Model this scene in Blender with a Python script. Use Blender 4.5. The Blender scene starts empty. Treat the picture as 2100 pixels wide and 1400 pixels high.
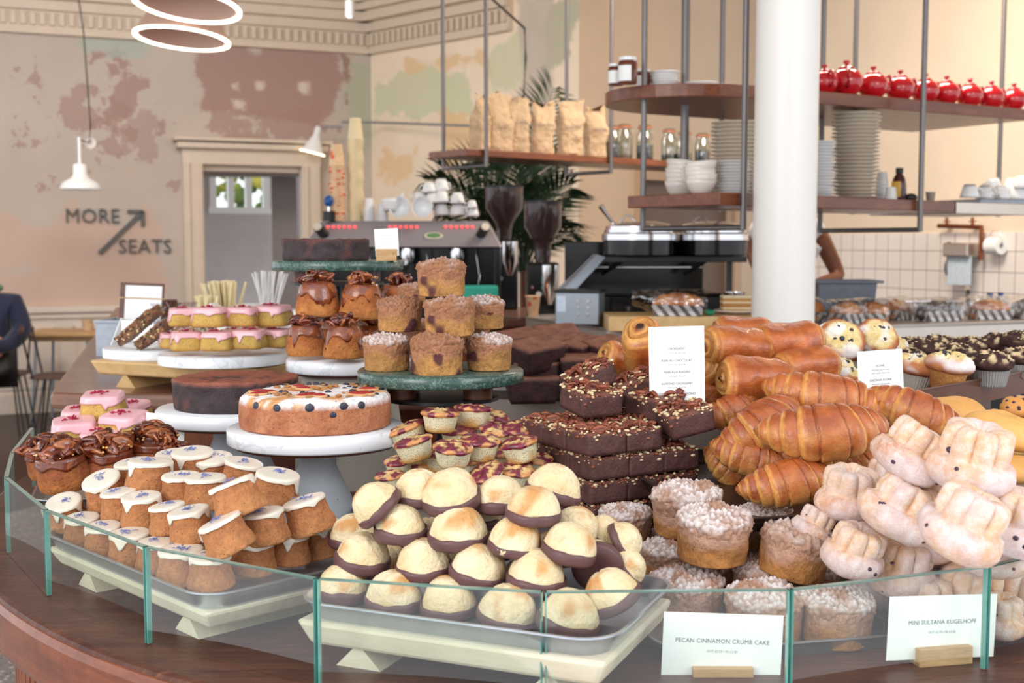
import bpy, math, random
from mathutils import Vector, Matrix, noise
from math import sin, cos, pi, radians as R, sqrt, atan2, exp
SC = bpy.context.scene
COL = SC.collection
random.seed(7)
# ---------------------------------------------------------------- camera
CZ = 1.42; F = 2500.0; TH = math.atan(200 / F); ct, st = cos(TH), sin(TH)
cam = bpy.data.cameras.new('camera'); camo = bpy.data.objects.new('camera', cam); COL.objects.link(camo)
camo.location = (0, 0, CZ); camo.rotation_euler = (pi / 2 - TH, 0, 0)
cam.sensor_width = 36; cam.lens = 36 * F / 2100; cam.clip_start = .05; cam.clip_end = 200
cam.dof.use_dof = True; cam.dof.focus_distance = 1.85; cam.dof.aperture_fstop = 7.0
SC.camera = camo
# ---------------------------------------------------------------- world, daylight, exposure
SC.view_settings.view_transform = 'Standard'; SC.view_settings.look = 'None'
SC.view_settings.exposure = .62; SC.view_settings.gamma = 1.0
w = bpy.data.worlds.new('world'); SC.world = w; w.use_nodes = True
bgn = w.node_tree.nodes['Background']; bgn.inputs[0].default_value = (.93, .96, 1, 1); bgn.inputs[1].default_value = .95
def area(name, loc, target, sx, sy, power, col=(1, 1, 1)):
    l = bpy.data.lights.new(name, 'AREA'); l.shape = 'RECTANGLE'; l.size = sx; l.size_y = sy; l.energy = power; l.color = col
    o = bpy.data.objects.new(name, l); COL.objects.link(o); o.location = loc
    o.rotation_euler = (Vector(target) - Vector(loc)).to_track_quat('-Z', 'Y').to_euler(); return o
area('shop_front_window_light', (-2.6, -1.6, 2.7), (.1, 2.2, 1.0), 2.6, 2.0, 62, (1, .98, .95))
area('street_window_light', (2.8, -.4, 2.9), (.2, 2.4, 1.0), 1.8, 1.6, 26, (.93, .96, 1))
area('kitchen_fill_light', (1.6, 5.9, 3.3), (1.9, 6.6, 1.0), 1.4, 1.0, 62, (1, .87, .74))  # added warm fill over the kitchen, no visible fitting
area('dining_fill_light', (-2.6, 7.2, 3.5), (-2.6, 9.5, 1.0), 2.4, 1.2, 78, (1, .92, .86))  # added fill brightening the dining side and its walls
# ---------------------------------------------------------------- helpers
def lin(c):
    return tuple(((x / 255) / 12.92 if x / 255 <= .04045 else ((x / 255 + .055) / 1.055) ** 2.4) for x in c[:3])
def ray(px, py):
    return Vector((px - 1050, F * ct + (700 - py) * st, -F * st + (700 - py) * ct))
def P(px, py, Y):
    d = ray(px, py); t = Y / d.y; return Vector((d.x * t, Y, CZ + d.z * t))
def W(px, py, z):
    d = ray(px, py); t = (z - CZ) / d.z; return Vector((d.x * t, d.y * t, z))
def mpp(p):            # metres per photo pixel at a world point
    return (p.y * ct - (p.z - CZ) * st) / F
def nz(p, s=1.0): return noise.noise(Vector(p) * s)
def fb(p, s=1.0, o=3): return noise.fractal(Vector(p) * s, 1.0, 2.0, o)
def rr(a, b): return random.uniform(a, b)
def mixc(a, b, t):
    t = max(0, min(1, t)); return tuple(a[i] * (1 - t) + b[i] * t for i in range(3))
def smooth(a, b, x):
    t = max(0, min(1, (x - a) / (b - a))); return t * t * (3 - 2 * t)
def Tm(x=0, y=0, z=0, rx=0, ry=0, rz=0, s=1):
    m = Matrix.Translation((x, y, z)) @ Matrix.Rotation(rz, 4, 'Z') @ Matrix.Rotation(ry, 4, 'Y') @ Matrix.Rotation(rx, 4, 'X')
    if isinstance(s, (tuple, list)): return m @ Matrix.Diagonal((s[0], s[1], s[2], 1))
    return m @ Matrix.Scale(s, 4)
class M:
    def __init__(s): s.v = []; s.f = []; s.c = []; s.m = []
    def add(s, v, f, col=(1, 1, 1), mi=0, T=None):
        o = len(s.v)
        if callable(col): s.c += [tuple(col(Vector(p))) for p in v]
        else: s.c += [tuple(col)] * len(v)
        s.v += [(T @ Vector(p)) if T else Vector(p) for p in v]
        s.f += [tuple(i + o for i in q) for q in f]; s.m += [mi] * len(f); return s
    def box(s, x, y, z, sx, sy, sz, T=None, col=(1, 1, 1), mi=0):
        v = [(x + i * sx / 2, y + j * sy / 2, z + k * sz / 2) for k in (-1, 1) for j in (-1, 1) for i in (-1, 1)]
        return s.add(v, [(0, 2, 3, 1), (4, 5, 7, 6), (0, 1, 5, 4), (2, 6, 7, 3), (0, 4, 6, 2), (1, 3, 7, 5)], col, mi, T)
    def lathe(s, prof, n=32, T=None, col=(1, 1, 1), mi=0, q=None, disp=None):
        v = []; idx = []
        for (r, z) in prof:
            if r < 1e-7: idx.append([len(v)] * n); v.append(Vector((0, 0, z)))
            else:
                a = len(v); idx.append([a + i for i in range(n)])
                for i in range(n):
                    t = 2 * pi * i / n; k = r * (q(t) if q else 1); v.append(Vector((k * cos(t), k * sin(t), z)))
        if disp: v = [disp(p) for p in v]
        f = []
        for a, b in zip(idx, idx[1:]):
            for i in range(n):
                j = (i + 1) % n; t = [a[i], a[j], b[j], b[i]]; u = []
                for k in t:
                    if k not in u: u.append(k)
                if len(u) > 2: f.append(tuple(u))
        return s.add(v, f, col, mi, T)
    def tube(s, pts, r, n=8, T=None, col=(1, 1, 1), mi=0, closed=False):
        pts = [Vector(p) for p in pts]; v = []; up = Vector((.013, .037, 1)); L = len(pts)
        rs = r if isinstance(r, (list, tuple)) else [r] * L
        for k, p in enumerate(pts):
            a = pts[(k - 1) % L] if (k or closed) else pts[0]; b = pts[(k + 1) % L] if (k < L - 1 or closed) else pts[-1]
            d = (b - a).normalized(); x = d.cross(up)
            if x.length < .02: x = d.cross(Vector((1, 0, 0)))
            x.normalize(); y = x.cross(d)
            v += [p + (x * cos(2 * pi * i / n) + y * sin(2 * pi * i / n)) * rs[k] for i in range(n)]
        f = []
        for k in range(L if closed else L - 1):
            for i in range(n):
                j = (i + 1) % n; k2 = (k + 1) % L
                f.append((k * n + i, k * n + j, k2 * n + j, k2 * n + i))
        if not closed: f += [tuple(range(n))[::-1], tuple((L - 1) * n + i for i in range(n))]
        return s.add(v, f, col, mi, T)
    def prism(s, out, z0, z1, T=None, col=(1, 1, 1), mi=0, taper=None):
        n = len(out); v = [(x, y, z0) for x, y in (taper or out)] + [(x, y, z1) for x, y in out]
        f = [tuple(range(n))[::-1], tuple(range(n, 2 * n))] + [(i, (i + 1) % n, n + (i + 1) % n, n + i) for i in range(n)]
        return s.add(v, f, col, mi, T)
    def ball(s, x, y, z, r, T=None, col=(1, 1, 1), mi=0, n=10, sc=(1, 1, 1), rot=None):
        k = n // 2 + 1; pr = [(max(0, sin(pi * i / k)), -cos(pi * i / k)) for i in range(k + 1)]; pr[0] = (0, -1); pr[-1] = (0, 1)
        m = Matrix.Translation((x, y, z)) @ (rot or Matrix.Identity(4)) @ Matrix.Diagonal((r * sc[0], r * sc[1], r * sc[2], 1))
        return s.lathe(pr, n, (T @ m) if T else m, col, mi)
    def mesh(s, name, mats, flat=False):
        me = bpy.data.meshes.new(name); me.from_pydata([tuple(p) for p in s.v], [], s.f)
        at = me.color_attributes.new('Col', 'FLOAT_COLOR', 'POINT')
        at.data.foreach_set('color', [x for c in s.c for x in (c[0], c[1], c[2], 1)])
        for m_ in (mats if isinstance(mats, (list, tuple)) else [mats]): me.materials.append(m_)
        me.polygons.foreach_set('material_index', s.m)
        me.polygons.foreach_set('use_smooth', [not flat] * len(s.f)); me.update(); return me
    def build(s, name, mats, parent=None, flat=False, bev=0, auto=True, T=None):
        o = bpy.data.objects.new(name, s.mesh(name, mats, flat)); COL.objects.link(o)
        if parent: o.parent = parent
        if T is not None: o.matrix_basis = T
        if bev:
            b = o.modifiers.new('bevel', 'BEVEL'); b.width = bev; b.segments = 2; b.limit_method = 'ANGLE'; b.angle_limit = R(40)
            o.data.polygons.foreach_set('use_smooth', [False] * len(s.f))
        elif auto and not flat:
            try: o.data.set_sharp_from_angle(angle=R(48))
            except Exception: pass
        return o
def tag(o, label=None, cat=None, group=None, kind=None):
    if label: o['label'] = label
    if cat: o['category'] = cat
    if group: o['group'] = group
    if kind: o['kind'] = kind
    return o
def empty(name, T, label, cat, group=None):
    o = bpy.data.objects.new(name, None); COL.objects.link(o); o.empty_display_size = .03
    o.matrix_basis = T if isinstance(T, Matrix) else Matrix.Translation(T); return tag(o, label, cat, group)
def copy_tree(o, T=None, label=None, group=None):
    c = o.copy(); COL.objects.link(c)
    if T is not None: c.matrix_basis = T
    if label: c['label'] = label
    if group: c['group'] = group
    for ch in list(o.children):
        d = ch.copy(); COL.objects.link(d); d.parent = c
        for g in list(ch.children):
            e = g.copy(); COL.objects.link(e); e.parent = d
    return c
# ---------------------------------------------------------------- materials
def mat(name, col=None, rough=.6, metal=0, var=.15, vs=40, bd=0, bs=200, specks=None, sss=0, coat=0, spec=.5, veins=None, grain=None,
        emit=None, trans=0, alpha=1, sheen=0, detail=3, col2=None, jitter=True, ior=1.45, dust=None):
    m = bpy.data.materials.new(name); m.use_nodes = True; nt = m.node_tree; nd = nt.nodes; lk = nt.links; b = nd['Principled BSDF']
    tc = nd.new('ShaderNodeTexCoord'); vec = tc.outputs['Object']
    if jitter:
        oi = nd.new('ShaderNodeObjectInfo'); mu = nd.new('ShaderNodeMath'); mu.operation = 'MULTIPLY'; mu.inputs[1].default_value = 7
        lk.new(oi.outputs['Random'], mu.inputs[0]); ad = nd.new('ShaderNodeVectorMath'); ad.operation = 'ADD'
        lk.new(vec, ad.inputs[0]); lk.new(mu.outputs[0], ad.inputs[1]); vec = ad.outputs[0]
    def no(scale, det=detail, v=None, rg=.6):
        t = nd.new('ShaderNodeTexNoise'); t.inputs['Scale'].default_value = scale; t.inputs['Detail'].default_value = det; t.inputs['Roughness'].default_value = rg
        lk.new(v or vec, t.inputs['Vector']); return t.outputs['Fac']
    def mr(x, a, b_, c, d):
        t = nd.new('ShaderNodeMapRange'); lk.new(x, t.inputs[0])
        for i, k in enumerate((a, b_, c, d)): t.inputs[i + 1].default_value = k
        return t.outputs[0]
    def mx(fac, a, c, mode='MIX'):
        t = nd.new('ShaderNodeMix'); t.data_type = 'RGBA'; t.blend_type = mode
        if isinstance(fac, (int, float)): t.inputs[0].default_value = fac
        else: lk.new(fac, t.inputs[0])
        for i, k in ((6, a), (7, c)):
            if isinstance(k, tuple): t.inputs[i].default_value = (*k[:3], 1)
            else: lk.new(k, t.inputs[i])
        return t.outputs[2]
    if col is None:
        at = nd.new('ShaderNodeAttribute'); at.attribute_name = 'Col'; base = at.outputs['Color']
    else: base = lin(col)
    if col2: base = mx(mr(no(vs * .5), .35, .65, 0, 1), base, lin(col2))
    if grain:
        mp = nd.new('ShaderNodeMapping'); lk.new(vec, mp.inputs[0]); mp.inputs['Scale'].default_value = grain[0]
        g = no(1, 5, mp.outputs[0], .7); base = mx(mr(g, .3, .7, 0, 1), base, lin(grain[1]))
        mp2 = nd.new('ShaderNodeMapping'); lk.new(vec, mp2.inputs[0]); mp2.inputs['Scale'].default_value = tuple(k * 4 for k in grain[0])
        g2 = no(1, 3, mp2.outputs[0], .7); base = mx(mr(g2, .5, .75, 0, .6), base, lin(grain[2] if len(grain) > 2 else grain[1]))
    if veins:
        dn = nd.new('ShaderNodeTexNoise'); dn.inputs['Scale'].default_value = veins[0] * .7; dn.inputs['Detail'].default_value = 5; lk.new(vec, dn.inputs['Vector'])
        wv = no(veins[0], 6, dn.outputs['Color'], .65); ab = nd.new('ShaderNodeMath'); ab.operation = 'SUBTRACT'; lk.new(wv, ab.inputs[0]); ab.inputs[1].default_value = .5
        a2 = nd.new('ShaderNodeMath'); a2.operation = 'ABSOLUTE'; lk.new(ab.outputs[0], a2.inputs[0])
        base = mx(mr(a2.outputs[0], 0, veins[2], 1, 0), base, lin(veins[1]))
    if var:
        v_ = mr(no(vs), .25, .75, 1 - var, 1 + var * .6); cmb = nd.new('ShaderNodeCombineColor')
        for i in range(3): lk.new(v_, cmb.inputs[i])
        base = mx(1.0, base, cmb.outputs[0], 'MULTIPLY')
    if specks:
        for (sc_, th_, c_) in specks:
            vo = nd.new('ShaderNodeTexVoronoi'); vo.inputs['Scale'].default_value = sc_; lk.new(vec, vo.inputs['Vector'])
            base = mx(mr(vo.outputs['Distance'], th_ * .75, th_, 1, 0), base, lin(c_))
    if dust:
        base = mx(mr(no(dust[1], 8, None, .75), dust[2], dust[3], 0, dust[4]), base, lin(dust[0]))
    if isinstance(base, tuple): b.inputs['Base Color'].default_value = (*base, 1)
    else: lk.new(base, b.inputs['Base Color'])
    b.inputs['Roughness'].default_value = rough; b.inputs['Metallic'].default_value = metal; b.inputs['Specular IOR Level'].default_value = spec; b.inputs['IOR'].default_value = ior
    b.inputs['Coat Weight'].default_value = coat; b.inputs['Coat Roughness'].default_value = .12
    b.inputs['Transmission Weight'].default_value = trans; b.inputs['Alpha'].default_value = alpha
    if sheen: b.inputs['Sheen Weight'].default_value = sheen
    if sss: b.inputs['Subsurface Weight'].default_value = sss; b.inputs['Subsurface Radius'].default_value = (.01, .006, .003); b.inputs['Subsurface Scale'].default_value = .6
    if bd:
        bu = nd.new('ShaderNodeBump'); bu.inputs['Strength'].default_value = min(1, bd); bu.inputs['Distance'].default_value = .6 / bs
        lk.new(no(bs, 4), bu.inputs['Height']); lk.new(bu.outputs[0], b.inputs['Normal'])
    if emit:
        b.inputs['Emission Color'].default_value = (*lin(emit[0]), 1); b.inputs['Emission Strength'].default_value = emit[1]
    return m
def clearmat(name, tint=(235, 250, 246), base=.05, rough=.02, bump=0, spec_tint=(255, 255, 255)):
    # thin clear sheet: transparent with Fresnel gloss
    m = bpy.data.materials.new(name); m.use_nodes = True; nt = m.node_tree; nd = nt.nodes; lk = nt.links; nd.remove(nd['Principled BSDF'])
    tr = nd.new('ShaderNodeBsdfTransparent'); tr.inputs[0].default_value = (*lin(tint), 1)
    gl = nd.new('ShaderNodeBsdfGlossy'); gl.inputs['Roughness'].default_value = rough; gl.inputs[0].default_value = (*lin(spec_tint), 1)
    fr = nd.new('ShaderNodeFresnel'); fr.inputs[0].default_value = 1.45
    ad = nd.new('ShaderNodeMath'); ad.operation = 'ADD'; ad.inputs[1].default_value = base; ad.use_clamp = True; lk.new(fr.outputs[0], ad.inputs[0])
    ge = nd.new('ShaderNodeNewGeometry'); sb = nd.new('ShaderNodeMath'); sb.operation = 'SUBTRACT'; sb.inputs[0].default_value = 1; lk.new(ge.outputs['Backfacing'], sb.inputs[1])
    ml = nd.new('ShaderNodeMath'); ml.operation = 'MULTIPLY'; lk.new(ad.outputs[0], ml.inputs[0]); lk.new(sb.outputs[0], ml.inputs[1])
    mi = nd.new('ShaderNodeMixShader'); lk.new(ml.outputs[0], mi.inputs[0]); lk.new(tr.outputs[0], mi.inputs[1]); lk.new(gl.outputs[0], mi.inputs[2])
    lk.new(mi.outputs[0], nd['Material Output'].inputs[0])
    if bump:
        t = nd.new('ShaderNodeTexNoise'); t.inputs['Scale'].default_value = bump; tc = nd.new('ShaderNodeTexCoord'); lk.new(tc.outputs['Object'], t.inputs['Vector'])
        bu = nd.new('ShaderNodeBump'); bu.inputs['Strength'].default_value = .9; bu.inputs['Distance'].default_value = .02; lk.new(t.outputs['Fac'], bu.inputs['Height']); lk.new(bu.outputs[0], gl.inputs['Normal']); lk.new(bu.outputs[0], fr.inputs['Normal'])
    return m
MT = {}
MT['worktop'] = mat('dark_oiled_wood', (98, 58, 44), .4, var=.25, vs=6, grain=((4, 46, 6), (54, 28, 22), (140, 90, 66)), coat=0, spec=.35, bd=.08, bs=90, jitter=False)
MT['rimwood'] = mat('rim_wood', (134, 72, 44), .28, var=.25, vs=20, grain=((6, 6, 60), (104, 52, 34)), bd=.15, bs=150, coat=.4, jitter=False)
MT['tillwood'] = mat('till_wood', (140, 98, 80), .3, var=.15, vs=8, grain=((5, 18, 5), (104, 68, 54), (150, 108, 90)), coat=.3, jitter=False)
MT['slats'] = mat('orange_slat_wood', (150, 78, 40), .4, var=.3, vs=20, grain=((14, 14, 1.5), (96, 46, 26), (170, 98, 52)), jitter=False)
MT['shelfwood'] = mat('shelf_wood', (140, 78, 48), .35, var=.2, vs=10, grain=((3, 30, 30), (100, 52, 34)), coat=.2)
MT['palewood'] = mat('pale_painted_wood', (226, 218, 196), .5, var=.08, vs=20, grain=((6, 60, 60), (212, 200, 172)), specks=[(14, .05, (150, 120, 84))])
MT['beech'] = mat('beech_wood', (226, 192, 140), .45, var=.1, vs=20, grain=((8, 40, 8), (205, 165, 108)))
MT['block'] = mat('oak_block', (206, 168, 120), .55, var=.12, vs=30, grain=((15, 120, 120), (178, 134, 88)), specks=[(40, .07, (120, 76, 40))])
MT['walnut'] = mat('walnut', (112, 66, 44), .4, var=.15, vs=40, grain=((20, 20, 90), (78, 44, 30)))
MT['alu'] = mat('aluminium_tray', (190, 194, 204), .32, metal=.85, var=.1, vs=30, bd=.1, bs=300)
MT['darktray'] = mat('dark_baking_tray', (62, 48, 42), .35, metal=.4, var=.2, vs=20)
MT['steel'] = mat('brushed_steel', (206, 196, 186), .36, metal=.9, var=.06, vs=5, bd=.04, bs=300)
MT['chrome'] = mat('chrome', (225, 225, 228), .15, metal=1, var=0)
MT['greysteel'] = mat('grey_steel', (150, 158, 168), .4, metal=.6, var=.05)
MT['pole'] = mat('steel_pole', (120, 116, 116), .4, metal=.7, var=.08)
MT['black'] = mat('black_metal', (24, 23, 24), .4, var=.1)
MT['gloss_black'] = mat('gloss_black', (14, 14, 16), .15, var=0)
MT['marble'] = mat('white_marble', (232, 234, 238), .25, var=.05, vs=8, veins=(4, (206, 211, 218), .022), coat=.2)
MT['green_marble'] = mat('green_marble', (58, 84, 76), .25, var=.4, vs=60, veins=(12, (112, 140, 128), .03), specks=[(200, .24, (52, 80, 70))], coat=.3)
MT['concrete'] = mat('concrete', (200, 208, 216), .7, var=.12, vs=14, bd=.15, bs=120, specks=[(50, .07, (140, 146, 152))])
MT['concrete_warm'] = mat('concrete_warm', (186, 180, 168), .75, var=.15, vs=14, bd=.15, bs=120, specks=[(50, .09, (130, 126, 118))])
MT['white'] = mat('white_ceramic', (238, 238, 238), .2, var=.02, coat=.3)
MT['cream'] = mat('cream_ceramic', (214, 202, 184), .3, var=.06, coat=.2)
MT['bowlwhite'] = mat('bowl_ceramic', (232, 224, 216), .25, var=.02, coat=.3)
MT['red'] = mat('red_glaze', (196, 22, 34), .08, var=.04, coat=.8)
MT['paper'] = mat('white_card', (246, 248, 246), .6, var=0)
MT['ink'] = mat('grey_ink', (118, 116, 116), .8, var=0)
MT['inkpale'] = mat('pale_ink', (168, 166, 166), .8, var=0)
MT['signgrey'] = mat('grey_sign_metal', (92, 90, 88), .5, var=.05)
MT['kraft'] = mat('kraft_paper', (208, 178, 142), .75, var=.14, vs=14, bd=.9, bs=22)
MT['glass'] = clearmat('screen_glass', (250, 253, 251), .035)
MT['jar'] = clearmat('jar_glass', (222, 228, 224), .12, .04)
MT['plastic'] = clearmat('cellophane', (238, 238, 240), .14, .1, 30)
MT['glassedge'] = mat('green_glass_edge', (92, 158, 146), .15, var=.25, vs=30, coat=.4)
MT['glasstop'] = mat('green_glass_top_edge', (112, 150, 140), .2, var=.25, vs=30, coat=.4)
# food
MT['sponge'] = mat('sponge', None, .8, var=.3, vs=120, bd=1, bs=200, specks=[(170, .16, (120, 66, 34))])
MT['poppy'] = mat('poppy_sponge', None, .75, var=.18, vs=120, bd=.6, bs=260, specks=[(330, .22, (84, 72, 44))])
MT['poppy2'] = mat('poppy_sponge_pale', None, .7, var=.12, vs=120, bd=.5, bs=260, specks=[(420, .26, (66, 62, 52))])
MT['icing'] = mat('white_icing', (230, 220, 204), .28, var=.03, sss=.15, coat=.3)
MT['pinkicing'] = mat('pink_icing', (240, 182, 190), .3, var=.05, sss=.12, coat=.3)
MT['petal'] = mat('blue_petal', (126, 132, 190), .6, var=.3, vs=300)
MT['rose'] = mat('rose_petal', (178, 32, 70), .6, var=.3, vs=300)
MT['biscuit'] = mat('pale_biscuit', None, .75, var=.12, vs=70, bd=.9, bs=110, dust=((214, 158, 98), 26, .54, .72, .45))
MT['choc'] = mat('dark_chocolate', (98, 66, 66), .42, var=.15, vs=60, bd=.15, bs=160)
MT['crumb'] = mat('crumble', None, .85, var=.14, vs=220, bd=.9, bs=420)
MT['sugarbun'] = mat('sugared_bun', None, .75, var=.12, vs=50, bd=.9, bs=380, dust=((240, 232, 232), 75, .42, .66, .62), col2=None)
MT['sultana'] = mat('sultana', (70, 48, 62), .5, var=.2, vs=200)
MT['pastry'] = mat('baked_pastry', None, .33, var=.22, vs=90, bd=.45, bs=170, coat=.25)
MT['bread'] = mat('bread', None, .5, var=.1, vs=60, bd=.3, bs=200)
MT['glaze'] = mat('caramel_glaze', None, .08, var=.4, vs=80, coat=.8, bd=.4, bs=90)
MT['pecan'] = mat('glazed_pecan', None, .14, var=.3, vs=120, coat=.8, bd=.3, bs=200)
MT['drypecan'] = mat('dry_pecan', None, .5, var=.2, vs=200, bd=.4, bs=300)
MT['brownie'] = mat('brownie', None, .6, var=.25, vs=120, bd=.7, bs=220, specks=[(240, .13, (36, 20, 20))])
MT['berry'] = mat('berry', None, .25, var=.3, vs=160, coat=.4, bd=.3, bs=200)
# ---------------------------------------------------------------- food kinds (mesh data shared by copies)
K = {}
BALL = {k: M().ball(0, 0, 0, 1, n=10, sc=(1, 1, .8), col=lin(c)).mesh(k, MT[m_]) for k, m_, c in (('sultana', 'sultana', (70, 48, 62)), ('blueberry', 'berry', (44, 42, 62)), ('plum_piece', 'berry', (176, 26, 36)), ('crust_piece', 'crumb', (222, 156, 92)))}
def spawn(kind, v, T, name, label, cat, group=None):
    vs = K[kind]; parts = vs[v % len(vs)]
    if len(parts) == 1:
        o = bpy.data.objects.new(name, parts[0][1]); COL.objects.link(o); o.matrix_basis = T; return tag(o, label, cat, group)
    r = empty(name, T, label, cat, group); obs = []
    for p in parts:
        o = bpy.data.objects.new(p[0], p[1]); COL.objects.link(o); o.parent = obs[p[2]] if len(p) > 2 and p[2] is not None else r; obs.append(o)
        if len(p) > 3 and p[3]: o['label'] = p[3]
        if len(p) > 4: o.matrix_basis = p[4]
    return r
def interp(prof):       # prof: [(r,z)] ascending z on the side wall
    def f(z):
        if z <= prof[0][1]: return prof[0][0]
        for a, b in zip(prof, prof[1:]):
            if z <= b[1]: return a[0] + (b[0] - a[0]) * (z - a[1]) / max(1e-9, b[1] - a[1])
        return prof[-1][0]
    return f
def resample(prof, k):
    z0, z1 = prof[0][1], prof[-1][1]; f = interp(prof); return [(f(z0 + (z1 - z0) * i / k), z0 + (z1 - z0) * i / k) for i in range(k + 1)]
def body(side, h, col, n=40, rough=.0012, q=None, seed=0, sc=60, k=10, edge=.004, dome=0):
    m = M(); pr = [(0, 0), (side[0][0] * .6, 0), (side[0][0] - edge * .5, 0)] + [(r_, max(z, .0015)) for r_, z in resample(side, k)]
    rt = side[-1][0]; pr += [(rt - edge * .35, h + edge * .1 + 0), (rt * .8, h + dome * .4), (rt * .45, h + dome * .85), (0, h + dome)]
    def dp(p):
        if p.x == 0 and p.y == 0: return p
        d = fb(p + Vector((seed * 3.1, 0, seed)), sc, 3) * rough; rad = Vector((p.x, p.y, 0)).normalized(); return p + rad * d + Vector((0, 0, nz(p, sc * .8) * rough * (1 if p.z > .003 else 0)))
    m.lathe(pr, n, col=col, q=q, disp=dp); return m
def cap(side, h, drip, th=.002, n=56, q=None, col=(1, 1, 1), seed=0):
    m = M(); f = interp(side); rings = []
    for fr, dz in ((.0, 1.25), (.4, 1.25), (.7, 1.2), (.88, 1.05), (.97, .7), (1.0, .25)):
        rings.append([(f(h) * fr + (th * .6 if fr > .9 else 0), h + th * dz)] * n)
    for k, t in ((1, 1.0), (2, 1.0), (3, 1.1), (4, 1.2), (5, .1)):
        rg = []
        for i in range(n):
            d = drip(2 * pi * i / n); z = h - d * min(1, k / 4); rg.append((f(z) + th * t, z))
        rings.append(rg)
    v = [Vector((0, 0, h + th * 1.25))]; fc = []
    for rg in rings[1:]:
        for i in range(n):
            t = 2 * pi * i / n; r_, z = rg[i]; r_ *= (q(t) if q else 1); p = Vector((r_ * cos(t), r_ * sin(t), z)); p += p.normalized() * nz(p, 90) * th * .25; v.append(p)
    L = len(rings) - 1
    for i in range(n): fc.append((0, 1 + i, 1 + (i + 1) % n))
    for k in range(L - 1):
        for i in range(n): a = 1 + k * n; b = a + n; j = (i + 1) % n; fc.append((a + i, b + i, b + j, a + j))
    return m.add(v, fc, col)
def drips(base, amp, cnt, seed, w=.22):
    rs = random.Random(seed); ds = [(rs.uniform(0, 2 * pi), rs.uniform(.35, 1) * amp, rs.uniform(.7, 1.4) * w) for _ in range(cnt)]
    def f(t):
        d = base * (1 + .35 * sin(3 * t + seed) + .2 * sin(7 * t + 2 * seed))
        for a, h, ww in ds:
            x = abs((t - a + pi) % (2 * pi) - pi); d = max(d, base + h * exp(-(x / ww) ** 2 * 1.3))
        return d
    return f
def flecks(m, n, r, h, seed, ln=.006, q=None, cent=None, wd=.0007, cl=.45):
    rs = random.Random(seed); cx, cy = cent or (rs.uniform(-.3, .3) * r, rs.uniform(-.3, .3) * r)
    for _ in range(n):
        a = rs.uniform(0, 2 * pi); d = abs(rs.gauss(0, cl)) * r; x, y = cx + cos(a) * d, cy + sin(a) * d; b = rs.uniform(0, 2 * pi); l = ln * rs.uniform(.5, 1.2)
        z = h + rs.uniform(.0004, .0022); m.tube([(x, y, z), (x + l * .5 * cos(b), y + l * .5 * sin(b), z + rs.uniform(0, .002)), (x + l * cos(b + .4), y + l * sin(b + .4), z - .0004)], [wd, wd * 1.6, wd * .4], 4)
    return m
def pecan(m, T, s=1, col=None, seed=0, half=True):
    c0 = col or (lin((150, 78, 44))); n = 14; pr = []
    for i in range(9):
        t = i / 8; pr.append((max(1e-9, sin(pi * t)) ** .8 * .0066 if 0 < i < 8 else 0, -.0135 + .027 * t))
    def dp(p):
        a = atan2(p.y, p.x); k = 1 + .13 * cos(6 * a) + .06 * sin(p.z * 900 + 3 * a); p = Vector((p.x * k, p.y * .62 * k, p.z))
        if abs(p.x) < .0016: p.y *= .55
        p.y += p.z * p.z * 14; return p
    def cc(p): return mixc(c0, tuple(x * .42 for x in c0), .5 + .6 * cos(6 * atan2(p.y, p.x)))
    m.lathe(pr, n, T=T @ Matrix.Rotation(pi / 2, 4, 'Y') @ Matrix.Scale(s, 4), col=cc, disp=dp)
def nutpile(n, r, h, seed, glossy=True, bits=12, lay=3, s=1):
    m = M(); rs = random.Random(seed)
    for i in range(n):
        a = rs.uniform(0, 2 * pi); k = i / max(1, n - 1); d = r * sqrt(rs.uniform(0, 1)) * (1 - .45 * k)
        z = h + .003 + k * .007 * lay * .6
        c = rs.choice([(146, 60, 30), (118, 46, 26), (166, 80, 38), (98, 40, 28), (186, 104, 54)])
        pecan(m, Tm(d * cos(a), d * sin(a), z, rs.uniform(-.6, .6), rs.uniform(-.5, .5), rs.uniform(0, 6.28), rs.uniform(.8, 1.15) * s), col=lin(c))
    for i in range(bits):
        a = rs.uniform(0, 2 * pi); d = r * sqrt(rs.uniform(0, 1)); m.ball(d * cos(a), d * sin(a), h + rs.uniform(.002, .014), rs.uniform(.002, .0038), col=lin(rs.choice([(206, 150, 80), (178, 110, 56), (226, 180, 110)])), n=6, sc=(1, .8, .6))
    return m
BR = lin((180, 116, 72)); BR2 = lin((194, 132, 82)); BRD = lin((140, 80, 44))
# --- lavender iced cakes
K['lav'] = []
for s in range(5):
    side = [(.0350, 0), (.0342, .008), (.0305, .022), (.0288, .034), (.0286, .044)]
    b = body(side, .044, lambda p: mixc(BR2, BR, p.z / .03 + nz(p, 50) * .5), seed=s, rough=.0014)
    ic = cap(side, .044, drips(.0035, (.024, .010, .018, .006, .013)[s], (3, 4, 2, 3, 5)[s], s + 3, .2), th=.0017)
    pt = flecks(M(), 15, .02, .0464, s + 40, ln=.008, cl=(.2, .34, .26, .4, .3)[s], wd=.0005)
    K['lav'].append([('sponge', b.mesh('sponge', MT['sponge'])), ('white_icing', ic.mesh('white_icing', MT['icing']), None, 'dripping white icing'), ('petals', pt.mesh('petals', MT['petal']), 1, 'blue flower petals')])
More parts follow.
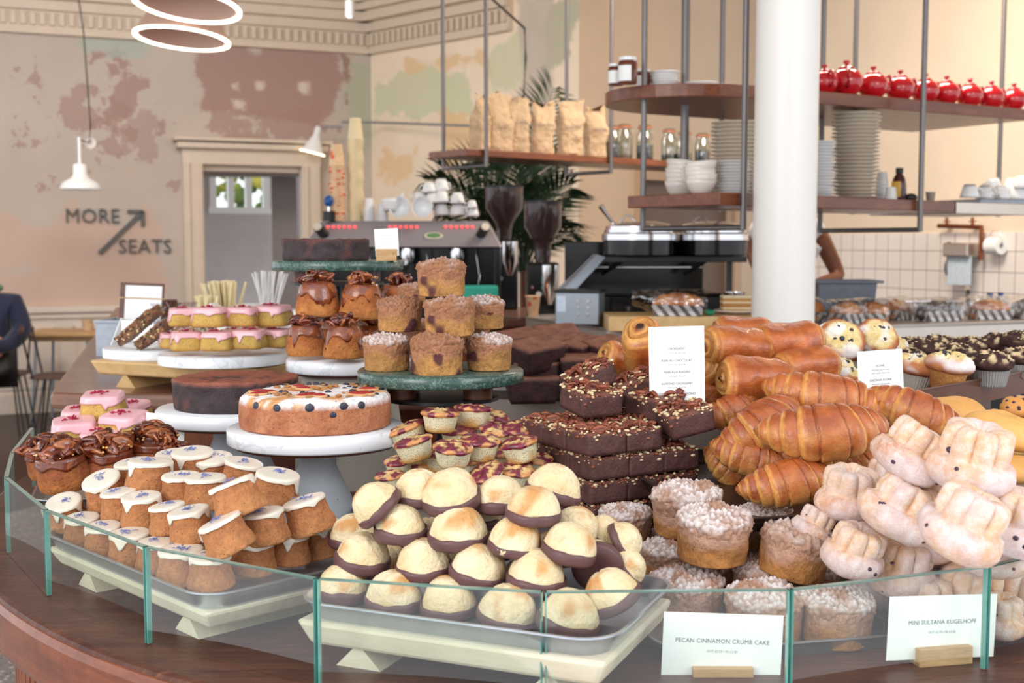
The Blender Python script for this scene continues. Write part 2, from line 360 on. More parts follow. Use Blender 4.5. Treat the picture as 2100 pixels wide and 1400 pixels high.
# --- rounded-square pink iced poppy cakes
def sq(e=4.5): return lambda t: (abs(cos(t)) ** e + abs(sin(t)) ** e) ** (-1 / e)
YP = lin((206, 168, 88)); YP2 = lin((188, 130, 60))
K['pink'] = []
for s in range(4):
    side = [(.0335, 0), (.033, .01), (.029, .033), (.0285, .036)]
    b = body(side, .036, lambda p: mixc(YP2, YP, p.z / .008), q=sq(), n=56, seed=s, rough=.001)
    ic = cap(side, .036, drips(.0085, .026, 5, s + 9, .10), th=.0020, q=sq(), n=120)
    pt = flecks(M(), 13, .018, .0385, s + 70, ln=.0075, wd=.001, cl=.42)
    K['pink'].append([('sponge', b.mesh('sponge', MT['poppy'])), ('pink_icing', ic.mesh('pink_icing', MT['pinkicing']), None, 'dripping pink icing'), ('rose_petals', pt.mesh('rose_petals', MT['rose']), 1, 'crimson dried petals')])
# --- chocolate dipped biscuits
PB = lin((228, 204, 158)); PT = lin((206, 150, 92)); PBL = lin((236, 220, 184))
K['dome'] = []
for s in range(5):
    off = Vector((s * 5.3, s * 2.1, 0)); pr = [(0, 0), (.02, 0), (.0335, 0), (.0358, .003), (.0362, .008), (.0355, .015), (.0335, .023), (.0300, .031), (.0245, .038), (.017, .0435), (.009, .0465), (0, .0475)]
    ca = s * 1.3
    def dp(p, off=off, ca=ca):
        k = fb(p + off, 28, 3) * .0026; cr = abs(p.x * sin(ca) - p.y * cos(ca) + .004 * nz(p + off, 60)); g = -.002 * exp(-(cr / .0018) ** 2) * smooth(.015, .035, p.z) * (1 if s % 2 else .3)
        d = Vector((p.x, p.y, p.z * .7 + 1e-6)).normalized(); return p + d * (k + g) * (1 if p.z > .001 else 0)
    def cc(p, off=off): return mixc(mixc(PB, PBL, .5 + nz(p + off, 30)), PT, smooth(.05, .42, fb(p + off, 24, 3) * .8 + (p.z - .03) * 5))
    b = M().lathe(pr, 40, col=cc, disp=dp)
    wl = drips(.0, .0035, 6, s + 20, .3)
    c = M(); rows = [(0, -.0012), (.02, -.0012), (.0345, -.0012), (.0375, .0025)]; f = interp([(.0362, 0), (.0366, .008), (.036, .0145), (.0345, .022)])
    n = 44; v = []; fc = []
    rings = [[(r_, z)] * n for r_, z in rows[1:]] + [[(f(z) + .0016, z) for z in [(.012 + s % 3 * .0015 + .0022 * nz((cos(2 * pi * i / n) * 2, sin(2 * pi * i / n) * 2, s), 1.2) + wl(2 * pi * i / n) * .5) * k / 3 for i in range(n)]] for k in (1, 2, 3)]
    rings.append([(r_ - .0022, z + .0003) for r_, z in rings[-1]]); v = [Vector((0, 0, -.0012))]
    for rg in rings:
        for i in range(n): t = 2 * pi * i / n; p = Vector((rg[i][0] * cos(t), rg[i][0] * sin(t), rg[i][1])); v.append(p + Vector((p.x, p.y, 0)) * nz(p + off, 40) * .03)
    fc = [(0, 1 + (i + 1) % n, 1 + i) for i in range(n)]
    for k in range(len(rings) - 1):
        for i in range(n): a = 1 + k * n; j = (i + 1) % n; fc.append((a + i, a + j, a + n + j, a + n + i))
    c.add(v, fc)
    K['dome'].append([('biscuit', b.mesh('biscuit', MT['biscuit'])), ('chocolate_base', c.mesh('chocolate_base', MT['choc']), None, 'dark chocolate dipped base')])
# --- crumble topped cakes (two kinds)
def crumbcake(s, r0, r1, h, side_c, top_c, sugar, jam=0, over=.001, top_h=.010, seg=150):
    off = Vector((s * 7.7, 1.3 * s, 0)); side = [(r0, 0), (r0 + (r1 - r0) * .5, h * .5), (r1, h * .8)]
    def sc_(p):
        c = mixc(side_c, tuple(x * .7 for x in side_c), .5 + nz(p + off, 40)); c = mixc(c, top_c, smooth(h * .3, h * .62, p.z + nz(p + off, 26) * h * .3))
        if jam: c = mixc(c, lin((92, 48, 48)), smooth(.26, .42, nz(p + off * 2, 30) + (.02 if p.z < h * .6 else -.3)))
        return c
    b = body(side, h * .8, sc_, n=100, seed=s, rough=.0024, sc=45, k=26)
    pr = [(r1 - .0022 + (over + .0022) * min(1, i / 6), h * (.52 + .37 * i / 9)) for i in range(10)] + [(r1 * (1 - .98 * (i / 30)) if i < 30 else 0, h * .92 + top_h * (1 - (1 - i / 30) ** 2.5)) for i in range(31)]
    def dp(p):
        d = noise.voronoi((p + off) * 150)[0][0]; k = (.5 - d) * .0080 + fb(p + off, 45, 2) * .003
        t = smooth(h * .52, h * .72, p.z); dr = Vector((p.x, p.y, 0)); dr = dr.normalized() if dr.length > 1e-6 else dr; u = smooth(h * .8, h * .95, p.z)
        return p + (dr * (1 - u) + Vector((0, 0, 1)) * (u + .2)) * k * t
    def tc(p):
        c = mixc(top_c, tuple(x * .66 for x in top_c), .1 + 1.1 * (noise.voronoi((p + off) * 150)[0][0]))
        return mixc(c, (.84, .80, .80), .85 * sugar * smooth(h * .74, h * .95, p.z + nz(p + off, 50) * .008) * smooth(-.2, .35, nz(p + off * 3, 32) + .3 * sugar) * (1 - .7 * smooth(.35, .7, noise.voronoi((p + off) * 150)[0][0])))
    t = M().lathe(pr, seg, col=tc, disp=dp)
    return [('sponge', b.mesh('sponge', MT['sponge'])), ('crumble_topping', t.mesh('crumble_topping', MT['crumb']), None, 'lumpy crumble topping dusted with icing sugar')]
PCN = lin((176, 124, 92)); PCT = lin((196, 152, 128))
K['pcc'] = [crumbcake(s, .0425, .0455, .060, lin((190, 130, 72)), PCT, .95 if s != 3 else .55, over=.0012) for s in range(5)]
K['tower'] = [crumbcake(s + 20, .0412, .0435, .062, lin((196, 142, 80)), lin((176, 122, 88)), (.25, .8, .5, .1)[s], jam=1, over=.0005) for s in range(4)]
# --- fluted sugared buns
SB = lin((224, 172, 130)); SY = lin((230, 188, 124)); SW = lin((220, 198, 196)); SO = lin((206, 136, 86))
K['kug'] = []
for s in range(4):
    off = Vector((s * 4.1, 2 * s, 0)); m = M()
    pr = [(0, .000), (.02, .0005), (.036, .004), (.046, .012), (.0505, .022), (.0495, .032), (.045, .040), (.0385, .0415), (.0368, .0435), (.0378, .048), (.0376, .057), (.0370, .065), (.0358, .071), (.0332, .075), (.0285, .077), (.022, .0775), (.014, .076), (.009, .072), (.005, .068), (0, .066)]
    def dp(p, off=off, s=s):
        a = atan2(p.y, p.x); t = smooth(.038, .05, p.z); k = 1 + t * .12 * (abs(cos(4 * a)) ** .6 * 2 - 1.25) + (1 - t) * (.05 * sin(2 * a + s) + .03 * sin(5 * a + 2 * s))
        q_ = Vector((p.x * k, p.y * k, p.z)); return q_ + Vector((0, 0, 1)) * (1 - t) * .004 * nz(p + off, 25) + q_.normalized() * (fb(p + off, 30, 3) * .0030 + fb(p + off, 90, 2) * .0007)
    def cc(p, off=off):
        c = mixc(SB, SO, smooth(-.1, .5, fb(p + off, 22, 2))); a = atan2(p.y, p.x)
        if p.z > .042: c = mixc(mixc(SB, SY, .7), lin((232, 178, 146)), .55 * smooth(.3, .95, abs(cos(4 * a)))); c = mixc(c, lin((206, 132, 84)), .75 * smooth(.35, .0, abs(cos(4 * a))))
        return mixc(c, SW, .15 + .7 * smooth(-.35, .35, nz(p + off * 2, 16) + (.12 if p.z < .04 else -.2)))
    m.lathe(pr, 96, col=cc, disp=dp)
    rs = random.Random(s + 5); sl_ = []
    for _ in range(5):
        a = rs.uniform(0, 6.28); z = rs.uniform(.012, .062); r_ = interp([(.046, .010), (.0505, .022), (.0495, .032), (.040, .043), (.036, .05), (.032, .072)])(z); sl_.append(('sultana', BALL['sultana'], None, 'dark sultana baked into the bun', Matrix.Translation((r_ * cos(a) * .985, r_ * sin(a) * .955, z)) @ Matrix.Scale(rs.uniform(.0028, .0045), 4)))
    K['kug'].append([('bun', m.mesh('bun', MT['sugarbun']))] + sl_)
# --- croissant
def croissant(s, L=.17, Rr=.037, bend=.03, hook=0, seg=110, n=36, dark=0):
    m = M(); off = Vector((s * 3.3, s, s * 2)); v = []; cl = []
    cut = [-.93, -.80, -.62, -.40, -.16, .16, .40, .62, .80, .93]
    for k in range(seg + 1):
        t = -1 + 2 * k / seg; e = max(.0, 1 - abs(t) ** 2.1) ** .72; sx = L / 2 * t; sy = bend * t * t + hook * max(0, t - .3) ** 2; tx = Vector((L / 2, 2 * bend * t + 2 * hook * max(0, t - .3), 0)).normalized(); ny = Vector((-tx.y, tx.x, 0))
        for i in range(n):
            a = 2 * pi * i / n; tt = t + .045 * sin(a + .6) + .012 * nz((t * 3, cos(a), sin(a) + s), 1.3); q_ = abs(tt); sg = 1
            j = 0
            while j < len(cut) and tt > cut[j]: j += 1
            lo = cut[j - 1] if j > 0 else -1.1; hi = cut[j] if j < len(cut) else 1.1
            u = (tt - lo) / (hi - lo); u = u if tt < 0 else 1 - u          # 0 at outer seam, 1 at inner seam (toward centre)
            if lo < 0 < hi and j == 5: u = 1 - abs((tt - lo) / (hi - lo) - .5) * .4 - .3
            seam = exp(-((u - .0) / .08) ** 2)
            kk = 1 + .10 * sin(pi * min(1, u * .9 + .12)) - .13 * seam - (.0 if j == 5 else .05 * (u > .93))
            r_ = max(.004, Rr * (e * .97 + .04)) * kk; fl = .82 if sin(a) < 0 else 1
            p = Vector((sx, sy, 0)) + ny * r_ * cos(a) * 1.04 + Vector((0, 0, 1)) * (r_ * sin(a) * fl + Rr * .82)
            p += (ny * cos(a) + Vector((0, 0, sin(a)))) * (fb(p + off, 35, 3) * .0016)
            v.append(p)
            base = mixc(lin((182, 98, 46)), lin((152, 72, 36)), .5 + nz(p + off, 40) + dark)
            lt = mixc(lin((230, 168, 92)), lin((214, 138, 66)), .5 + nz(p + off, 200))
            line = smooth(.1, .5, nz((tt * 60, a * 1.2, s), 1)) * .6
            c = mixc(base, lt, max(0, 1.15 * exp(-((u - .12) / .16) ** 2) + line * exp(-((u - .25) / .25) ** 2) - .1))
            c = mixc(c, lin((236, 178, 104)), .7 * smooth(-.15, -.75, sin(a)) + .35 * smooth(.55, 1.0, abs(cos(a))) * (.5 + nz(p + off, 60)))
            cl.append(c)
    f = [(k * n + i, k * n + (i + 1) % n, (k + 1) * n + (i + 1) % n, (k + 1) * n + i) for k in range(seg) for i in range(n)] + [tuple(range(n))[::-1], tuple(seg * n + i for i in range(n))]
    m.add(v, f); m.c = cl; return m
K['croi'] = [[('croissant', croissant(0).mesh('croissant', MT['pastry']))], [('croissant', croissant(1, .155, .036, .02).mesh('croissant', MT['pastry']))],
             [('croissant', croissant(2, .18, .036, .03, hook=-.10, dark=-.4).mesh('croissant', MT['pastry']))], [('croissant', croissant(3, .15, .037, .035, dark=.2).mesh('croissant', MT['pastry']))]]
# --- pain au chocolat: flattened roll with coiled ends
def pain(s, L=.108, a_=.044, b_=.034):
    m = M(); off = Vector((s * 2.9, s, 0)); n = 40; v = []; cl = []; seg = 30
    rows = [(-1, fr) for fr in (0, .2, .35, .5, .65, .8, .92)] + [(-1 + 2 * k / seg, 1) for k in range(seg + 1)] + [(1, fr) for fr in (.92, .8, .65, .5, .35, .2, 0)]
    for t, fr in rows:
        for i in range(n):
            a = 2 * pi * i / n; ca, sa = cos(a), sin(a); e = 2.5; k = (abs(ca) ** e + abs(sa) ** e) ** (-1 / e)
            bul = (1 - .13 * abs(t) ** 4 - (.1 * abs(t) ** 20)) * (1 + .03 * nz((t * 2, s, a), 1)); x = t * L / 2 + (1 if t > 0 else -1) * (1 - fr) * .006 * (1 if abs(t) == 1 else 0) + (0 if fr == 1 else -.004 * sin(fr * 26) * t)
            p = Vector((x, k * ca * a_ * fr * bul, k * sa * b_ * fr * bul + b_)); step = .0022 * (1 if (a + t * .5) % (2 * pi) > 4.0 else 0)
            p += Vector((0, ca, sa)) * (fb(p + off, 40, 3) * .0018 + fb(p + off, 14, 2) * .006 + step * (fr == 1) + (.0012 * sin(abs(t) * 46 + a * .5) * smooth(.45, .75, abs(t)) if fr == 1 else 0)); v.append(p)
            if fr == 1:
                c = mixc(lin((192, 106, 50)), lin((158, 78, 38)), .5 + fb(p + off, 30, 2)); c = mixc(c, lin((228, 164, 88)), .85 * smooth(.72, .98, abs(t) + .08 * nz((t, a * 2, s), 3)) * (.55 + .45 * sin(abs(t) * 150 + a)) + .6 * smooth(-.2, -.8, sa))
            else: c = mixc(lin((232, 176, 100)), lin((176, 104, 52)), .5 + .5 * sin(fr * 28 + a))
            if fr <= .2: c = lin((60, 32, 28))
            cl.append(c)
    f = [(k * n + i, k * n + (i + 1) % n, (k + 1) * n + (i + 1) % n, (k + 1) * n + i) for k in range(len(rows) - 1) for i in range(n)]
    m.add(v, f); m.c = cl; return m
K['pain'] = [[('pain', pain(s).mesh('pain_au_chocolat', MT['pastry']))] for s in range(3)]
# --- raspberry friands
K['friand'] = []
for s in range(4):
    off = Vector((s * 6.1, 0, s)); side = [(.0225, 0), (.0245, .006), (.0285, .026), (.030, .030)]
    def cc(p, off=off): return mixc(lin((214, 160, 84)), lin((226, 216, 180)), smooth(.002, .016, p.z + nz(p + off, 60) * .01))
    b = body(side, .030, cc, n=40, seed=s, rough=.0006, sc=70)
    def dp(p, off=off): return p + Vector((0, 0, 1)) * ((.4 - noise.voronoi((p + off) * 130)[0][0]) * .005 * smooth(.033, .018, sqrt(p.x ** 2 + p.y ** 2)) + fb(p + off, 50, 2) * .0015) + Vector((p.x, p.y, 0)) * .06 * nz(p + off, 70)
    def tc(p, off=off):
        c = mixc(lin((228, 190, 130)), lin((214, 148, 90)), smooth(.02, .031, sqrt(p.x ** 2 + p.y ** 2))); return mixc(c, mixc(lin((146, 48, 76)), lin((92, 36, 48)), .5 + nz(p, 200)), smooth(-.08, .06, fb(p + off * 2, 62, 2)))
    t = M().lathe([(.0285, .0262), (.0318, .0285), (.0322, .031), (.030, .0335), (.025, .0350), (.0195, .036), (.014, .037), (.0085, .0375), (.004, .038), (0, .038)], 60, col=tc, disp=dp)
    K['friand'].append([('sponge', b.mesh('sponge', MT['poppy2'])), ('raspberry_topping', t.mesh('raspberry_topping', MT['berry']), None, 'baked raspberry topping')])
# --- sticky pecan buns
GL = lin((112, 48, 24))
K['bun'] = []
for s in range(4):
    side = [(.040, 0), (.0405, .01), (.037, .03), (.033, .05), (.028, .058)]
    b = body(side, .058, lambda p: mixc(lin((198, 130, 66)), lin((170, 96, 50)), p.z / .04 + nz(p, 50) * .6), n=48, seed=s, rough=.0022, sc=40, dome=.004)
    g = cap(side, .060, drips(.018, .030, 7, s + 31, .2), th=.0007, col=lambda p: mixc(GL, lin((150, 78, 38)), .5 + nz(p, 60)))
    t = nutpile(22, .029, .060, s + 11, lay=3.2, s=1.12)
    K['bun'].append([('sponge', b.mesh('sponge', MT['sponge'])), ('caramel_glaze', g.mesh('caramel_glaze', MT['glaze']), None, 'shiny dark caramel glaze'), ('pecan_topping', t.mesh('pecan_topping', MT['pecan']), None, 'glazed pecan halves')])
K['bigbun'] = []
for s in range(3):
    side = [(.038, 0), (.041, .01), (.041, .03), (.038, .052)]
    b = body(side, .052, lambda p: mixc(lin((190, 116, 60)), lin((150, 82, 46)), p.z / .04 + nz(p, 50) * .6), n=48, seed=s + 4, rough=.0022, sc=40, dome=.006)
    g = cap(side, .055, drips(.010, .012, 6, s + 61, .3), th=.0013, col=lambda p: mixc(GL, lin((120, 56, 32)), .5 + nz(p, 60)))
    t = nutpile(42, .041, .056, s + 91, lay=4.2, s=1.4, bits=30)
    K['bigbun'].append([('sponge', b.mesh('sponge', MT['sponge'])), ('caramel_glaze', g.mesh('caramel_glaze', MT['glaze']), None, 'shiny dark caramel glaze'), ('pecan_topping', t.mesh('pecan_topping', MT['pecan']), None, 'glazed pecan halves')])
# --- slabs
def slab(s, sx, sy, h, cs, ct_, seed, taper=1.0, k=12, rough=.0012):
    m = M(); off = Vector((seed * 5.5, seed, 0)); v = []; cl = []; rows = 6
    pts = []
    for side_ in range(4):
        for i in range(k): u = -1 + 2 * i / k; pts.append([(u, -1), (1, u), (-u, 1), (-1, -u)][side_])
    for j in range(rows + 1):
        z = h * j / rows; e = .975 if j in (0, rows) else 1; tp = taper + (1 - taper) * j / rows
        for (x, y) in pts:
            c_ = .985 if abs(x) > .99 and abs(y) > .99 else 1; p = Vector((x * sx / 2 * e * tp * c_, y * sy / 2 * e * tp * c_, z)); d = Vector((x, y, 0)).normalized(); v.append(p + d * fb(p + off, 70, 3) * rough + Vector((0, 0, nz(p + off, 50) * rough * (j == rows)))); cl.append(cs(p) if j < rows else ct_(p))
    n = len(pts); f = [(j * n + i, j * n + (i + 1) % n, (j + 1) * n + (i + 1) % n, (j + 1) * n + i) for j in range(rows) for i in range(n)]
    g = 10; o = len(v)
    for fr in (.8, .5, .2):
        for (x, y) in pts: p = Vector((x * sx / 2 * fr, y * sy / 2 * fr, h)); v.append(p + Vector((0, 0, nz(p + off, 60) * rough * 1.5))); cl.append(ct_(p))
    v.append(Vector((0, 0, h))); cl.append(ct_(Vector((0, 0, h)))); a = rows * n
    for q_ in range(3):
        b = o + q_ * n
        for i in range(n): f.append((a + i, a + (i + 1) % n, b + (i + 1) % n, b + i))
        a = b
    for i in range(n): f.append((a + i, a + (i + 1) % n, len(v) - 1))
    f.append(tuple(range(n))[::-1]); m.add(v, f); m.c = cl; return m
CB = lin((94, 60, 56)); CT2 = lin((118, 72, 60))
K['brownie'] = []
for s in range(5):
    b = slab(s, .068, .068, .034, lambda p: mixc(CB, tuple(x * .7 for x in CB), nz(p, 60) + .4), lambda p: CT2, s)
    t = M(); rs = random.Random(s + 300)
    for i in range(15):
        c = rs.choice([(158, 84, 60), (136, 70, 52), (176, 98, 70)]); pecan(t, Tm(rs.uniform(-.026, .026), rs.uniform(-.026, .026), .036 + rs.uniform(0, .003), rs.uniform(-.4, .4), rs.uniform(-.3, .3), rs.uniform(0, 6.3), rs.uniform(.6, 1.05)), col=lin(c))
    for i in range(120):
        e = rs.random(); x, y = rs.uniform(-.032, .032), rs.uniform(-.032, .032)
        if e < .6:
            if rs.random() < .5: x = rs.choice((-1, 1)) * .0332
            else: y = rs.choice((-1, 1)) * .0332
        z = .035 - (abs(rs.gauss(0, .0055)) if e < .6 else 0); t.ball(x, y, z + .001, rs.uniform(.0012, .0044), col=lin(rs.choice([(222, 198, 156), (230, 210, 172), (200, 162, 120), (156, 92, 68), (136, 76, 58)])), n=6, sc=(1.3, .7, .6), rot=Matrix.Rotation(rs.uniform(0, 3), 4, 'Z'))
    K['brownie'].append([('brownie', b.mesh('brownie', MT['brownie'])), ('chopped_pecans', t.mesh('chopped_pecans', MT['drypecan']), None, 'chopped pecans and pecan halves')])
K['fudge'] = []
for s in range(3):
    b = slab(s + 9, .092, .07, .046, lambda p: mixc(lin((70, 42, 42)), lin((52, 30, 30)), nz(p, 60) + .5), lambda p: mixc(lin((142, 92, 72)), lin((116, 70, 54)), nz(p, 40) + .5), s + 9, taper=.84, rough=.0016)
    K['fudge'].append([('brownie', b.mesh('fudge_brownie', MT['brownie']))])
# --- blueberry crumble muffins and chocolate muffins
def muffin(s, choc=False, big=1.0, paper=True):
    off = Vector((s * 3.7, s * 1.9, 0)); out = []
    hb = .036
    b = M().lathe([(0, 0), (.026, 0), (.027, .002), (.0335, hb)], 30, col=lambda p: mixc(lin((176, 112, 60)), lin((206, 150, 86)), p.z * 20)) if not choc else M().lathe([(0, 0), (.026, 0), (.027, .002), (.0335, hb)], 30, col=lambda p: lin((66, 42, 40)))
    out.append(('muffin_base', b.mesh('muffin_base', MT['sponge'])))
    if paper:
        def pl(t): return 1 + .022 * (1 if int(t / (2 * pi) * 80) % 2 else -1)
        pc = M().lathe([(.0262, 0), (.0275, .002), (.0342, hb - .004), (.0338, hb - .004)], 160, q=pl, col=lambda p: lin((196, 190, 180)) if not choc else lin((150, 146, 142))); out.append(('paper_case', pc.mesh('paper_case', MT['case'], flat=True), None, 'pale pleated paper case'))
    pr = [(.032, hb - .004), (.040 * big, hb), (.043 * big, hb + .006), (.0425 * big, hb + .012), (.038 * big, hb + .019), (.031 * big, hb + .024), (.022 * big, hb + .0275), (.012, hb + .029), (0, hb + .030)]
    pr2 = []
    for a, b_ in zip(pr, pr[1:]): pr2 += [a, ((a[0] + b_[0]) / 2, (a[1] + b_[1]) / 2)]
    pr2.append(pr[-1])
    def dp(p):
        r_ = sqrt(p.x ** 2 + p.y ** 2); t = smooth(.041, .030, r_) * smooth(hb, hb + .012, p.z) if not choc else smooth(hb - .002, hb + .01, p.z)
        d = Vector((p.x, p.y, (p.z - hb) * 1.4 + .001)).normalized(); return p + d * ((.45 - noise.voronoi((p + off) * 120)[0][0]) * .011 * t + fb(p + off, 30, 2) * .003)
    def tc(p):
        r_ = sqrt(p.x ** 2 + p.y ** 2); n_ = nz(p + off, 70)
        if choc: c = mixc(lin((74, 46, 40)), lin((52, 30, 28)), .5 + n_); return mixc(c, lin((232, 204, 160)), .9 * smooth(.12, .3, nz(p + off * 2, 60)) * smooth(hb + .008, hb + .018, p.z))
        c = mixc(lin((206, 136, 84)), lin((178, 100, 60)), .5 + n_); c = mixc(c, mixc(lin((244, 224, 168)), lin((226, 196, 130)), .5 + n_), smooth(.040, .031, r_ + nz(p + off, 40) * .006) * smooth(hb + .002, hb + .01, p.z)); return mixc(c, (.92, .9, .9), .8 * smooth(-.1, .35, nz(p + off * 3, 30)) * smooth(hb, hb + .01, p.z))
    t = M().lathe(pr2, 64, col=tc, disp=dp); out.append(('crumble_top', t.mesh('crumble_top', MT['crumb'])))
    x = M(); rs = random.Random(s + 900); bl_ = []
    for _ in range(9 if not choc else 34):
        a = rs.uniform(0, 6.28); d = rs.uniform(.006, .033); z = hb + .0300 - d * d * 15
        if choc: x.ball(d * cos(a) * 1.2, d * sin(a) * 1.2, z + .001, rs.uniform(.0014, .003), col=lin(rs.choice([(240, 222, 180), (228, 198, 150), (52, 32, 30)])), n=6, sc=(1.3, .8, .5), rot=Matrix.Rotation(rs.uniform(0, 3), 4, 'Z'))
        else: bl_.append(('blueberry', BALL['blueberry'], None, 'dark baked blueberry', Matrix.Translation((d * cos(a), d * sin(a), z)) @ Matrix.Scale(rs.uniform(.004, .0056), 4)))
    if choc: out.append(('nut_flakes', x.mesh('nut_flakes', MT['drypecan']), None, 'pale nut flakes'))
    out += bl_
    return out
MT['case'] = mat('paper_case', None, .8, var=.1)
K['muffin'] = [muffin(0, big=1.05), muffin(1), muffin(2, paper=False), muffin(3)]
K['cmuffin'] = [muffin(10, True), muffin(11, True), muffin(12, True)]
# --- bread rolls
def roll(s, sx, sy, sz, slit=0, curr=0):
    m = M(); off = Vector((s * 2.2, s, 1)); k = 18; n = 44
    pr = [(sin(pi * i / k) ** .85 if 0 < i < k else 0, -cos(pi * i / k)) for i in range(k + 1)]
    def dp(p):
        p = Vector((p.x * sx, p.y * sy, (p.z * (.62 if p.z < 0 else 1) + .62) * sz / 1.62))
        if slit and p.z > sz * .5: w_ = exp(-((p.y + .2 * p.x) / (sy * .16)) ** 2); p.z -= .007 * w_ * smooth(sx * 1.05, sx * .7, abs(p.x))
        return p + p.normalized() * fb(p + off, 18, 2) * .003
    def cc(q_):
        p = dp(q_); c = mixc(lin((226, 172, 98)), lin((202, 124, 58)), .45 + fb(p + off, 16, 2) * .8 - .3 * (1 - p.z / sz))
        if slit: c = mixc(c, lin((244, 224, 176)), exp(-((p.y + .2 * p.x) / (sy * .2)) ** 2) * smooth(sz * .4, sz * .6, p.z) * smooth(sx * 1.05, sx * .8, abs(p.x)))
        return c
    m.lathe(pr, n, col=cc, disp=dp); out = [('bread_roll', m.mesh('bread_roll', MT['bread']))]
    if curr:
        x = M(); rs = random.Random(s)
        for _ in range(22):
            a = rs.uniform(0, 6.28); b = rs.uniform(.1, 1.2); p = dp(Vector((cos(a) * cos(b) , sin(a) * cos(b), sin(b)))); x.ball(p.x * .99, p.y * .99, p.z, .0045, n=8, sc=(1, 1, .7))
        out.append(('currants', x.mesh('currants', MT['sultana']), None, 'dark currants'))
    return out
K['roll'] = [roll(0, .066, .052, .058), roll(1, .068, .05, .056, slit=1), roll(2, .05, .048, .048, curr=1), roll(3, .062, .05, .052)]
# ---------------------------------------------------------------- the setting
H0 = .92; HT = 1.07                       # display worktop, till counter top
def wallmat(name, base, patches, grad=None, freckle=None, bump=.25):
    # plaster: base paint with irregular worn patches (box regions in the wall's own metres, ragged by noise)
    m = bpy.data.materials.new(name); m.use_nodes = True; nt = m.node_tree; nd = nt.nodes; lk = nt.links; b = nd['Principled BSDF']; b.inputs['Roughness'].default_value = .85
    tc = nd.new('ShaderNodeTexCoord'); sp = nd.new('ShaderNodeSeparateXYZ'); lk.new(tc.outputs['Object'], sp.inputs[0])
    def math_(op, a, c=None, cl=False):
        t = nd.new('ShaderNodeMath'); t.operation = op; t.use_clamp = cl
        for i, k in ((0, a), (1, c)):
            if k is None: continue
            if isinstance(k, (int, float)): t.inputs[i].default_value = k
            else: lk.new(k, t.inputs[i])
        return t.outputs[0]
    def no(s, d=5, r=.6, off=0):
        mp = nd.new('ShaderNodeMapping'); mp.inputs['Location'].default_value = (off, off, off); lk.new(tc.outputs['Object'], mp.inputs[0])
        t = nd.new('ShaderNodeTexNoise'); t.inputs['Scale'].default_value = s; t.inputs['Detail'].default_value = d; t.inputs['Roughness'].default_value = r; lk.new(mp.outputs[0], t.inputs['Vector']); return t.outputs['Fac']
    def mr(x, a, b_, c=0, d=1):
        t = nd.new('ShaderNodeMapRange'); lk.new(x, t.inputs[0])
        for i, k in enumerate((a, b_, c, d)): t.inputs[i + 1].default_value = k
        return t.outputs[0]
    def mx(f, a, c):
        t = nd.new('ShaderNodeMix'); t.data_type = 'RGBA'; lk.new(f, t.inputs[0])
        for i, k in ((6, a), (7, c)):
            if isinstance(k, tuple): t.inputs[i].default_value = (*k, 1)
            else: lk.new(k, t.inputs[i])
        return t.outputs[2]
    c = mx(mr(no(1.3, 6), .35, .65), lin(base), tuple(x * .9 for x in lin(base)))
    n1 = no(2.6, 7, .62, 3); 
    for i, (x0, x1, z0, z1, colr, thr, amp, op, so) in enumerate(patches):
        # signed distance to the box, raggedly offset
        dx = math_('SUBTRACT', math_('ABSOLUTE', math_('SUBTRACT', sp.outputs[0], (x0 + x1) / 2)), (x1 - x0) / 2)
        dz = math_('SUBTRACT', math_('ABSOLUTE', math_('SUBTRACT', sp.outputs[2], (z0 + z1) / 2)), (z1 - z0) / 2)
        d = math_('MAXIMUM', dx, dz); nn = math_('MULTIPLY', math_('SUBTRACT', no(so, 7, .62, i * 2.7), thr), amp)
        c = mx(math_('MULTIPLY', mr(math_('SUBTRACT', nn, d), -.015, .03), op), c, lin(colr))
    lk.new(c, b.inputs['Base Color'])
    bu = nd.new('ShaderNodeBump'); bu.inputs['Strength'].default_value = bump; bu.inputs['Distance'].default_value = .02; lk.new(no(6, 6), bu.inputs['Height']); lk.new(bu.outputs[0], b.inputs['Normal']); return m
def wall_frame(a, b):    # local x runs along the wall from a to b, local z up, local -y faces the room
    a, b = Vector((*a, 0)), Vector((*b, 0)); return Matrix.Translation(a) @ Matrix.Rotation(atan2(b.y - a.y, b.x - a.x), 4, 'Z'), (b - a).length
def struct(m, name, mt, T=None, flat=True, bev=0):
    o = m.build(name, mt, flat=flat, bev=bev); 
    if T is not None: o.matrix_basis = T
    o['kind'] = 'structure'; return o
CE = 3.62
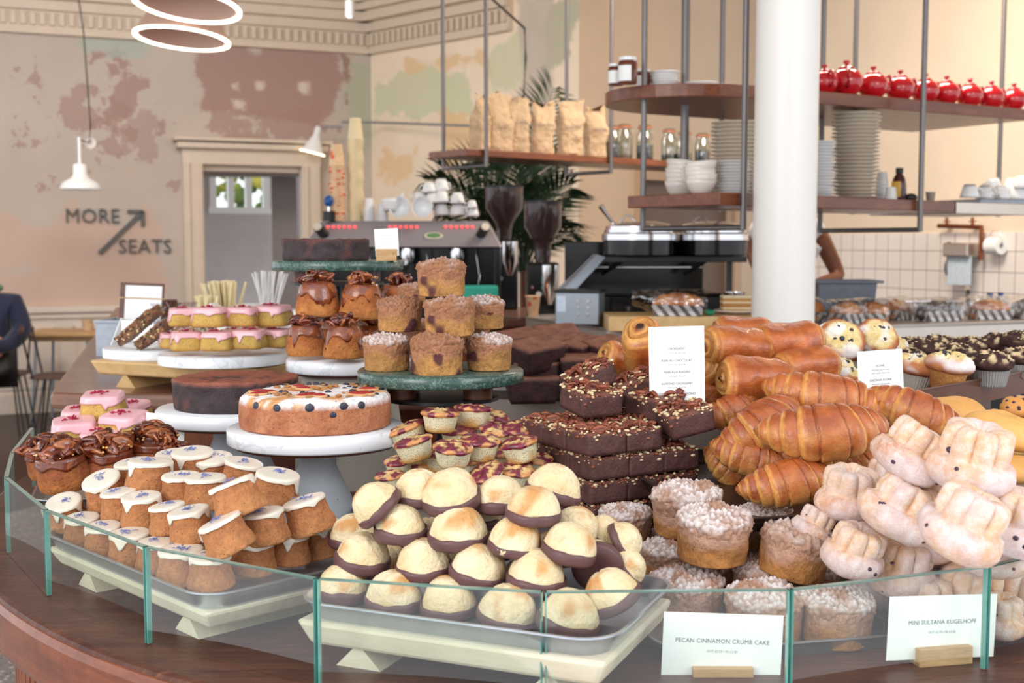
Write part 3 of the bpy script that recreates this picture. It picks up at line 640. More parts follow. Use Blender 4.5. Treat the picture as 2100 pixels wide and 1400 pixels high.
# left wall (with the doorway), built in its own frame
LA = (-5.60, 9.58); LB = (-1.30, 11.40); TL, LL = wall_frame(LA, LB); TLi = TL.inverted()
def onwall(T, px, py):     # point where the pixel's ray meets the wall plane, in wall coordinates
    n = T.to_3x3() @ Vector((0, 1, 0)); o = T.translation; d = ray(px, py); c = Vector((0, 0, CZ)); t = (o - c).dot(n) / d.dot(n); return T.inverted() @ (c + d * t)
dl, dr_, dt = onwall(TL, 418, 500).x, onwall(TL, 616, 500).x, onwall(TL, 520, 338).z
MG = (164, 132, 124)
def pb(T, x0, y0, x1, y1): a, b = onwall(T, x0, y1), onwall(T, x1, y0); return (a.x, b.x, a.z, b.z)
lp = [(*pb(TL, -100, 380, 380, 640), (206, 172, 154), .50, 3.2, .6, .9), (*pb(TL, 660, 560, 760, 640), (200, 176, 160), .45, .8, .6, 2),
      (*pb(TL, 420, 118, 690, 225), MG, .40, .55, .92, 2.6), (*pb(TL, 430, 225, 700, 290), MG, .54, .9, .75, 5), (*pb(TL, 235, 150, 300, 220), MG, .5, 1.4, .8, 3.5),
      (*pb(TL, 40, 150, 300, 330), MG, .57, 2.6, .7, 3), (*pb(TL, 230, 240, 330, 330), MG, .52, 1.5, .6, 4), (*pb(TL, 120, 75, 320, 95), (172, 184, 172), .5, .8, .7, 3),
      (*pb(TL, 722, 130, 765, 330), (170, 178, 152), .45, .5, .7, 3), (*pb(TL, 706, 115, 716, 215), (140, 108, 98), .5, .35, .8, 6), (*pb(TL, -60, 150, 60, 330), MG, .6, 2.5, .6, 3)]
for hx, hy in ((480, 178), (532, 175), (620, 180), (490, 218)): p = onwall(TL, hx, hy); lp.append((p.x - .035, p.x + .035, p.z - .035, p.z + .035, (214, 200, 186), .5, .25, .9, 5))
MWL = wallmat('worn_plaster_left', (196, 183, 172), lp)
def panel(m, x0, x1, z0, z1, th=.12, y=0): m.box((x0 + x1) / 2, y + th / 2, (z0 + z1) / 2, x1 - x0, th, z1 - z0)
wl = M(); panel(wl, 0, dl - .1, 0, CE); panel(wl, dr_ + .1, LL + .05, 0, CE); panel(wl, dl - .1, dr_ + .1, dt + .06, CE); struct(wl, 'wall_left', MWL, TL)
trimw = mat('trim_paint', (214, 198, 180), .55, var=.05, vs=8, jitter=False)
wains = mat('wainscot_paint', (222, 208, 194), .5, var=.05, vs=6, jitter=False)
# doorway casing with a moulded head
dc = M()
for x in (dl - .09, dr_ + .09):
    dc.box(x, -.03, dt / 2, .17, .12, dt); dc.box(x - .05, -.1, dt / 2, .03, .04, dt); dc.box(x + .06, -.1, dt / 2, .02, .03, dt)
dc.box((dl + dr_) / 2, -.03, dt + .06, dr_ - dl + .36, .12, .14); dc.box((dl + dr_) / 2, -.07, dt + .15, dr_ - dl + .46, .2, .05); dc.box((dl + dr_) / 2, -.09, dt + .2, dr_ - dl + .52, .26, .03)
dc.box((dl + dr_) / 2, .06, dt - .03, dr_ - dl, .1, .06)
struct(dc, 'door_1', trimw, TL, bev=.006)
wc = M(); zr = onwall(TL, 100, 634).z
panel(wc, 0, dl - .2, 0, zr - .03, .015, -.015); wc.box((dl - .2) / 2, -.03, zr, dl - .2, .06, .05); wc.box((dl - .2) / 2, -.02, zr - .06, dl - .2, .035, .03)
for k in range(7):
    x0, x1 = .15 + k * .62, .65 + k * .62
    if x1 < dl - .25:
        for (a, b, c_, d) in ((x0, x1, .2, .225), (x0, x1, zr - .17, zr - .145), (x0, x0 + .025, .2, zr - .15), (x1 - .025, x1, .2, zr - .15)): wc.box((a + b) / 2, -.022, (c_ + d) / 2, b - a, .02, d - c_)
struct(wc, 'trim_1', wains, TL); bb = M().box((dl - .2) / 2, -.02, .08, dl - .2, .05, .16); struct(bb, 'baseboard_left', wains, TL)
# corner walls
CA, CB_ = LB, (.52, 9.62); TC, LC = wall_frame(CA, CB_)
GR = (204, 208, 172); TN = (228, 196, 150)
cp = [(*pb(TC, 775, 150, 950, 235), GR, .44, .9, .8, 2), (*pb(TC, 845, 115, 985, 140), TN, .42, .6, .85, 2.5), (*pb(TC, 1010, 80, 1070, 175), GR, .42, .7, .75, 2), (*pb(TC, 1130, 0, 1180, 130), (176, 178, 152), .42, .6, .8, 2),
      (*pb(TC, 1072, 0, 1125, 360), (196, 184, 172), .35, .3, .8, 2), (*pb(TC, 785, 300, 860, 380), (232, 196, 146), .5, .8, .75, 2.5), (*pb(TC, 920, 235, 985, 330), (230, 192, 140), .46, .7, .75, 2.5)]
struct(M().box(LC / 2, .06, CE / 2, LC, .12, CE), 'wall_corner', wallmat('worn_plaster_corner', (246, 228, 204), cp), TC)
BA, BB = (.52, 9.62), (2.75, 11.15); TB, LB_ = wall_frame(BA, BB)
x0, x1 = onwall(TB, 1316, 500).x, onwall(TB, 1500, 500).x; zt = onwall(TB, 1400, 372).z; bw = M()
panel(bw, 0, x0, 0, CE); panel(bw, x1, LB_, 0, CE); panel(bw, x0, x1, zt, CE); struct(bw, 'wall_back', wallmat('beige_paint', (228, 204, 178), [], bump=.05), TB)
d2 = M(); panel(d2, x0, x1, 0, zt, .04, .07); struct(d2, 'doorway_fill', mat('doorway_shade', (120, 100, 86), .5, var=.05, jitter=False), TB)  # no door leaf: brown sheet paints the dark inside of the open doorway
bcs = M(); bcs.box(x0 - .04, -.02, zt / 2, .08, .05, zt); bcs.box(x1 + .04, -.02, zt / 2, .08, .05, zt); bcs.box((x0 + x1) / 2, -.02, zt + .05, x1 - x0 + .16, .05, .1); struct(bcs, 'trim_2', wallmat('beige_trim', (206, 176, 148), [], bump=.02), TB)
# kitchen wall, tiled up to 1.47 m
RA, RB = (2.02, 9.53), (3.6, 5.76); TR, LR = wall_frame(RA, RB)
tile = bpy.data.materials.new('white_tiles'); tile.use_nodes = True; nd = tile.node_tree.nodes; lk = tile.node_tree.links; b = nd['Principled BSDF']; b.inputs['Roughness'].default_value = .2
tc = nd.new('ShaderNodeTexCoord'); mp = nd.new('ShaderNodeMapping'); mp.inputs['Rotation'].default_value = (pi / 2, 0, 0); lk.new(tc.outputs['Object'], mp.inputs[0])
br = nd.new('ShaderNodeTexBrick'); br.offset = 0; br.inputs['Scale'].default_value = 1; br.inputs['Brick Width'].default_value = .125; br.inputs['Row Height'].default_value = .125; br.inputs['Mortar Size'].default_value = .0028; br.inputs['Mortar Smooth'].default_value = .1
br.inputs['Color1'].default_value = (*lin((240, 232, 226)), 1); br.inputs['Color2'].default_value = (*lin((234, 226, 220)), 1); br.inputs['Mortar'].default_value = (*lin((150, 140, 136)), 1)
lk.new(mp.outputs[0], br.inputs['Vector']); lk.new(br.outputs['Color'], b.inputs['Base Color'])
struct(M().box(LR / 2, .06, CE / 2, LR, .12, CE), 'wall_right', wallmat('cream_paint', (240, 222, 198), [], bump=.04), TR)
zt2 = onwall(TR, 1900, 478).z; struct(M().box(LR / 2, -.006, (zt2 + .5) / 2, LR - .1, .012, zt2 - .5), 'trim_3', tile, TR)
# ceiling, cornices
struct(M().box(0, 7.5, CE + .05, 14, 11.5, .1), 'ceiling', mat('ceiling_paint', (206, 190, 172), .8, var=.05, vs=2, jitter=False))
def cornice(T, L, name, mt, x0=0):
    m = M()
    for (d, z0, z1) in ((.34, CE - .06, CE), (.28, CE - .12, CE - .06), (.2, CE - .2, CE - .12), (.1, CE - .28, CE - .2), (.05, CE - .44, CE - .28), (.075, CE - .47, CE - .44)): m.box(x0 + L / 2, -d / 2, (z0 + z1) / 2, L, d, z1 - z0)
    n = int(L / .075)
    for i in range(n): m.box(x0 + (i + .5) * L / n, -.065, CE - .35, .04, .05, .1)
    return struct(m, name, mt, T)
cornice(TL, LL, 'trim_4', trimw); cornice(TC, LC * .72, 'trim_5', mat('cornice_cream', (216, 200, 180), .6, var=.04, jitter=False))
# floors
struct(M().box(0, 7.2, -.02, 16, 12, .04), 'floor', mat('dark_floorboards', (74, 52, 46), .4, var=.3, vs=3, grain=((1.5, 14, 1), (48, 34, 32)), jitter=False))
terr = mat('terrazzo', (150, 146, 144), .45, var=.2, vs=8, specks=[(42, .34, (222, 216, 210)), (34, .2, (70, 62, 64)), (60, .25, (176, 140, 130))], jitter=False)
struct(M().box(-3, 3.2, .004, 7, 4.4, .012), 'floor_terrazzo', terr)
# room beyond the doorway, with its window
IW = mat('grey_plaster', (196, 190, 190), .8, var=.1, vs=3, jitter=False); TI, LI = wall_frame((-5.2, 13.0), (-1.2, 14.9))
wx0, wx1 = onwall(TI, 436, 400).x, onwall(TI, 545, 400).x; wz0, wz1 = onwall(TI, 500, 432).z, onwall(TI, 500, 345).z
iw = M(); panel(iw, 0, wx0, 0, CE); panel(iw, wx1, LI, 0, CE); panel(iw, wx0, wx1, 0, wz0); panel(iw, wx0, wx1, wz1, CE); struct(iw, 'wall_inner', IW, TI)
wf = M(); n = 3
for i in range(n + 1): wf.box(wx0 + (wx1 - wx0) * i / n, .0, (wz0 + wz1) / 2, .07, .08, wz1 - wz0)
wf.box((wx0 + wx1) / 2, 0, wz0, wx1 - wx0 + .1, .12, .07); wf.box((wx0 + wx1) / 2, 0, wz1, wx1 - wx0 + .1, .1, .07); struct(wf, 'window_1', MT['white'], TI)
pn = M().box((wx0 + wx1) / 2, .03, (wz0 + wz1) / 2, wx1 - wx0, .006, wz1 - wz0).build('window_2', MT['glass'], flat=True); pn.matrix_basis = TI; pn['kind'] = 'structure'
struct(M().box(0, .9, CE / 2, .25, .25, CE), 'wall_pier', mat('grey_pier', (150, 142, 140), .7, var=.05), Matrix.Translation(P(588, 450, 12.3) - Vector((0, .9, P(588, 450, 12.3).z))))
struct(M().box(0, 0, 0, 1.5, .25, .16), 'trim_6', mat('grey_beam', (160, 150, 146), .7, var=.05), Matrix.Translation(P(515, 345, 12.0)))
hd = M(); rs = random.Random(3)
for _ in range(260):
    c = rs.choice([(120, 150, 60), (160, 176, 70), (210, 196, 80), (86, 120, 60)]); hd.ball(rs.uniform(-1.6, 1.6), rs.uniform(-.3, .3), rs.uniform(-.8, 1.1), rs.uniform(.05, .14), col=lin(c), n=6)
for k in range(5): hd.tube([(-1.2 + .6 * k, 0, -.7), (-1.2 + .6 * k, 0, -1.0 - .85)], .05, 6, col=lin((70, 54, 44)))
hd.build('garden_shrub', mat('shrub_leaves', None, .6, var=.3, vs=20), T=Matrix.Translation(P(490, 395, 17.5))); tag(bpy.data.objects['garden_shrub'], 'yellow-green shrub outside the small window seen through the doorway', 'shrub')
gz = P(490, 395, 17.5); struct(M().box(gz.x, 17.5, gz.z - 1.87, 8, 5, .04), 'floor_outside', mat('grass', (96, 120, 60), .8, jitter=False))
# ---------------------------------------------------------------- display counter and glass screen
GP = [(66, 876), (25, 928), (12.6, 978), (95, 1045), (300, 1120), (650, 1185), (1115, 1212), (1620, 1207), (2025, 1160)]
ZG = H0 + .124; GV = [W(x, y, ZG) for x, y in GP]; GV = [Vector((p.x, p.y)) for p in GV]
for a in (34, 50, 66): last = GV[-1]; GV.append(last + Vector((cos(R(a)), sin(R(a)))) * .27)
cc_ = Vector((.15, 2.45)); off_ = [v + (v - cc_).normalized() * .058 for v in GV]
def cat(pts, k=8):
    out = []
    for i in range(len(pts) - 1):
        p0 = pts[max(0, i - 1)]; p1 = pts[i]; p2 = pts[i + 1]; p3 = pts[min(len(pts) - 1, i + 2)]
        for j in range(k):
            t = j / k; out.append(.5 * ((2 * p1) + (p2 - p0) * t + (2 * p0 - 5 * p1 + 4 * p2 - p3) * t * t + (3 * p1 - p0 - 3 * p2 + p3) * t ** 3))
    return out + [pts[-1]]
front = cat([Vector((-1.07, 2.95))] + off_)
outl = [(p.x, p.y) for p in front] + [(1.25, 3.2), (.9, 3.6), (-.2, 3.6), (-.2, 2.95)]
ctr = empty('display_counter', (0, 0, 0), 'curved dark wooden bakery counter with slatted front carrying the pastries', 'counter')
wt = M().prism(outl, H0 - .03, H0).build('worktop', MT['worktop'], ctr, bev=.008)
def inset(d, pts): return [p - (p - cc_).normalized() * d for p in pts]
rimo = [p + (p - cc_).normalized() * .006 for p in front]; M().prism([(p.x, p.y) for p in rimo] + [(p.x, p.y) for p in reversed([p - (p - cc_).normalized() * .05 for p in front])], H0 - .085, H0 - .004).build('rounded_rim', MT['rimwood'], ctr, bev=.014)
bod = inset(.07, front); M().prism([(p.x, p.y) for p in bod] + [(1.1, 3.1), (.8, 3.5), (-.2, 3.5), (-.2, 2.9)], .08, H0 - .045).build('slatted_body', MT['slats'], ctr, flat=True)
sl = M(); lastp = None
for a, b in zip(bod, bod[1:]):
    d = (b - a); L = d.length; k = max(1, int(L / .035))
    for i in range(k):
        p = a + d * (i + .5) / k; sl.box(0, 0, 0, .028, .012, .78, T=Matrix.Translation((p.x, p.y, .48)) @ Matrix.Rotation(atan2(d.y, d.x), 4, 'Z'))
tag(sl.build('vertical_slats', MT['slats'], ctr, flat=True), kind='stuff')
kk = inset(.13, front); M().prism([(p.x, p.y) for p in kk] + [(1.0, 3.0), (-.1, 3.4), (-.2, 2.85)], 0, .08).build('plinth', MT['black'], ctr, flat=True)
pl = ['glass screen pane at the far left end of the curved counter', 'second glass screen pane from the left, beside the big pecan buns', 'narrow glass pane left of the white-iced cakes, corner post pair',
      'glass pane before the left end of the white-iced cakes', 'glass pane in front of the white-iced cakes tray', 'glass pane in front of the dome biscuits', 'glass pane behind the pecan cinnamon crumb cake card',
      'glass pane in front of the kugelhopf card', 'glass pane at the right edge of the picture']
for i in range(len(GV) - 1):
    a, b = GV[i], GV[i + 1]; d = b - a; L = d.length - .003; T = Matrix.Translation((*((a + b) / 2), H0 + .001)) @ Matrix.Rotation(atan2(d.y, d.x), 4, 'Z')
    if i > 8: break
    r_ = empty('glass_screen', T, pl[i], 'glass screen', 'glass screen round the counter'); th = .007; h = .123
    m = M(); m.add([(-L / 2, -th / 2, 0), (L / 2, -th / 2, 0), (L / 2, -th / 2, h), (-L / 2, -th / 2, h), (-L / 2, th / 2, 0), (L / 2, th / 2, 0), (L / 2, th / 2, h), (-L / 2, th / 2, h)], [(0, 1, 2, 3), (5, 4, 7, 6)]); m.build('glass', MT['glass'], r_, flat=True)
    e = M(); e.box(0, 0, h - .0008, L, th, .0016, mi=1); e.box(-L / 2 + .0008, 0, h / 2, .0016, th, h); e.box(L / 2 - .0008, 0, h / 2, .0016, th, h); e.build('green_edge', [MT['glassedge'], MT['glasstop']], r_, flat=True)
# ---------------------------------------------------------------- till counter behind, back counter
tc_ = empty('till_counter', (0, 0, 0), 'long dark wooden till counter behind the display, running back to the coffee machine', 'counter')
to = [(-1.13, 2.98), (-1.09, 2.86), (-.98, 2.83), (-.12, 2.83), (-.55, 5.3), (.10, 5.75), (.10, 6.75), (-2.2, 6.75)]
M().prism(to, HT - .04, HT).build('worktop', MT['tillwood'], tc_, bev=.012)
M().prism([(-1.02, 3.02), (-.95, 2.97), (-.2, 2.97), (-.62, 5.35), (.04, 5.8), (.04, 6.68), (-2.08, 6.68)], .0, HT - .04).build('panelled_body', MT['slats'], tc_, flat=True)
bc = empty('back_counter', (0, 0, 0), 'steel topped back counter behind the white column with black fill for its shaded void', 'counter')
BZ = 1.10; f1, f2, f3, f4 = P(1072, 652, 5.3), P(1262, 672, 4.55), W(1700, 671, BZ), W(2250, 654, BZ)
fp = [(.06, 5.35), (.36, 4.62), (f3.x - .5, f3.y - .12), (f3.x, f3.y), (f4.x, f4.y), (f4.x - .15, f4.y + .62), (1.45, 5.68), (.7, 5.5), (.1, 5.6)]
M().prism(fp, BZ - .012, BZ).build('steel_top', MT['steel'], bc, flat=True)
ed = M()
for a, b in zip(fp[:5], fp[1:5]):
    d = Vector(b) - Vector(a); ed.box(0, .01, 0, d.length, .02, .075, T=Matrix.Translation(((a[0] + b[0]) / 2, (a[1] + b[1]) / 2, BZ - .036)) @ Matrix.Rotation(atan2(d.y, d.x), 4, 'Z'))
ed.build('steel_edge', MT['steel'], bc, bev=.003)
for px in (1700, 1925, 2075, 1400):
    p = P(px, 800, 5.05 if px > 1600 else 4.7); M().box(p.x, p.y, (BZ - .07) / 2, .05, .05, BZ - .07).build('leg', MT['greysteel'], bc, flat=True)
M().prism([(x + .05, y + .38) for x, y in fp[1:5]] + [(f4.x - .15, f4.y + .55), (1.45, 5.6), (.7, 5.4)], .02, BZ - .08).build('void_fill', MT['black'], bc, flat=True)  # black solid stands in for shade in the open space under the top
# white column
cp_ = P(1608, 500, 4.25); col = empty('white_column', (cp_.x, cp_.y, 0), 'thick round white column rising through the middle of the counter', 'column')
M().lathe([(.108, 0), (.108, CE)], 64, col=(1, 1, 1)).build('shaft', mat('column_paint', (244, 240, 234), .35, var=.01, jitter=False), col); M().lathe([(.15, 0), (.15, .12), (.125, .16), (.108, .18)], 48).build('base', MT['white'], col)
# ---------------------------------------------------------------- pastries on the display counter
HK = {'lav': .044, 'pink': .038, 'dome': .0475, 'pcc': .062, 'tower': .062, 'kug': .08, 'croi': .062, 'pain': .054, 'friand': .036, 'bun': .072, 'bigbun': .07, 'muffin': .062, 'cmuffin': .062, 'roll': .058, 'brownie': .036, 'fudge': .046}
DK = {'lav': .069, 'pink': .067, 'dome': .0735, 'pcc': .093, 'tower': .090, 'kug': .10, 'croi': .17, 'pain': .115, 'friand': .063, 'bun': .081, 'bigbun': .088, 'muffin': .086, 'cmuffin': .086, 'roll': .13, 'brownie': .068, 'fudge': .092}
SCL = []
def put(kind, px, py, w, z=None, Y=None, roll=0, pitch=0, yaw=None, v=None, name='', label='', cat='', group=None, s=None):
    C_ = W(px, py, z) if z is not None else P(px, py, Y)
    sc = s or w * mpp(C_) / DK[kind]; SCL.append((kind, px, py, round(sc, 2)))
    T = Matrix.Translation(C_) @ Matrix.Rotation(R(roll), 4, 'Y') @ Matrix.Rotation(R(pitch), 4, 'X') @ Matrix.Rotation(R(yaw if yaw is not None else rr(0, 360)), 4, 'Z') @ Matrix.Scale(sc, 4) @ Matrix.Translation((0, 0, -HK[kind] / 2))
    return spawn(kind, random.randrange(9) if v is None else v, T, name, label, cat, group)
def tray(name, cx, cy, z, ang, L, Wd, h, mt, label, cat='tray', rad=.03, flare=.012, th=.0022, lip=.004):
    # shallow tray with sloping sides and rounded corners; origin at its base centre
    def rrect(a, b, r, n=6):
        o = []
        for (sx, sy, a0) in ((1, 1, 0), (-1, 1, 90), (-1, -1, 180), (1, -1, 270)):
            for i in range(n + 1): t = R(a0 + 90 * i / n); o.append((sx * (a / 2 - r) + r * cos(t), sy * (b / 2 - r) + r * sin(t)))
        return o
    a, b = L - 2 * flare, Wd - 2 * flare; rings = [rrect(a, b, rad), rrect(L, Wd, rad + flare), rrect(L + 2 * lip, Wd + 2 * lip, rad + flare + lip), rrect(L + 2 * lip, Wd + 2 * lip, rad + flare + lip), rrect(L + lip * .4, Wd + lip * .4, rad + flare), rrect(a + th * 2, b + th * 2, rad + th)]
    zs = [th, h - .001, h - .001, h - .003, h - .004, 0]; m = M(); n = len(rings[0]); v = []
    for rg, z_ in zip(rings, zs): v += [(x, y, z_) for x, y in rg]
    f = [tuple(range(n)), tuple(5 * n + i for i in range(n))[::-1]]
    for k in range(5): f += [(k * n + i, (k + 1) * n + i, (k + 1) * n + (i + 1) % n, k * n + (i + 1) % n) for i in range(n)]
    m.add(v, f); o = m.build(name, mt, T=Matrix.Translation((cx, cy, z)) @ Matrix.Rotation(ang, 4, 'Z')); return tag(o, label, cat)
def riser(name, cx, cy, z0, ang, L, Wd, z1, label, mt=None, feet=(.62, .5), fh=.024):
    # thick board on two triangular feet
    r_ = empty(name, Matrix.Translation((cx, cy, z0)) @ Matrix.Rotation(ang, 4, 'Z'), label, 'serving board'); h = z1 - z0
    m = M(); m.box(0, 0, fh + (h - fh) / 2, L, Wd, h - fh)
    for i in range(4): v = m.v[i]; m.v[i] = Vector((v.x * .93, v.y * .9, v.z))
    m.build('board', mt or MT['palewood'], r_, bev=.006)
    for sx in (-1, 1):
        f = M(); x = sx * L / 2 * feet[0]; y = Wd * .42; f.add([(x - .03, -y, 0), (x + .03, -y, 0), (x, -y, fh + .006), (x - .03, y, 0), (x + .03, y, 0), (x, y, fh + .006)], [(0, 1, 2), (5, 4, 3), (0, 3, 4, 1), (1, 4, 5, 2), (2, 5, 3, 0)]); f.build('foot', mt or MT['palewood'], r_, flat=True)
    return r_
def quad_tray(a, b, c, z):          # three corner pixels on plane z -> centre, angle, length, width
    a, b, c = W(*a, z), W(*b, z), W(*c, z); d = a + (c - b); ctr_ = (a + c) / 2; return ctr_.x, ctr_.y, atan2(b.y - a.y, b.x - a.x), (b - a).length, (c - b).length
# tray of lavender iced cakes on its board
z1 = H0 + .050; x, y, an, L, w_ = quad_tray((92, 1088), (448, 1232), (702, 1128), z1 + .016); w_ = .27; L = .475
nx, ny = -sin(an), cos(an); p0 = W(448, 1230, z1 + .016); x, y = p0.x - cos(an) * L / 2 + nx * w_ / 2, p0.y - sin(an) * L / 2 + ny * w_ / 2
w_ = .285; x, y = x - nx * .012, y - ny * .012; riser('serving_board', x, y, H0, an, L - .01, .275, z1, 'pale painted wooden board on triangular feet under the white-iced cakes')
tray('baking_tray', x, y, z1, an, L, w_, .025, MT['alu'], 'aluminium tray holding the white-iced cakes with blue petals')
zb = z1 + .007; G = 'white-iced mini cakes piled on the left tray'; B = 'white-iced mini cake with blue petals, '
LAV = [(278, 975, 85, 1.7, -6, 6, 'half hidden behind the top left one of the pile'), (308, 978, 97, 2.0, 3, 0, 'with torn icing, at the top left of the pile'), (360, 958, 85, 1.7, 0, 8, 'in the rear row left of centre'), (396, 956, 92, 2.1, 0, 8, 'highest of the rear row'),
       (438, 966, 88, 1.9, 0, 12, 'flat-topped, just right of the highest rear one'), (496, 975, 85, 1.9, 12, 4, 'leaning right, in the rear row'), (372, 1002, 84, 1.75, 0, 4, 'with a short drip, second tier centre left'), (422, 1008, 90, 1.8, 0, 2, 'behind the large tilted one'),
       (486, 1022, 104, 2.35, -22, -4, 'large one tilted left on top of the pile'), (566, 1003, 97, 2.0, 10, 6, 'top right of the pile, near the marble stand'), (216, 1006, 85, 1.35, -12, 22, 'facing the camera, right of the pecan buns'),
       (246, 1033, 78, 1.1, -6, 4, 'small one in the second tier left'), (292, 1045, 86, 1.15, -2, 6, 'third from left in the second tier'), (346, 1062, 80, 1.15, -8, 2, 'fourth from left in the second tier'), (392, 1076, 92, 1.2, -10, 4, 'left of the one with two drips'),
       (463, 1098, 100, 1.3, -24, 2, 'with two drips, tilted left in the second tier'), (544, 1079, 92, 1.2, -8, 2, 'pointed drip, second tier right'), (632, 1056, 97, 1.35, -16, 2, 'tilted left at the right end of the second tier'),
       (136, 1050, 78, .45, -4, 22, 'at the far left of the tray, facing up'), (170, 1085, 76, 0, 0, 8, 'far left of the front row, behind the glass'), (213, 1104, 80, 0, 0, 6, 'second of the front row behind the glass'), (268, 1122, 90, 0, 0, 4, 'third of the front row behind the glass'),
       (322, 1138, 84, 0, 0, 4, 'fourth of the front row behind the glass'), (372, 1158, 98, 0, 0, 4, 'front row, long drip running to the base'), (432, 1170, 92, 0, 0, 4, 'nearest corner of the front row'), (520, 1138, 92, .1, 4, 6, 'right of the front row corner one'),
       (594, 1122, 84, .1, 4, 4, 'front row right, drip down its right side'), (663, 1105, 88, .1, -14, 4, 'last at the right end of the front row'), (440, 1100, 84, 0, 0, 0, 'buried in the middle of the pile'), (330, 1070, 84, 0, 0, 0, 'buried behind the front row'), (530, 1060, 84, .2, 0, 0, 'buried under the top right ones')]
for (px, py, w, ly, ro, pi_, ph) in LAV: put('lav', px, py, w * 1.06, z=zb + .023 + ly * .036, roll=ro, pitch=pi_, name='iced_mini_cake', label=B + ph, cat='cake', group=G)
# tray of chocolate dipped biscuits
z1 = H0 + .056; x, y, an, L, w_ = quad_tray((596, 1236), (1225, 1322), (1300, 1195), z1 + .02); w_ = .265; L = .395; p0 = W(598, 1236, z1 + .02); x, y = p0.x + cos(an) * L / 2 - sin(an) * w_ / 2, p0.y + sin(an) * L / 2 + cos(an) * w_ / 2
riser('serving_board', x, y, H0, an, L - .005, .262, z1, 'pale painted wooden board on triangular feet under the chocolate-dipped biscuits')
tray('baking_tray', x, y, z1, an, L, w_, .026, MT['alu'], 'aluminium tray holding the chocolate-dipped dome biscuits', flare=.016)
zb = z1 + .004; G = 'chocolate-dipped dome biscuits piled on the middle tray'; B = 'dome biscuit with chocolate base, '
DOM = [(703, 1190, 108, 0, 4, 4, 'far left of the front row'), (808, 1207, 118, 0, 2, 4, 'second of the front row'), (920, 1219, 116, 0, 0, 4, 'middle of the front row'), (1045, 1237, 124, 0, 10, 4, 'fourth of the front row'), (1170, 1250, 130, 0, 12, 4, 'right of the front row behind the glass joint'), (1247, 1205, 118, .5, -28, 4, 'leaning left at the right end of the tray'),
       (746, 1127, 114, .95, 8, 4, 'left of the second tier, above the tray corner'), (870, 1141, 116, .95, 0, 4, 'second of the second tier'), (985, 1153, 118, .95, 12, 4, 'third of the second tier'), (1102, 1165, 122, .95, 6, 4, 'fourth of the second tier'), (722, 1085, 96, .7, 0, 4, 'mostly hidden behind the left of the second tier'),
       (763, 1025, 104, 2.7, -42, 4, 'tipped on edge at the top left of the pile'), (822, 1068, 108, 2.0, 2, 4, 'third tier left, beside the tipped one'), (940, 1076, 124, 2.0, 0, 4, 'third tier centre with a broken edge'), (1060, 1095, 112, 1.9, 8, 4, 'third tier, right of centre'), (1172, 1108, 114, 1.8, 14, 4, 'large toasted one at the right of the third tier'),
       (860, 996, 108, 3.0, 0, 2, 'tall one behind the top centre pair'), (922, 1000, 122, 3.1, -8, 12, 'top centre, chocolate edge showing'), (1026, 1008, 106, 2.9, -4, 4, 'browned one at the top, right of centre'), (1095, 1030, 112, 2.9, 4, 4, 'foremost of the top tier right'), (1140, 988, 116, 3.1, 16, -4, 'highest at the top right of the pile'),
       (1188, 1070, 96, 2.0, 22, 4, 'behind the large toasted one'), (1243, 1088, 88, 1.6, 42, 4, 'on its side at the rear right'), (1288, 1105, 84, 1.5, 62, 4, 'standing on edge at the far right'), (1226, 1150, 104, .9, 20, -75, 'lying on its side showing its dark base'), (1294, 1155, 86, .8, 44, 4, 'on edge low at the far right'),
       (800, 1150, 100, 0, 0, 0, 'buried at the left of the pile'), (940, 1165, 100, 0, 0, 0, 'buried in the middle of the pile'), (1080, 1170, 100, 0, 0, 0, 'buried at the right of the pile'), (880, 1095, 104, 1, 0, 0, 'buried in the second tier left'), (1010, 1105, 104, 1, 0, 0, 'buried in the second tier right'), (980, 1045, 100, 2, 0, 0, 'buried under the top tier'), (1140, 1120, 100, 1, 0, 0, 'buried at the right of the second tier')]
for (px, py, w, ly, ro, pi_, ph) in DOM: put('dome', px, py, w, z=zb + .024 + ly * .037, roll=ro, pitch=pi_, name='dome_biscuit', label=B + ph, cat='biscuit', group=G)
# tray of pecan cinnamon crumb cakes
p0 = W(1560, 1250, H0 + .02); tray('baking_tray', p0.x - .005, p0.y + .045, H0, R(12), .36, .35, .022, MT['alu'], 'aluminium tray holding the pecan cinnamon crumb cakes', rad=.04)
zb = H0 + .004; G = 'pecan cinnamon crumb cakes on the right front tray'; B = 'round crumb cake dusted with sugar, '
PCC = [(1408, 1222, 152, 0, 0, 'front left, left of the card'), (1568, 1255, 162, 0, 0, 'front centre, above the card'), (1716, 1262, 150, 0, 0, 'front right, heavily sugared on top'), (1575, 1195, 140, .15, 0, 'behind the front centre one'), (1372, 1150, 120, .3, 0, 'second row left, beside the biscuits'),
       (1283, 1075, 108, .75, 0, 'rear left, peeping past the biscuits'), (1408, 1042, 145, 1.45, -2, 'tall one at the rear of the upper pair'), (1463, 1095, 154, 1.35, 2, 'foremost of the upper pair, caramel base showing'), (1632, 1128, 150, 1.0, 12, 'upper right, tilted right'), (1568, 1078, 118, 1.0, 0, 'rear right, white with sugar'),
       (1470, 1170, 140, 0, 0, 'buried under the upper pair'), (1650, 1190, 140, 0, 0, 'buried under the tilted one'), (1400, 1120, 130, .1, 0, 'buried at the rear left'), (1545, 1120, 130, .1, 0, 'buried at the rear right')]
for i, (px, py, w, ly, ro, ph) in enumerate(PCC): put('pcc', px, py, w, z=zb + .031 + ly * .06, roll=ro, pitch=4, v=i, name='crumb_cake', label=B + ph, cat='cake', group=G)
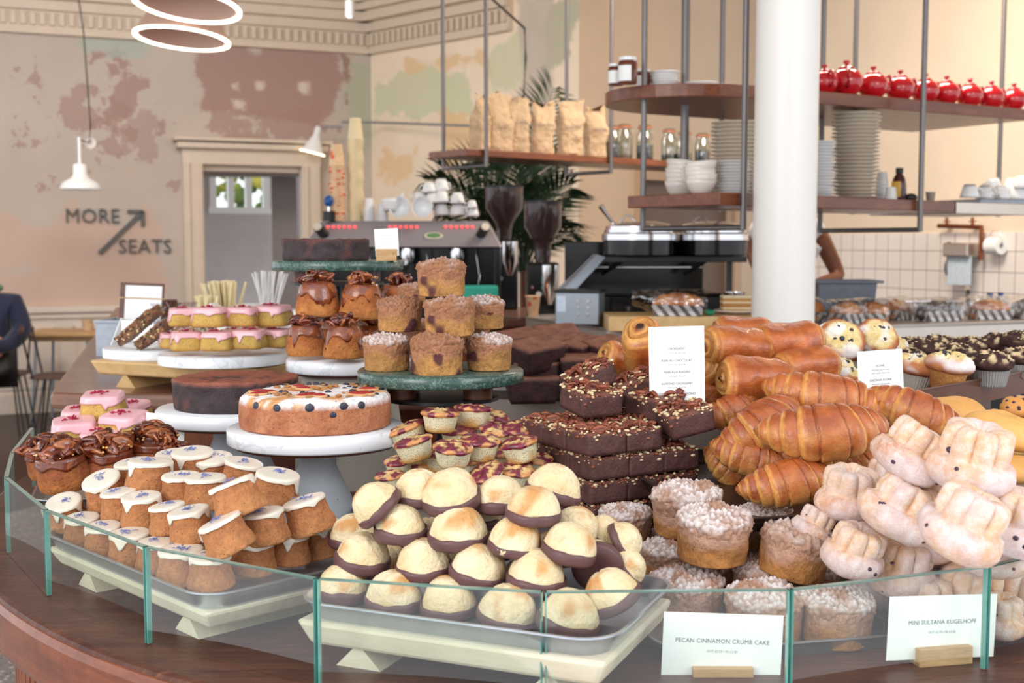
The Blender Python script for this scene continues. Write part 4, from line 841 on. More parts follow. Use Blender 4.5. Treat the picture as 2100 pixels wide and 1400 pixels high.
# tray of kugelhopf
p0 = W(1930, 1235, H0 + .03); tray('baking_tray', p0.x + .075, p0.y + .10, H0, R(22), .40, .34, .022, MT['alu'], 'aluminium tray holding the sugared kugelhopf buns', rad=.04)
zb = H0 + .004; G = 'sugared kugelhopf buns on the right tray'; B = 'sugared fluted kugelhopf, '
KUG = [(1980, 1072, 185, 2.35, 24, 8, 'large, leaning right in the middle of the pile'), (1742, 1010, 138, 2.0, 4, 8, 'upright one next to the croissants'), (1850, 1040, 158, 2.05, 26, 8, 'left of the large leaning one'), (1870, 925, 150, 3.35, 32, 4, 'top left of the pile, leaning right'),
       (1997, 938, 182, 3.4, 8, 10, 'top right of the pile, wide brim'), (1755, 1128, 132, .95, 16, 10, 'left edge, touching the crumb cakes'), (1848, 1158, 150, .6, 8, 12, 'speckled one above the card, left'), (1672, 1075, 90, 1.2, 24, 0, 'small part showing behind the crumb cakes'), (1985, 1215, 160, .15, 6, 10, 'behind the glass joint'),
       (2090, 1070, 170, 2.0, 10, 8, 'at the right picture edge, middle height'), (2095, 1215, 150, .15, 4, 10, 'at the right picture edge, low'), (2050, 1262, 110, -.1, 0, 6, 'lowest, right of the card'), (1820, 985, 110, 1.9, 10, 0, 'in the gap behind the left ones'),
       (1900, 1235, 130, 0, 0, 0, 'buried behind the card'), (1800, 1200, 120, 0, 0, 0, 'buried low at the left'), (1900, 1100, 130, 1, 0, 0, 'buried in the middle of the pile'), (2040, 1130, 130, 1, 0, 0, 'buried at the right of the pile'), (1930, 1010, 120, 2.2, 0, 0, 'buried under the top pair')]
for i, (px, py, w, ly, ro, pi_, ph) in enumerate(KUG): put('kug', px, py, w, z=zb + .04 + (ly + (.5 if ly > .75 else .25 if ly > .5 else 0)) * .052, roll=ro, pitch=pi_, v=i, name='kugelhopf', label=B + ph, cat='bun', group=G)
# croissants and pains au chocolat on the dark tray
ZC = H0 + .115; p0 = W(1655, 1068, ZC + .02); an = R(12); L, w_ = .62, .52
cx, cy = p0.x + cos(an) * L / 2 - sin(an) * w_ / 2 - .015, p0.y + sin(an) * L / 2 + cos(an) * w_ / 2
tray('dark_baking_tray', cx - .11, cy + .0, ZC, an, L, w_, .024, MT['darktray'], 'dark baking tray under the croissants', rad=.03)
tag(M().box(0, 0, (ZC - H0) / 2, .30, .26, ZC - H0).build('display_block', MT['walnut'], T=Matrix.Translation((cx - .06, cy + .05, H0)) @ Matrix.Rotation(an, 4, 'Z'), bev=.004), 'plain dark wooden block raising the croissant tray', 'display block')
G = 'croissants heaped on the dark tray'; B = 'baked croissant, '
# px, py, length px, Y, roll(image tilt, clockwise +), yaw, pitch
CR = [(1690, 884, 272, 1.72, -3, 0, 14, 0, 'largest, lying across the front of the heap'), (1612, 988, 225, 1.70, -7, 8, 10, 1, 'lowest at the front, on the tray edge'), (1560, 872, 215, 1.88, -24, 20, 12, 3, 'left of the largest, tip pointing down left'), (1535, 938, 180, 1.86, 18, -10, 10, 1, 'partly under the largest, at left'),
      (1500, 842, 150, 2.0, -16, 18, 10, 3, 'small looking, beside the brownies'), (1694, 815, 245, 1.95, 9, -4, 10, 2, 'with a hooked right tip, top of the heap'), (1878, 848, 205, 1.92, 20, -14, 12, 0, 'right end of the heap before the bread rolls'), (1780, 940, 130, 1.78, -24, 10, 8, 1, 'peeping out behind the kugelhopf'), (1496, 965, 150, 1.95, 40, 0, 8, 3, 'dark one at the lower left of the heap'),
      (1650, 930, 200, 1.9, 0, 0, 0, 1, 'buried in the middle of the heap'), (1780, 900, 200, 2.0, 0, 0, 0, 3, 'buried at the right of the heap'), (1600, 930, 180, 2.05, 0, 0, 0, 0, 'buried at the left of the heap')]
def putc(kind, px, py, w, Y, ro, yaw, pit, v, **k):
    C_ = P(px, py, Y); sc = w * mpp(C_) / DK[kind] / max(.5, cos(R(yaw)))
    T = Matrix.Translation(C_) @ Matrix.Rotation(R(ro), 4, 'Y') @ Matrix.Rotation(R(pit), 4, 'X') @ Matrix.Rotation(R(yaw), 4, 'Z') @ Matrix.Scale(sc, 4) @ Matrix.Translation((0, -.01, -HK[kind] / 2)); SCL.append((kind, px, py, round(sc, 2))); return spawn(kind, v, T, **k)
for (px, py, w, Y, ro, yaw, pit, v, ph) in CR: putc('croi', px, py, w, Y, ro, yaw, pit, v, name='croissant', label=B + ph, cat='croissant', group=G)
G = 'pains au chocolat stacked behind the croissants'; B = 'golden pain au chocolat, '
PN = [(1502, 716, 132, 2.14, 10, 18, 14, 'upper left, coil end showing'), (1608, 708, 132, 2.18, -4, 12, 12, 'upper right, against the white column'), (1546, 783, 146, 2.04, 6, 10, 14, 'lower row centre'), (1648, 755, 122, 2.12, -4, 14, 12, 'lower row right'), (1316, 722, 118, 2.14, 80, 30, 8, 'standing on end left of the croissant price card'),
      (1275, 745, 96, 2.3, 30, 20, 8, 'peeping out behind the brownies'), (1470, 775, 104, 2.14, 40, 30, 8, 'tucked beside the card, right'), (1520, 688, 112, 2.3, 0, 0, 8, 'rearmost at the top'), (1560, 840, 120, 2.1, 0, 0, 0, 'buried under the lower row'), (1640, 815, 120, 2.16, 0, 0, 0, 'buried under the lower right'), (1440, 820, 120, 2.12, 0, 0, 0, 'buried behind the card'), (1390, 770, 120, 2.3, 30, 0, 0, 'hidden behind the card')]
for i, (px, py, w, Y, ro, yaw, pit, ph) in enumerate(PN): putc('pain', px, py, w, Y, ro, yaw, pit, i, name='pain_au_chocolat', label=B + ph, cat='pastry', group=G)
# bread rolls
G = 'bread rolls at the right edge'; RZ = H0 + .20
for i, (px, py, w, Y, v, yaw, ro, ph) in enumerate([(1958, 845, 140, 2.0, 0, 10, 4, 'smooth golden round roll behind the right end of the croissants'), (2062, 880, 165, 1.85, 1, -30, 12, 'split-topped oval roll at the right edge'), (2080, 958, 130, 1.78, 3, 0, 0, 'smooth roll low at the right edge, behind the kugelhopf'), (2095, 828, 110, 2.05, 2, 0, 0, 'currant bun at the upper right edge'), (2010, 930, 120, 1.92, 3, 20, 0, 'plain roll buried below the other rolls'), (2072, 905, 110, 2.0, 3, 60, 0, 'plain roll under the currant bun, mostly hidden'), (1955, 912, 110, 1.98, 3, 40, 0, 'plain roll under the smooth round roll, mostly hidden')]):
    put('roll', px, py, w, Y=Y, roll=ro, pitch=8, yaw=yaw, v=v, name='bread_roll', label=ph, cat='bread roll', group=G)
p0 = P(2080, 985, 1.86); tray('baking_tray', p0.x + .01, p0.y + .05, p0.z - .012, R(35), .3, .26, .02, MT['alu'], 'steel tray edge showing under the bread rolls'); tag(M().box(0, 0, (p0.z - .012 - H0) / 2, .2, .2, p0.z - .012 - H0).build('display_block', MT['walnut'], T=Matrix.Translation((p0.x + .01, p0.y + .05, H0)), bev=.003), 'dark wooden block raising the bread rolls', 'display block')
# muffins on the deep brown tray at the back
ZM = H0 + .20; a = P(1880, 815, 2.15); b = P(2110, 783, 2.5); an = atan2(b.y - a.y, b.x - a.x); ZM = a.z - .035
tray('deep_brown_tray', (a.x + b.x) / 2 + .02 - sin(an) * .22, (a.y + b.y) / 2 + .02 + cos(an) * .22, ZM, an, .78, .44, .05, mat('brown_tray', (110, 72, 56), .35, metal=.3, var=.1), 'deep brown baking tray of blueberry and chocolate muffins', flare=.006)
tag(M().box(0, 0, (ZM - H0) / 2, .5, .26, ZM - H0).build('display_block', MT['walnut'], T=Matrix.Translation(((a.x + b.x) / 2 + .02 - sin(an) * .22, (a.y + b.y) / 2 + .02 + cos(an) * .22, H0)) @ Matrix.Rotation(an, 4, 'Z'), bev=.004), 'wide dark wooden block under the muffin tray', 'display block')
G = 'blueberry crumble muffins on the brown tray'; B = 'blueberry crumble muffin, '
for i, (px, py, w, Y, ro, pit, ph) in enumerate([(1722, 703, 92, 2.45, 2, 52, 'propped up facing the camera, upper left'), (1795, 697, 84, 2.5, 8, 58, 'propped up facing the camera, upper right'), (1705, 690, 60, 2.6, -10, 40, 'behind the two propped up, sugar white'), (1712, 765, 90, 2.35, 28, 10, 'leaning right below the propped pair'), (1745, 790, 84, 2.25, 20, 6, 'tucked under the scone card, left'),
      (1880, 765, 96, 2.35, 8, 8, 'right beside the scone card'), (1945, 762, 100, 2.3, 6, 6, 'foremost with crumble spilling right'), (1690, 745, 60, 2.5, 0, 6, 'almost hidden behind a pain au chocolat'), (1815, 765, 90, 2.6, 0, 0, 'hidden behind the scone card'), (1780, 740, 90, 2.7, 0, 0, 'hidden behind the propped pair'), (1830, 712, 60, 2.62, 20, 30, 'sliver showing right of the propped pair')]):
    put('muffin', px, py, w, Y=Y, roll=ro, pitch=pit, v=i, name='blueberry_muffin', label=B + ph, cat='muffin', group=G)
G = 'chocolate crumble muffins on the brown tray'; B = 'dark chocolate muffin with nut flakes, '
for i, (px, py, w, Y, ph) in enumerate([(2032, 757, 94, 2.35, 'foremost, in a pleated case'), (1900, 728, 84, 2.65, 'behind the right blueberry muffins'), (1965, 738, 82, 2.6, 'middle of the second row'), (1985, 722, 80, 2.75, 'third row centre'), (2048, 718, 86, 2.75, 'third row right'), (2090, 745, 80, 2.5, 'second row at the right edge'), (1925, 718, 78, 2.85, 'back row left'), (2095, 712, 84, 2.7, 'back row at the right edge'), (1870, 722, 78, 2.8, 'back row beside the card'), (1860, 745, 80, 2.6, 'just right of the scone card')]):
    put('cmuffin', px, py, w, Y=Y, pitch=3, v=i, name='chocolate_muffin', label=B + ph, cat='muffin', group=G)
# pecan brownies, stacked in layers on a corner
pc = W(1213, 1000, H0 + .02); an = R(22); ux = Vector((cos(R(30)), sin(R(30)), 0)); uy = Vector((-sin(R(30)), cos(R(30)), 0))
corner = P(1216, 905, 1.83); bz0 = H0 + .024
tray('baking_tray', corner.x + .035, corner.y + .12, H0, R(30), .34, .30, .02, MT['alu'], 'aluminium tray under the pecan brownies')
G = 'pecan brownies stacked in layers'
lay = [(0, 0, 3, 3), (.004, .004, 3, 3), (.002, .006, 3, 3), (0, .0, 3, 3), (-.010, -.006, 3, 3)]; BH = .0385; top = corner.z; nl = 5; base_z = top - (nl - 1) * BH - .022
tag(M().box(0, 0, (base_z - H0 - .003) / 2, .18, .18, base_z - H0 - .003).build('display_block', MT['walnut'], T=Matrix.Translation((corner + ux * .09 + uy * .1).to_2d().to_3d() + Vector((0, 0, H0 + .003))) @ Matrix.Rotation(R(30), 4, 'Z')), 'wooden block hidden under the pecan brownies', 'display block')
tn = ['lowest', 'second lowest', 'middle', 'second highest', 'full top']
for l in range(nl):
    dx, dy, na, nb = lay[l]
    for i in range(na):
        for j in range(nb):
            if i == 1 and j == 1 and l < 4: continue
            if l == 4 and i == 2 and j == 0: continue
            p = corner + ux * (.034 + dx + i * .0682) + uy * (.034 + dy + j * .0682); p.z = base_z + l * BH
            T = Matrix.Translation(p) @ Matrix.Rotation(R(30 + rr(-2, 2)), 4, 'Z') @ Matrix.Rotation(R(rr(-1, 1)), 4, 'X')
            where = 'at the near corner' if i == j == 0 else ('%s from the near corner on the %s side' % (('next', 'second')[max(i, j) - 1], 'right' if j == 0 else 'left') if 0 in (i, j) else ('at the far corner' if i == j == 2 else 'in the rear %s' % ('right' if i > j else 'left' if j > i else 'middle')))
            spawn('brownie', random.randrange(5), T, 'pecan_brownie', 'pecan brownie in the %s layer, %s' % (tn[l], where), 'brownie', G)
ztop = base_z + nl * BH
for (px, py, Y, ro, pit, yaw, ph) in [(1212, 818, 1.95, 4, 8, 30, 'loose pecan brownie lying on the top layer, in the middle'), (1208, 775, 2.06, -22, 6, 20, 'pecan brownie tilted up at the very top of the stack'), (1302, 793, 2.05, -14, 6, 10, 'pecan brownie tilted beside the price card'), (1405, 858, 1.92, -12, 6, 10, 'pecan brownie jutting out right of the top layer'), (1345, 830, 2.0, 0, 4, 40, 'pecan brownie at the back below the price card')]:
    put('brownie', px, py, 70, Y=Y, roll=ro, pitch=pit, yaw=yaw, s=1.08, name='pecan_brownie', label=ph, cat='brownie', group=G)
# fudge brownies on a steel tray behind
a = P(1075, 803, 2.72); sb = tag(M().box(0, 0, (a.z - .02 - H0) / 2, .62, .46, a.z - .02 - H0).build('steel_riser', MT['steel'], T=Matrix.Translation((a.x + .18, a.y + .27, H0)) @ Matrix.Rotation(R(-6), 4, 'Z'), bev=.006), 'brushed steel riser box under the plain chocolate brownies', 'riser')
tray('baking_tray', a.x + .15, a.y + .2, a.z - .02, R(-6), .5, .36, .022, MT['alu'], 'steel tray holding the plain chocolate brownies')
G = 'plain fudge brownies on the steel tray'; B = 'plain chocolate fudge brownie, '
for i, (px, py, w, Y, yaw, ro, ph) in enumerate([(1098, 727, 105, 2.72, 40, 3, 'large, upper front'), (1155, 715, 90, 2.85, 60, 0, 'upper row centre'), (1195, 717, 84, 2.82, 50, -3, 'upper row right of centre'), (1240, 715, 78, 2.8, 30, -4, 'upper row at the right end'), (1065, 700, 80, 2.95, 30, 0, 'behind the crumble cake stand, upper'), (1140, 695, 90, 3.0, 10, 0, 'rear of the upper row'),
      (1095, 763, 98, 2.74, 10, 0, 'middle row left'), (1205, 755, 112, 2.74, -4, -3, 'middle row right, long cut side'), (1150, 765, 90, 2.9, 20, 0, 'middle row rear'), (1090, 795, 110, 2.72, 6, 0, 'lowest row left'), (1150, 795, 90, 2.74, 6, 0, 'lowest row centre'), (1210, 795, 90, 2.8, 6, 0, 'lowest row right, hidden by pecan brownies'), (1060, 760, 70, 2.95, 6, 0, 'hidden behind the green marble stand')]):
    put('fudge', px, py, w, Y=Y, yaw=yaw, roll=ro, pitch=13 if py < 730 else 3, v=i, name='fudge_brownie', label=B + ph, cat='brownie', group=G)
# ---------------------------------------------------------------- cake stands
def stand(px, py, Y, r, label, foot, zt=None, base=None, offx=0):
    c = P(px, py, Y); base = H0 if base is None else base; r_ = empty('cake_stand', (c.x, c.y, base), label, 'cake stand'); h = c.z - base; th = .027
    M().lathe([(0, h - th), (r - .003, h - th), (r, h - th + .003), (r, h - .004), (r - .004, h), (0, h)], 64).build('marble_top', MT['marble'], r_)
    M().lathe([(0, h - th - .005), (r - .012, h - th - .005), (r - .008, h - th), (0, h - th)], 48).build('wooden_underside', MT['walnut'], r_)
    M().lathe([(0, 0)] + foot + [(foot[-1][0], h - th - .004), (0, h - th - .004)], 48).build('concrete_foot', MT['concrete'] if offx == 0 else MT['concrete_warm'], r_); return Vector((c.x, c.y, c.z))
S1 = stand(650, 872, 2.05, .150, 'white marble cake stand on a concrete cone, under the berry cake', [(.082, 0), (.083, .006), (.062, .06), (.032, .125)])
S2 = stand(485, 833, 2.34, .152, 'white marble cake stand under the dark chocolate cake', [(.10, 0), (.10, .006), (.075, .06), (.045, .125)])
S5 = stand(715, 732, 2.55, .130, 'white marble stand on a grey concrete drum, under the pecan buns', [(.115, 0), (.112, .1), (.098, .2)], offx=1)
def greenboard(c, r, label, frame):
    c = Vector(c); T_ = empty('cake_board', (c.x, c.y, c.z - .048), label, 'cake board'); M().lathe([(0, .026), (r - .003, .026), (r, .029), (r, .045), (r - .003, .048), (0, .048)], 64).build('green_marble_top', MT['green_marble'], T_)
    for a_ in (35, 145, 215, 325): M().lathe([(0, 0), (.026, 0), (.026, .026), (0, .026)], 24, T=Tm(r * .5 * cos(R(a_)) * 1.1, r * .5 * sin(R(a_)), 0)).build('wooden_leg', MT['walnut'], T_)
    f = empty('black_metal_rack', (c.x, c.y, H0), frame, 'stand'); z = c.z - .0485 - H0
    ru = M(); ru.lathe([(0, z - .006), (.105, z - .006), (.105, z), (0, z)], 32); ru.build('support_plate', MT['black'], f)
    M().tube([(0, 0, .01), (0, 0, z - .004)], .009, 12).build('rod', MT['black'], f); M().lathe([(0, 0), (.09, 0), (.085, .01), (.03, .03), (0, .03)], 32).build('foot', MT['concrete'], f)
S3 = P(904, 756, 2.19); greenboard(S3, .150, 'round green marble board on wooden legs, under the crumble cakes', 'black metal rod stand with a white foot, under the crumble cakes board')
S4 = P(692, 534, 2.76); greenboard(S4, .148, 'round green marble board held highest, under the flourless chocolate cake', 'tall black metal rod stand behind the pecan buns')
def at_(c, dx, dy, ang=0, s=1): return Matrix.Translation((c.x + dx, c.y + dy, c.z + .0005)) @ Matrix.Rotation(ang, 4, 'Z') @ Matrix.Scale(s, 4)
# berry cake
m = M(); rc = .127; hc = .056
def dp(p):
    k = 1 + .012 * nz(p, 14); return Vector((p.x * k, p.y * k, p.z + (.003 * nz(p, 28) if p.z > .04 else 0))) + Vector((p.x, p.y, 0)).normalized() * fb(p, 60, 3) * .001
def cs(p): return mixc(lin((196, 130, 92)), lin((170, 100, 66)), .5 + nz(p, 40)) if p.z < .047 + .006 * nz(p, 30) else mixc(lin((222, 160, 96)), (.92, .88, .88), smooth(-.15, .2, fb(p, 24, 3) + .12))
m.lathe([(0, 0), (rc - .004, 0), (rc, .003), (rc + .001, .02), (rc, .04), (rc - .002, .050), (rc - .008, .056), (rc * .85, .0575), (rc * .7, .058), (rc * .5, .058), (rc * .3, .058), (0, .058)], 120, col=cs, disp=dp)
bk = empty('berry_cake', at_(S1, -.002, 0), 'round sponge cake topped with blueberries, plums and icing sugar on the front marble stand', 'cake'); m.build('sponge', MT['sponge'], bk)
rs = random.Random(12)
def bit(k, x, y, z, sc, rot=0, lb=None):
    o = bpy.data.objects.new(k, BALL[k]); COL.objects.link(o); o.parent = bk; o.matrix_basis = Matrix.Translation((x, y, z)) @ Matrix.Rotation(rot, 4, 'Z') @ Matrix.Diagonal((*sc, 1)); o['label'] = lb
for _ in range(44):
    a_ = rs.uniform(0, 6.28); d = rc * sqrt(rs.random()) * .95; r_ = rs.uniform(.004, .0068); bit('blueberry', d * cos(a_), d * sin(a_), .0575, (r_, r_, r_ * .8), 0, 'dark blueberry')
for a_, z in ((250, .044), (275, .046), (262, .024), (300, .046), (230, .045), (315, .045), (292, .033)): bit('blueberry', rc * .985 * cos(R(a_)), rc * .985 * sin(R(a_)), z, (.003, .008, .009), R(a_), 'blueberry on the cake side')
for _ in range(13):
    a_ = rs.uniform(0, 6.28); d = rc * sqrt(rs.random()) * .82; bit('plum_piece', d * cos(a_), d * sin(a_), .0605, (.017, .011, .005), a_, 'glossy red plum piece')
    t = M(); t.tube([(.017 * cos(t_ * .52), .011 * sin(t_ * .52), 0) for t_ in range(12)], .0026, 6, col=lin((216, 166, 118)), closed=True); o = t.build('crust_edge', MT['crumb'], bk, T=Tm(d * cos(a_), d * sin(a_), .0595, rz=a_))
for _ in range(34):
    a_ = rs.uniform(0, 6.28); d = rc * sqrt(rs.random()) * .93; q_ = rs.uniform(.003, .006); bit('crust_piece', d * cos(a_), d * sin(a_), .060, (q_ * 1.4, q_ * .9, q_ * .6), rs.uniform(0, 3), 'golden crust piece')
# chocolate cakes
def choccake(name, c, r, h, label, cocoa, sink=.004, seed=0, dx=0):
    o3 = Vector((seed, seed * 2, 0))
    def dp(p):
        k = 1 + .012 * nz(p + o3, 10) + .018 * (p.z / h - .5) ** 2; t = smooth(h * .8, h, p.z); r_ = sqrt(p.x ** 2 + p.y ** 2)
        return Vector((p.x * k, p.y * k, p.z + t * (.003 * nz(p + o3, 26) + .0025 * fb(p + o3, 60, 2) - sink * (1 - r_ / r)))) + (Vector((p.x, p.y, 0)).normalized() * fb(p + o3, 70, 3) * .0016 if p.x or p.y else Vector())
    def cs(p):
        c0 = mixc(lin((66, 50, 52)), lin((48, 34, 36)), .5 + nz(p + o3, 50)); c0 = mixc(c0, lin((104, 58, 50)), smooth(.2, .5, nz(p + o3, 30)) * .8)
        return mixc(c0, cocoa, smooth(h * .9, h * .97, p.z + .002 * nz(p, 60)))
    m = M(); m.lathe([(0, 0), (r * .97, 0), (r * .985, .004)] + [(r * (.985 + .015 * i / 8), .004 + (h - .008) * i / 8) for i in range(1, 9)] + [(r * .985, h - .001)] + [(r * (1 - i / 10), h) for i in range(1, 11)], 110, col=cs, disp=dp)
    o = m.build(name, MT['brownie'], T=at_(c, dx, 0)); return tag(o, label, 'cake')
choccake('chocolate_cake', S2, .119, .058, 'tall dark chocolate cake dusted with reddish cocoa on a white marble stand', lin((150, 84, 64)))
choccake('flourless_chocolate_cake', S4 + Vector((-.026, 0, 0)), .098, .048, 'flat dark chocolate cake on the highest green marble board', lin((96, 50, 42)), .008, 5)
# crumble cake tower, pecan buns
G = 'crumble cakes stacked in a pyramid'; B = 'tall brown crumble cake, '
for i, (px, py, w, Y, ph) in enumerate([(896, 727, 112, 2.11, 'bottom row centre with a jam patch'), (793, 723, 99, 2.17, 'bottom row left'), (1003, 723, 97, 2.17, 'bottom row right'), (922, 650, 106, 2.14, 'middle row centre'), (820, 645, 93, 2.20, 'middle row left'), (992, 642, 88, 2.24, 'middle row right, sugared'), (905, 571, 101, 2.17, 'alone at the very top'), (850, 690, 90, 2.32, 'hidden at the back left'), (960, 690, 90, 2.32, 'hidden at the back right'), (845, 605, 60, 2.42, 'peeping out behind the middle row')]):
    put('tower', px, py, w, Y=Y, pitch=2, v=(3, 1, 1, 0, 3, 1, 0, 0, 0, 0)[i], name='crumble_cake', label=B + ph, cat='cake', group=G)
G = 'sticky pecan buns on the marble stand'; B = 'tall sticky pecan bun, '
for i, (px, py, w, Y, ph) in enumerate([(627, 690, 82, 2.50, 'bottom row left'), (706, 693, 88, 2.44, 'bottom row right'), (652, 605, 92, 2.54, 'upper row left'), (742, 610, 94, 2.52, 'upper row centre'), (815, 608, 84, 2.6, 'upper row right, behind the crumble cakes'), (770, 690, 84, 2.56, 'hidden behind the crumble cakes'), (690, 680, 84, 2.64, 'hidden at the back')]):
    put('bun', px, py, w, Y=Y, pitch=3, v=i, name='pecan_bun', label=B + ph, cat='bun', group=G)
# two flat marble boards at the back left with pink cakes and seed bars
zz = P(460, 722, 2.88).z
for (px, Y, r, lb) in ((330, 3.1, .142, 'white marble board under the seed bars'), (459, 2.88, .152, 'white marble board under the upper pink cakes')):
    c = P(px, 720, Y); c.z = zz if px > 400 else zz - .004; m = M().lathe([(0, -.024), (r, -.024), (r, -.003), (r - .003, 0), (0, 0)], 64); tag(m.build('marble_board', MT['marble'], T=Matrix.Translation(c)), lb, 'board')
    if px > 400: S6 = c
    else: S7 = c
riser('serving_board', (S6.x + S7.x) / 2 + .03, 3.0, HT, R(-24), .5, .26, zz - .0285, 'pale wooden board on triangular feet carrying the two marble boards', MT['beech'], fh=.03)
G = 'upper pink iced poppy cakes'; B = 'square poppy seed cake with pink icing, '
for i, (px, py, w, Y, yaw, ph) in enumerate([(356, 697, 52, 2.92, 30, 'lower row far left'), (383, 698, 66, 2.8, 20, 'lower row second, petals on top'), (447, 698, 66, 2.77, 0, 'lower row centre'), (511, 694, 66, 2.79, -5, 'lower row fourth, long drip'), (566, 692, 62, 2.86, -10, 'lower row right end'), (377, 649, 62, 2.9, 20, 'upper row left, one long drip'), (431, 649, 68, 2.8, 0, 'upper row second'), (497, 648, 66, 2.84, -5, 'upper row third, two drips'), (560, 646, 72, 2.88, -8, 'upper row right end'), (480, 692, 60, 3.0, 0, 'hidden at the back')]):
    put('pink', px, py, w, Y=Y, pitch=2, yaw=yaw, name='pink_iced_cake', label=B + ph, cat='cake', group=G)
for i, (px, py, yaw, ro, ph) in enumerate([(292, 676, -30, -36, 'long fruit and seed bar leaning up, left'), (322, 695, -20, -34, 'short fruit and seed bar beside the pink cakes')]):
    b = slab(40 + i, (.15, .1)[i], .045, .026, lambda p: mixc(lin((150, 104, 70)), lin((84, 50, 42)), .5 + nz(p, 120) * 1.5), lambda p: lin((150, 104, 70)), 40 + i, rough=.003); rs = random.Random(i)
    for _ in range(160): L_ = (.15, .1)[i]; b.ball(rs.uniform(-L_ / 2, L_ / 2), rs.choice((-1, 1)) * .0215 if rs.random() < .6 else rs.uniform(-.02, .02), rs.uniform(0, .026), rs.uniform(.002, .004), col=lin(rs.choice([(226, 200, 150), (90, 44, 44), (120, 120, 70), (200, 160, 110), (60, 36, 34)])), n=6, sc=(1.3, .8, .8))
    c = P(px, py, 3.02 - .05 * i); tag(b.build('seed_bar', MT['drypecan'], T=Matrix.Translation(c) @ Matrix.Rotation(R(ro), 4, 'Y') @ Matrix.Rotation(R(yaw), 4, 'Z')), ph, 'seed bar', 'seed bars')
# lower left: pink cakes and big pecan buns
zl = H0 + .07; tray('baking_tray', -.75, 2.22, zl - .012, R(107), .42, .22, .02, MT['alu'], 'aluminium tray under the lower pink cakes and big pecan buns')
riser('serving_board', -.75, 2.22, H0, R(107), .38, .2, zl - .0125, 'pale painted wooden board at the far left under the pecan buns tray')
G = 'lower pink iced poppy cakes'
for i, (px, py, w, Y, yaw, ph) in enumerate([(212, 830, 88, 2.36, 8, 'on top of the lower left group'), (153, 885, 92, 2.28, 20, 'lower left group, front left'), (256, 872, 92, 2.28, -12, 'lower left group, front right'), (168, 858, 80, 2.46, 10, 'lower left group, behind at left'), (268, 845, 76, 2.48, -10, 'lower left group, behind at right'), (210, 905, 84, 2.24, 0, 'lower left group, beneath the pecan buns')]):
    put('pink', px, py, w, Y=Y, pitch=6, yaw=yaw, name='pink_iced_cake', label=B + ph, cat='cake', group=G)
G = 'big pecan buns at the left of the counter'
for i, (px, py, w, Y, yaw, ro, ph) in enumerate([(128, 958, 112, 2.02, 0, -4, 'big pecan bun at the far left, nearest the glass'), (96, 940, 90, 2.16, 0, -12, 'big pecan bun half hidden at the far left'), (222, 945, 108, 2.06, 0, 2, 'big pecan bun in the middle, behind the white-iced cakes'), (312, 928, 112, 2.12, 0, 4, 'big pecan bun next to the small white card'), (360, 950, 80, 2.1, 0, 10, 'big pecan bun showing only its right edge')]):
    put('bigbun', px, py, w, Y=Y, pitch=6, roll=ro, v=i, name='big_pecan_bun', label=ph, cat='bun', group=G)
# raspberry friands
a = P(950, 975, 1.9); tray('baking_tray', a.x, 1.97, H0 + .04, R(6), .36, .3, .018, MT['alu'], 'aluminium tray under the raspberry poppy seed cakes'); tag(M().box(0, 0, .02, .26, .2, .04).build('display_block', MT['walnut'], T=Matrix.Translation((a.x, 1.97, H0))), 'low wooden block under the raspberry cakes tray', 'display block')
G = 'raspberry poppy seed cakes'; B = 'raspberry-topped poppy seed cake, '
for i, (px, py, w, Y, ro, pit, ph) in enumerate([(903, 862, 80, 1.98, 2, 0, 'highest, left of the top pair'), (969, 853, 80, 2.04, 4, -4, 'highest, right of the top pair'), (1014, 872, 62, 2.08, 10, 40, 'tipped forward behind the top pair'), (836, 893, 84, 2.0, -22, 0, 'at the far left, leaning left'), (850, 920, 84, 1.9, -14, 0, 'second from left, leaning left'), (929, 932, 84, 1.84, 3, 10, 'front centre, wide raspberry top'),
      (985, 918, 84, 1.88, 5, 6, 'right of front centre'), (1067, 922, 82, 1.88, -12, 4, 'right end, leaning left'), (1066, 890, 76, 2.0, 0, 14, 'right end, rear, bright raspberry'), (1018, 893, 72, 2.0, 4, 14, 'rear row middle right'), (818, 955, 60, 1.92, -6, 10, 'low at the left'), (800, 985, 60, 1.88, -6, 10, 'lowest at the left, behind a biscuit'), (1058, 975, 74, 1.86, 6, 14, 'low right, between biscuits'), (1000, 980, 76, 1.84, -20, 20, 'low centre, between biscuits'),
      (1105, 950, 60, 1.92, 0, 14, 'low at the far right by the brownies'), (940, 898, 76, 2.02, 0, 0, 'hidden behind the front centre'), (900, 945, 76, 1.94, 0, 0, 'buried at left centre'), (1035, 945, 76, 1.96, 0, 0, 'buried at right centre'), (960, 960, 76, 1.95, 0, 0, 'buried in the middle'), (870, 965, 76, 1.95, 0, 0, 'buried low at the left'), (1000, 925, 76, 2.05, 0, 0, 'buried behind the front row')]):
    put('friand', px, py, w, Y=Y, roll=ro, pitch=pit, name='raspberry_cake', label=B + ph, cat='cake', group=G)
print('SCALES', [x for x in SCL if not .85 < x[3] < 1.18])
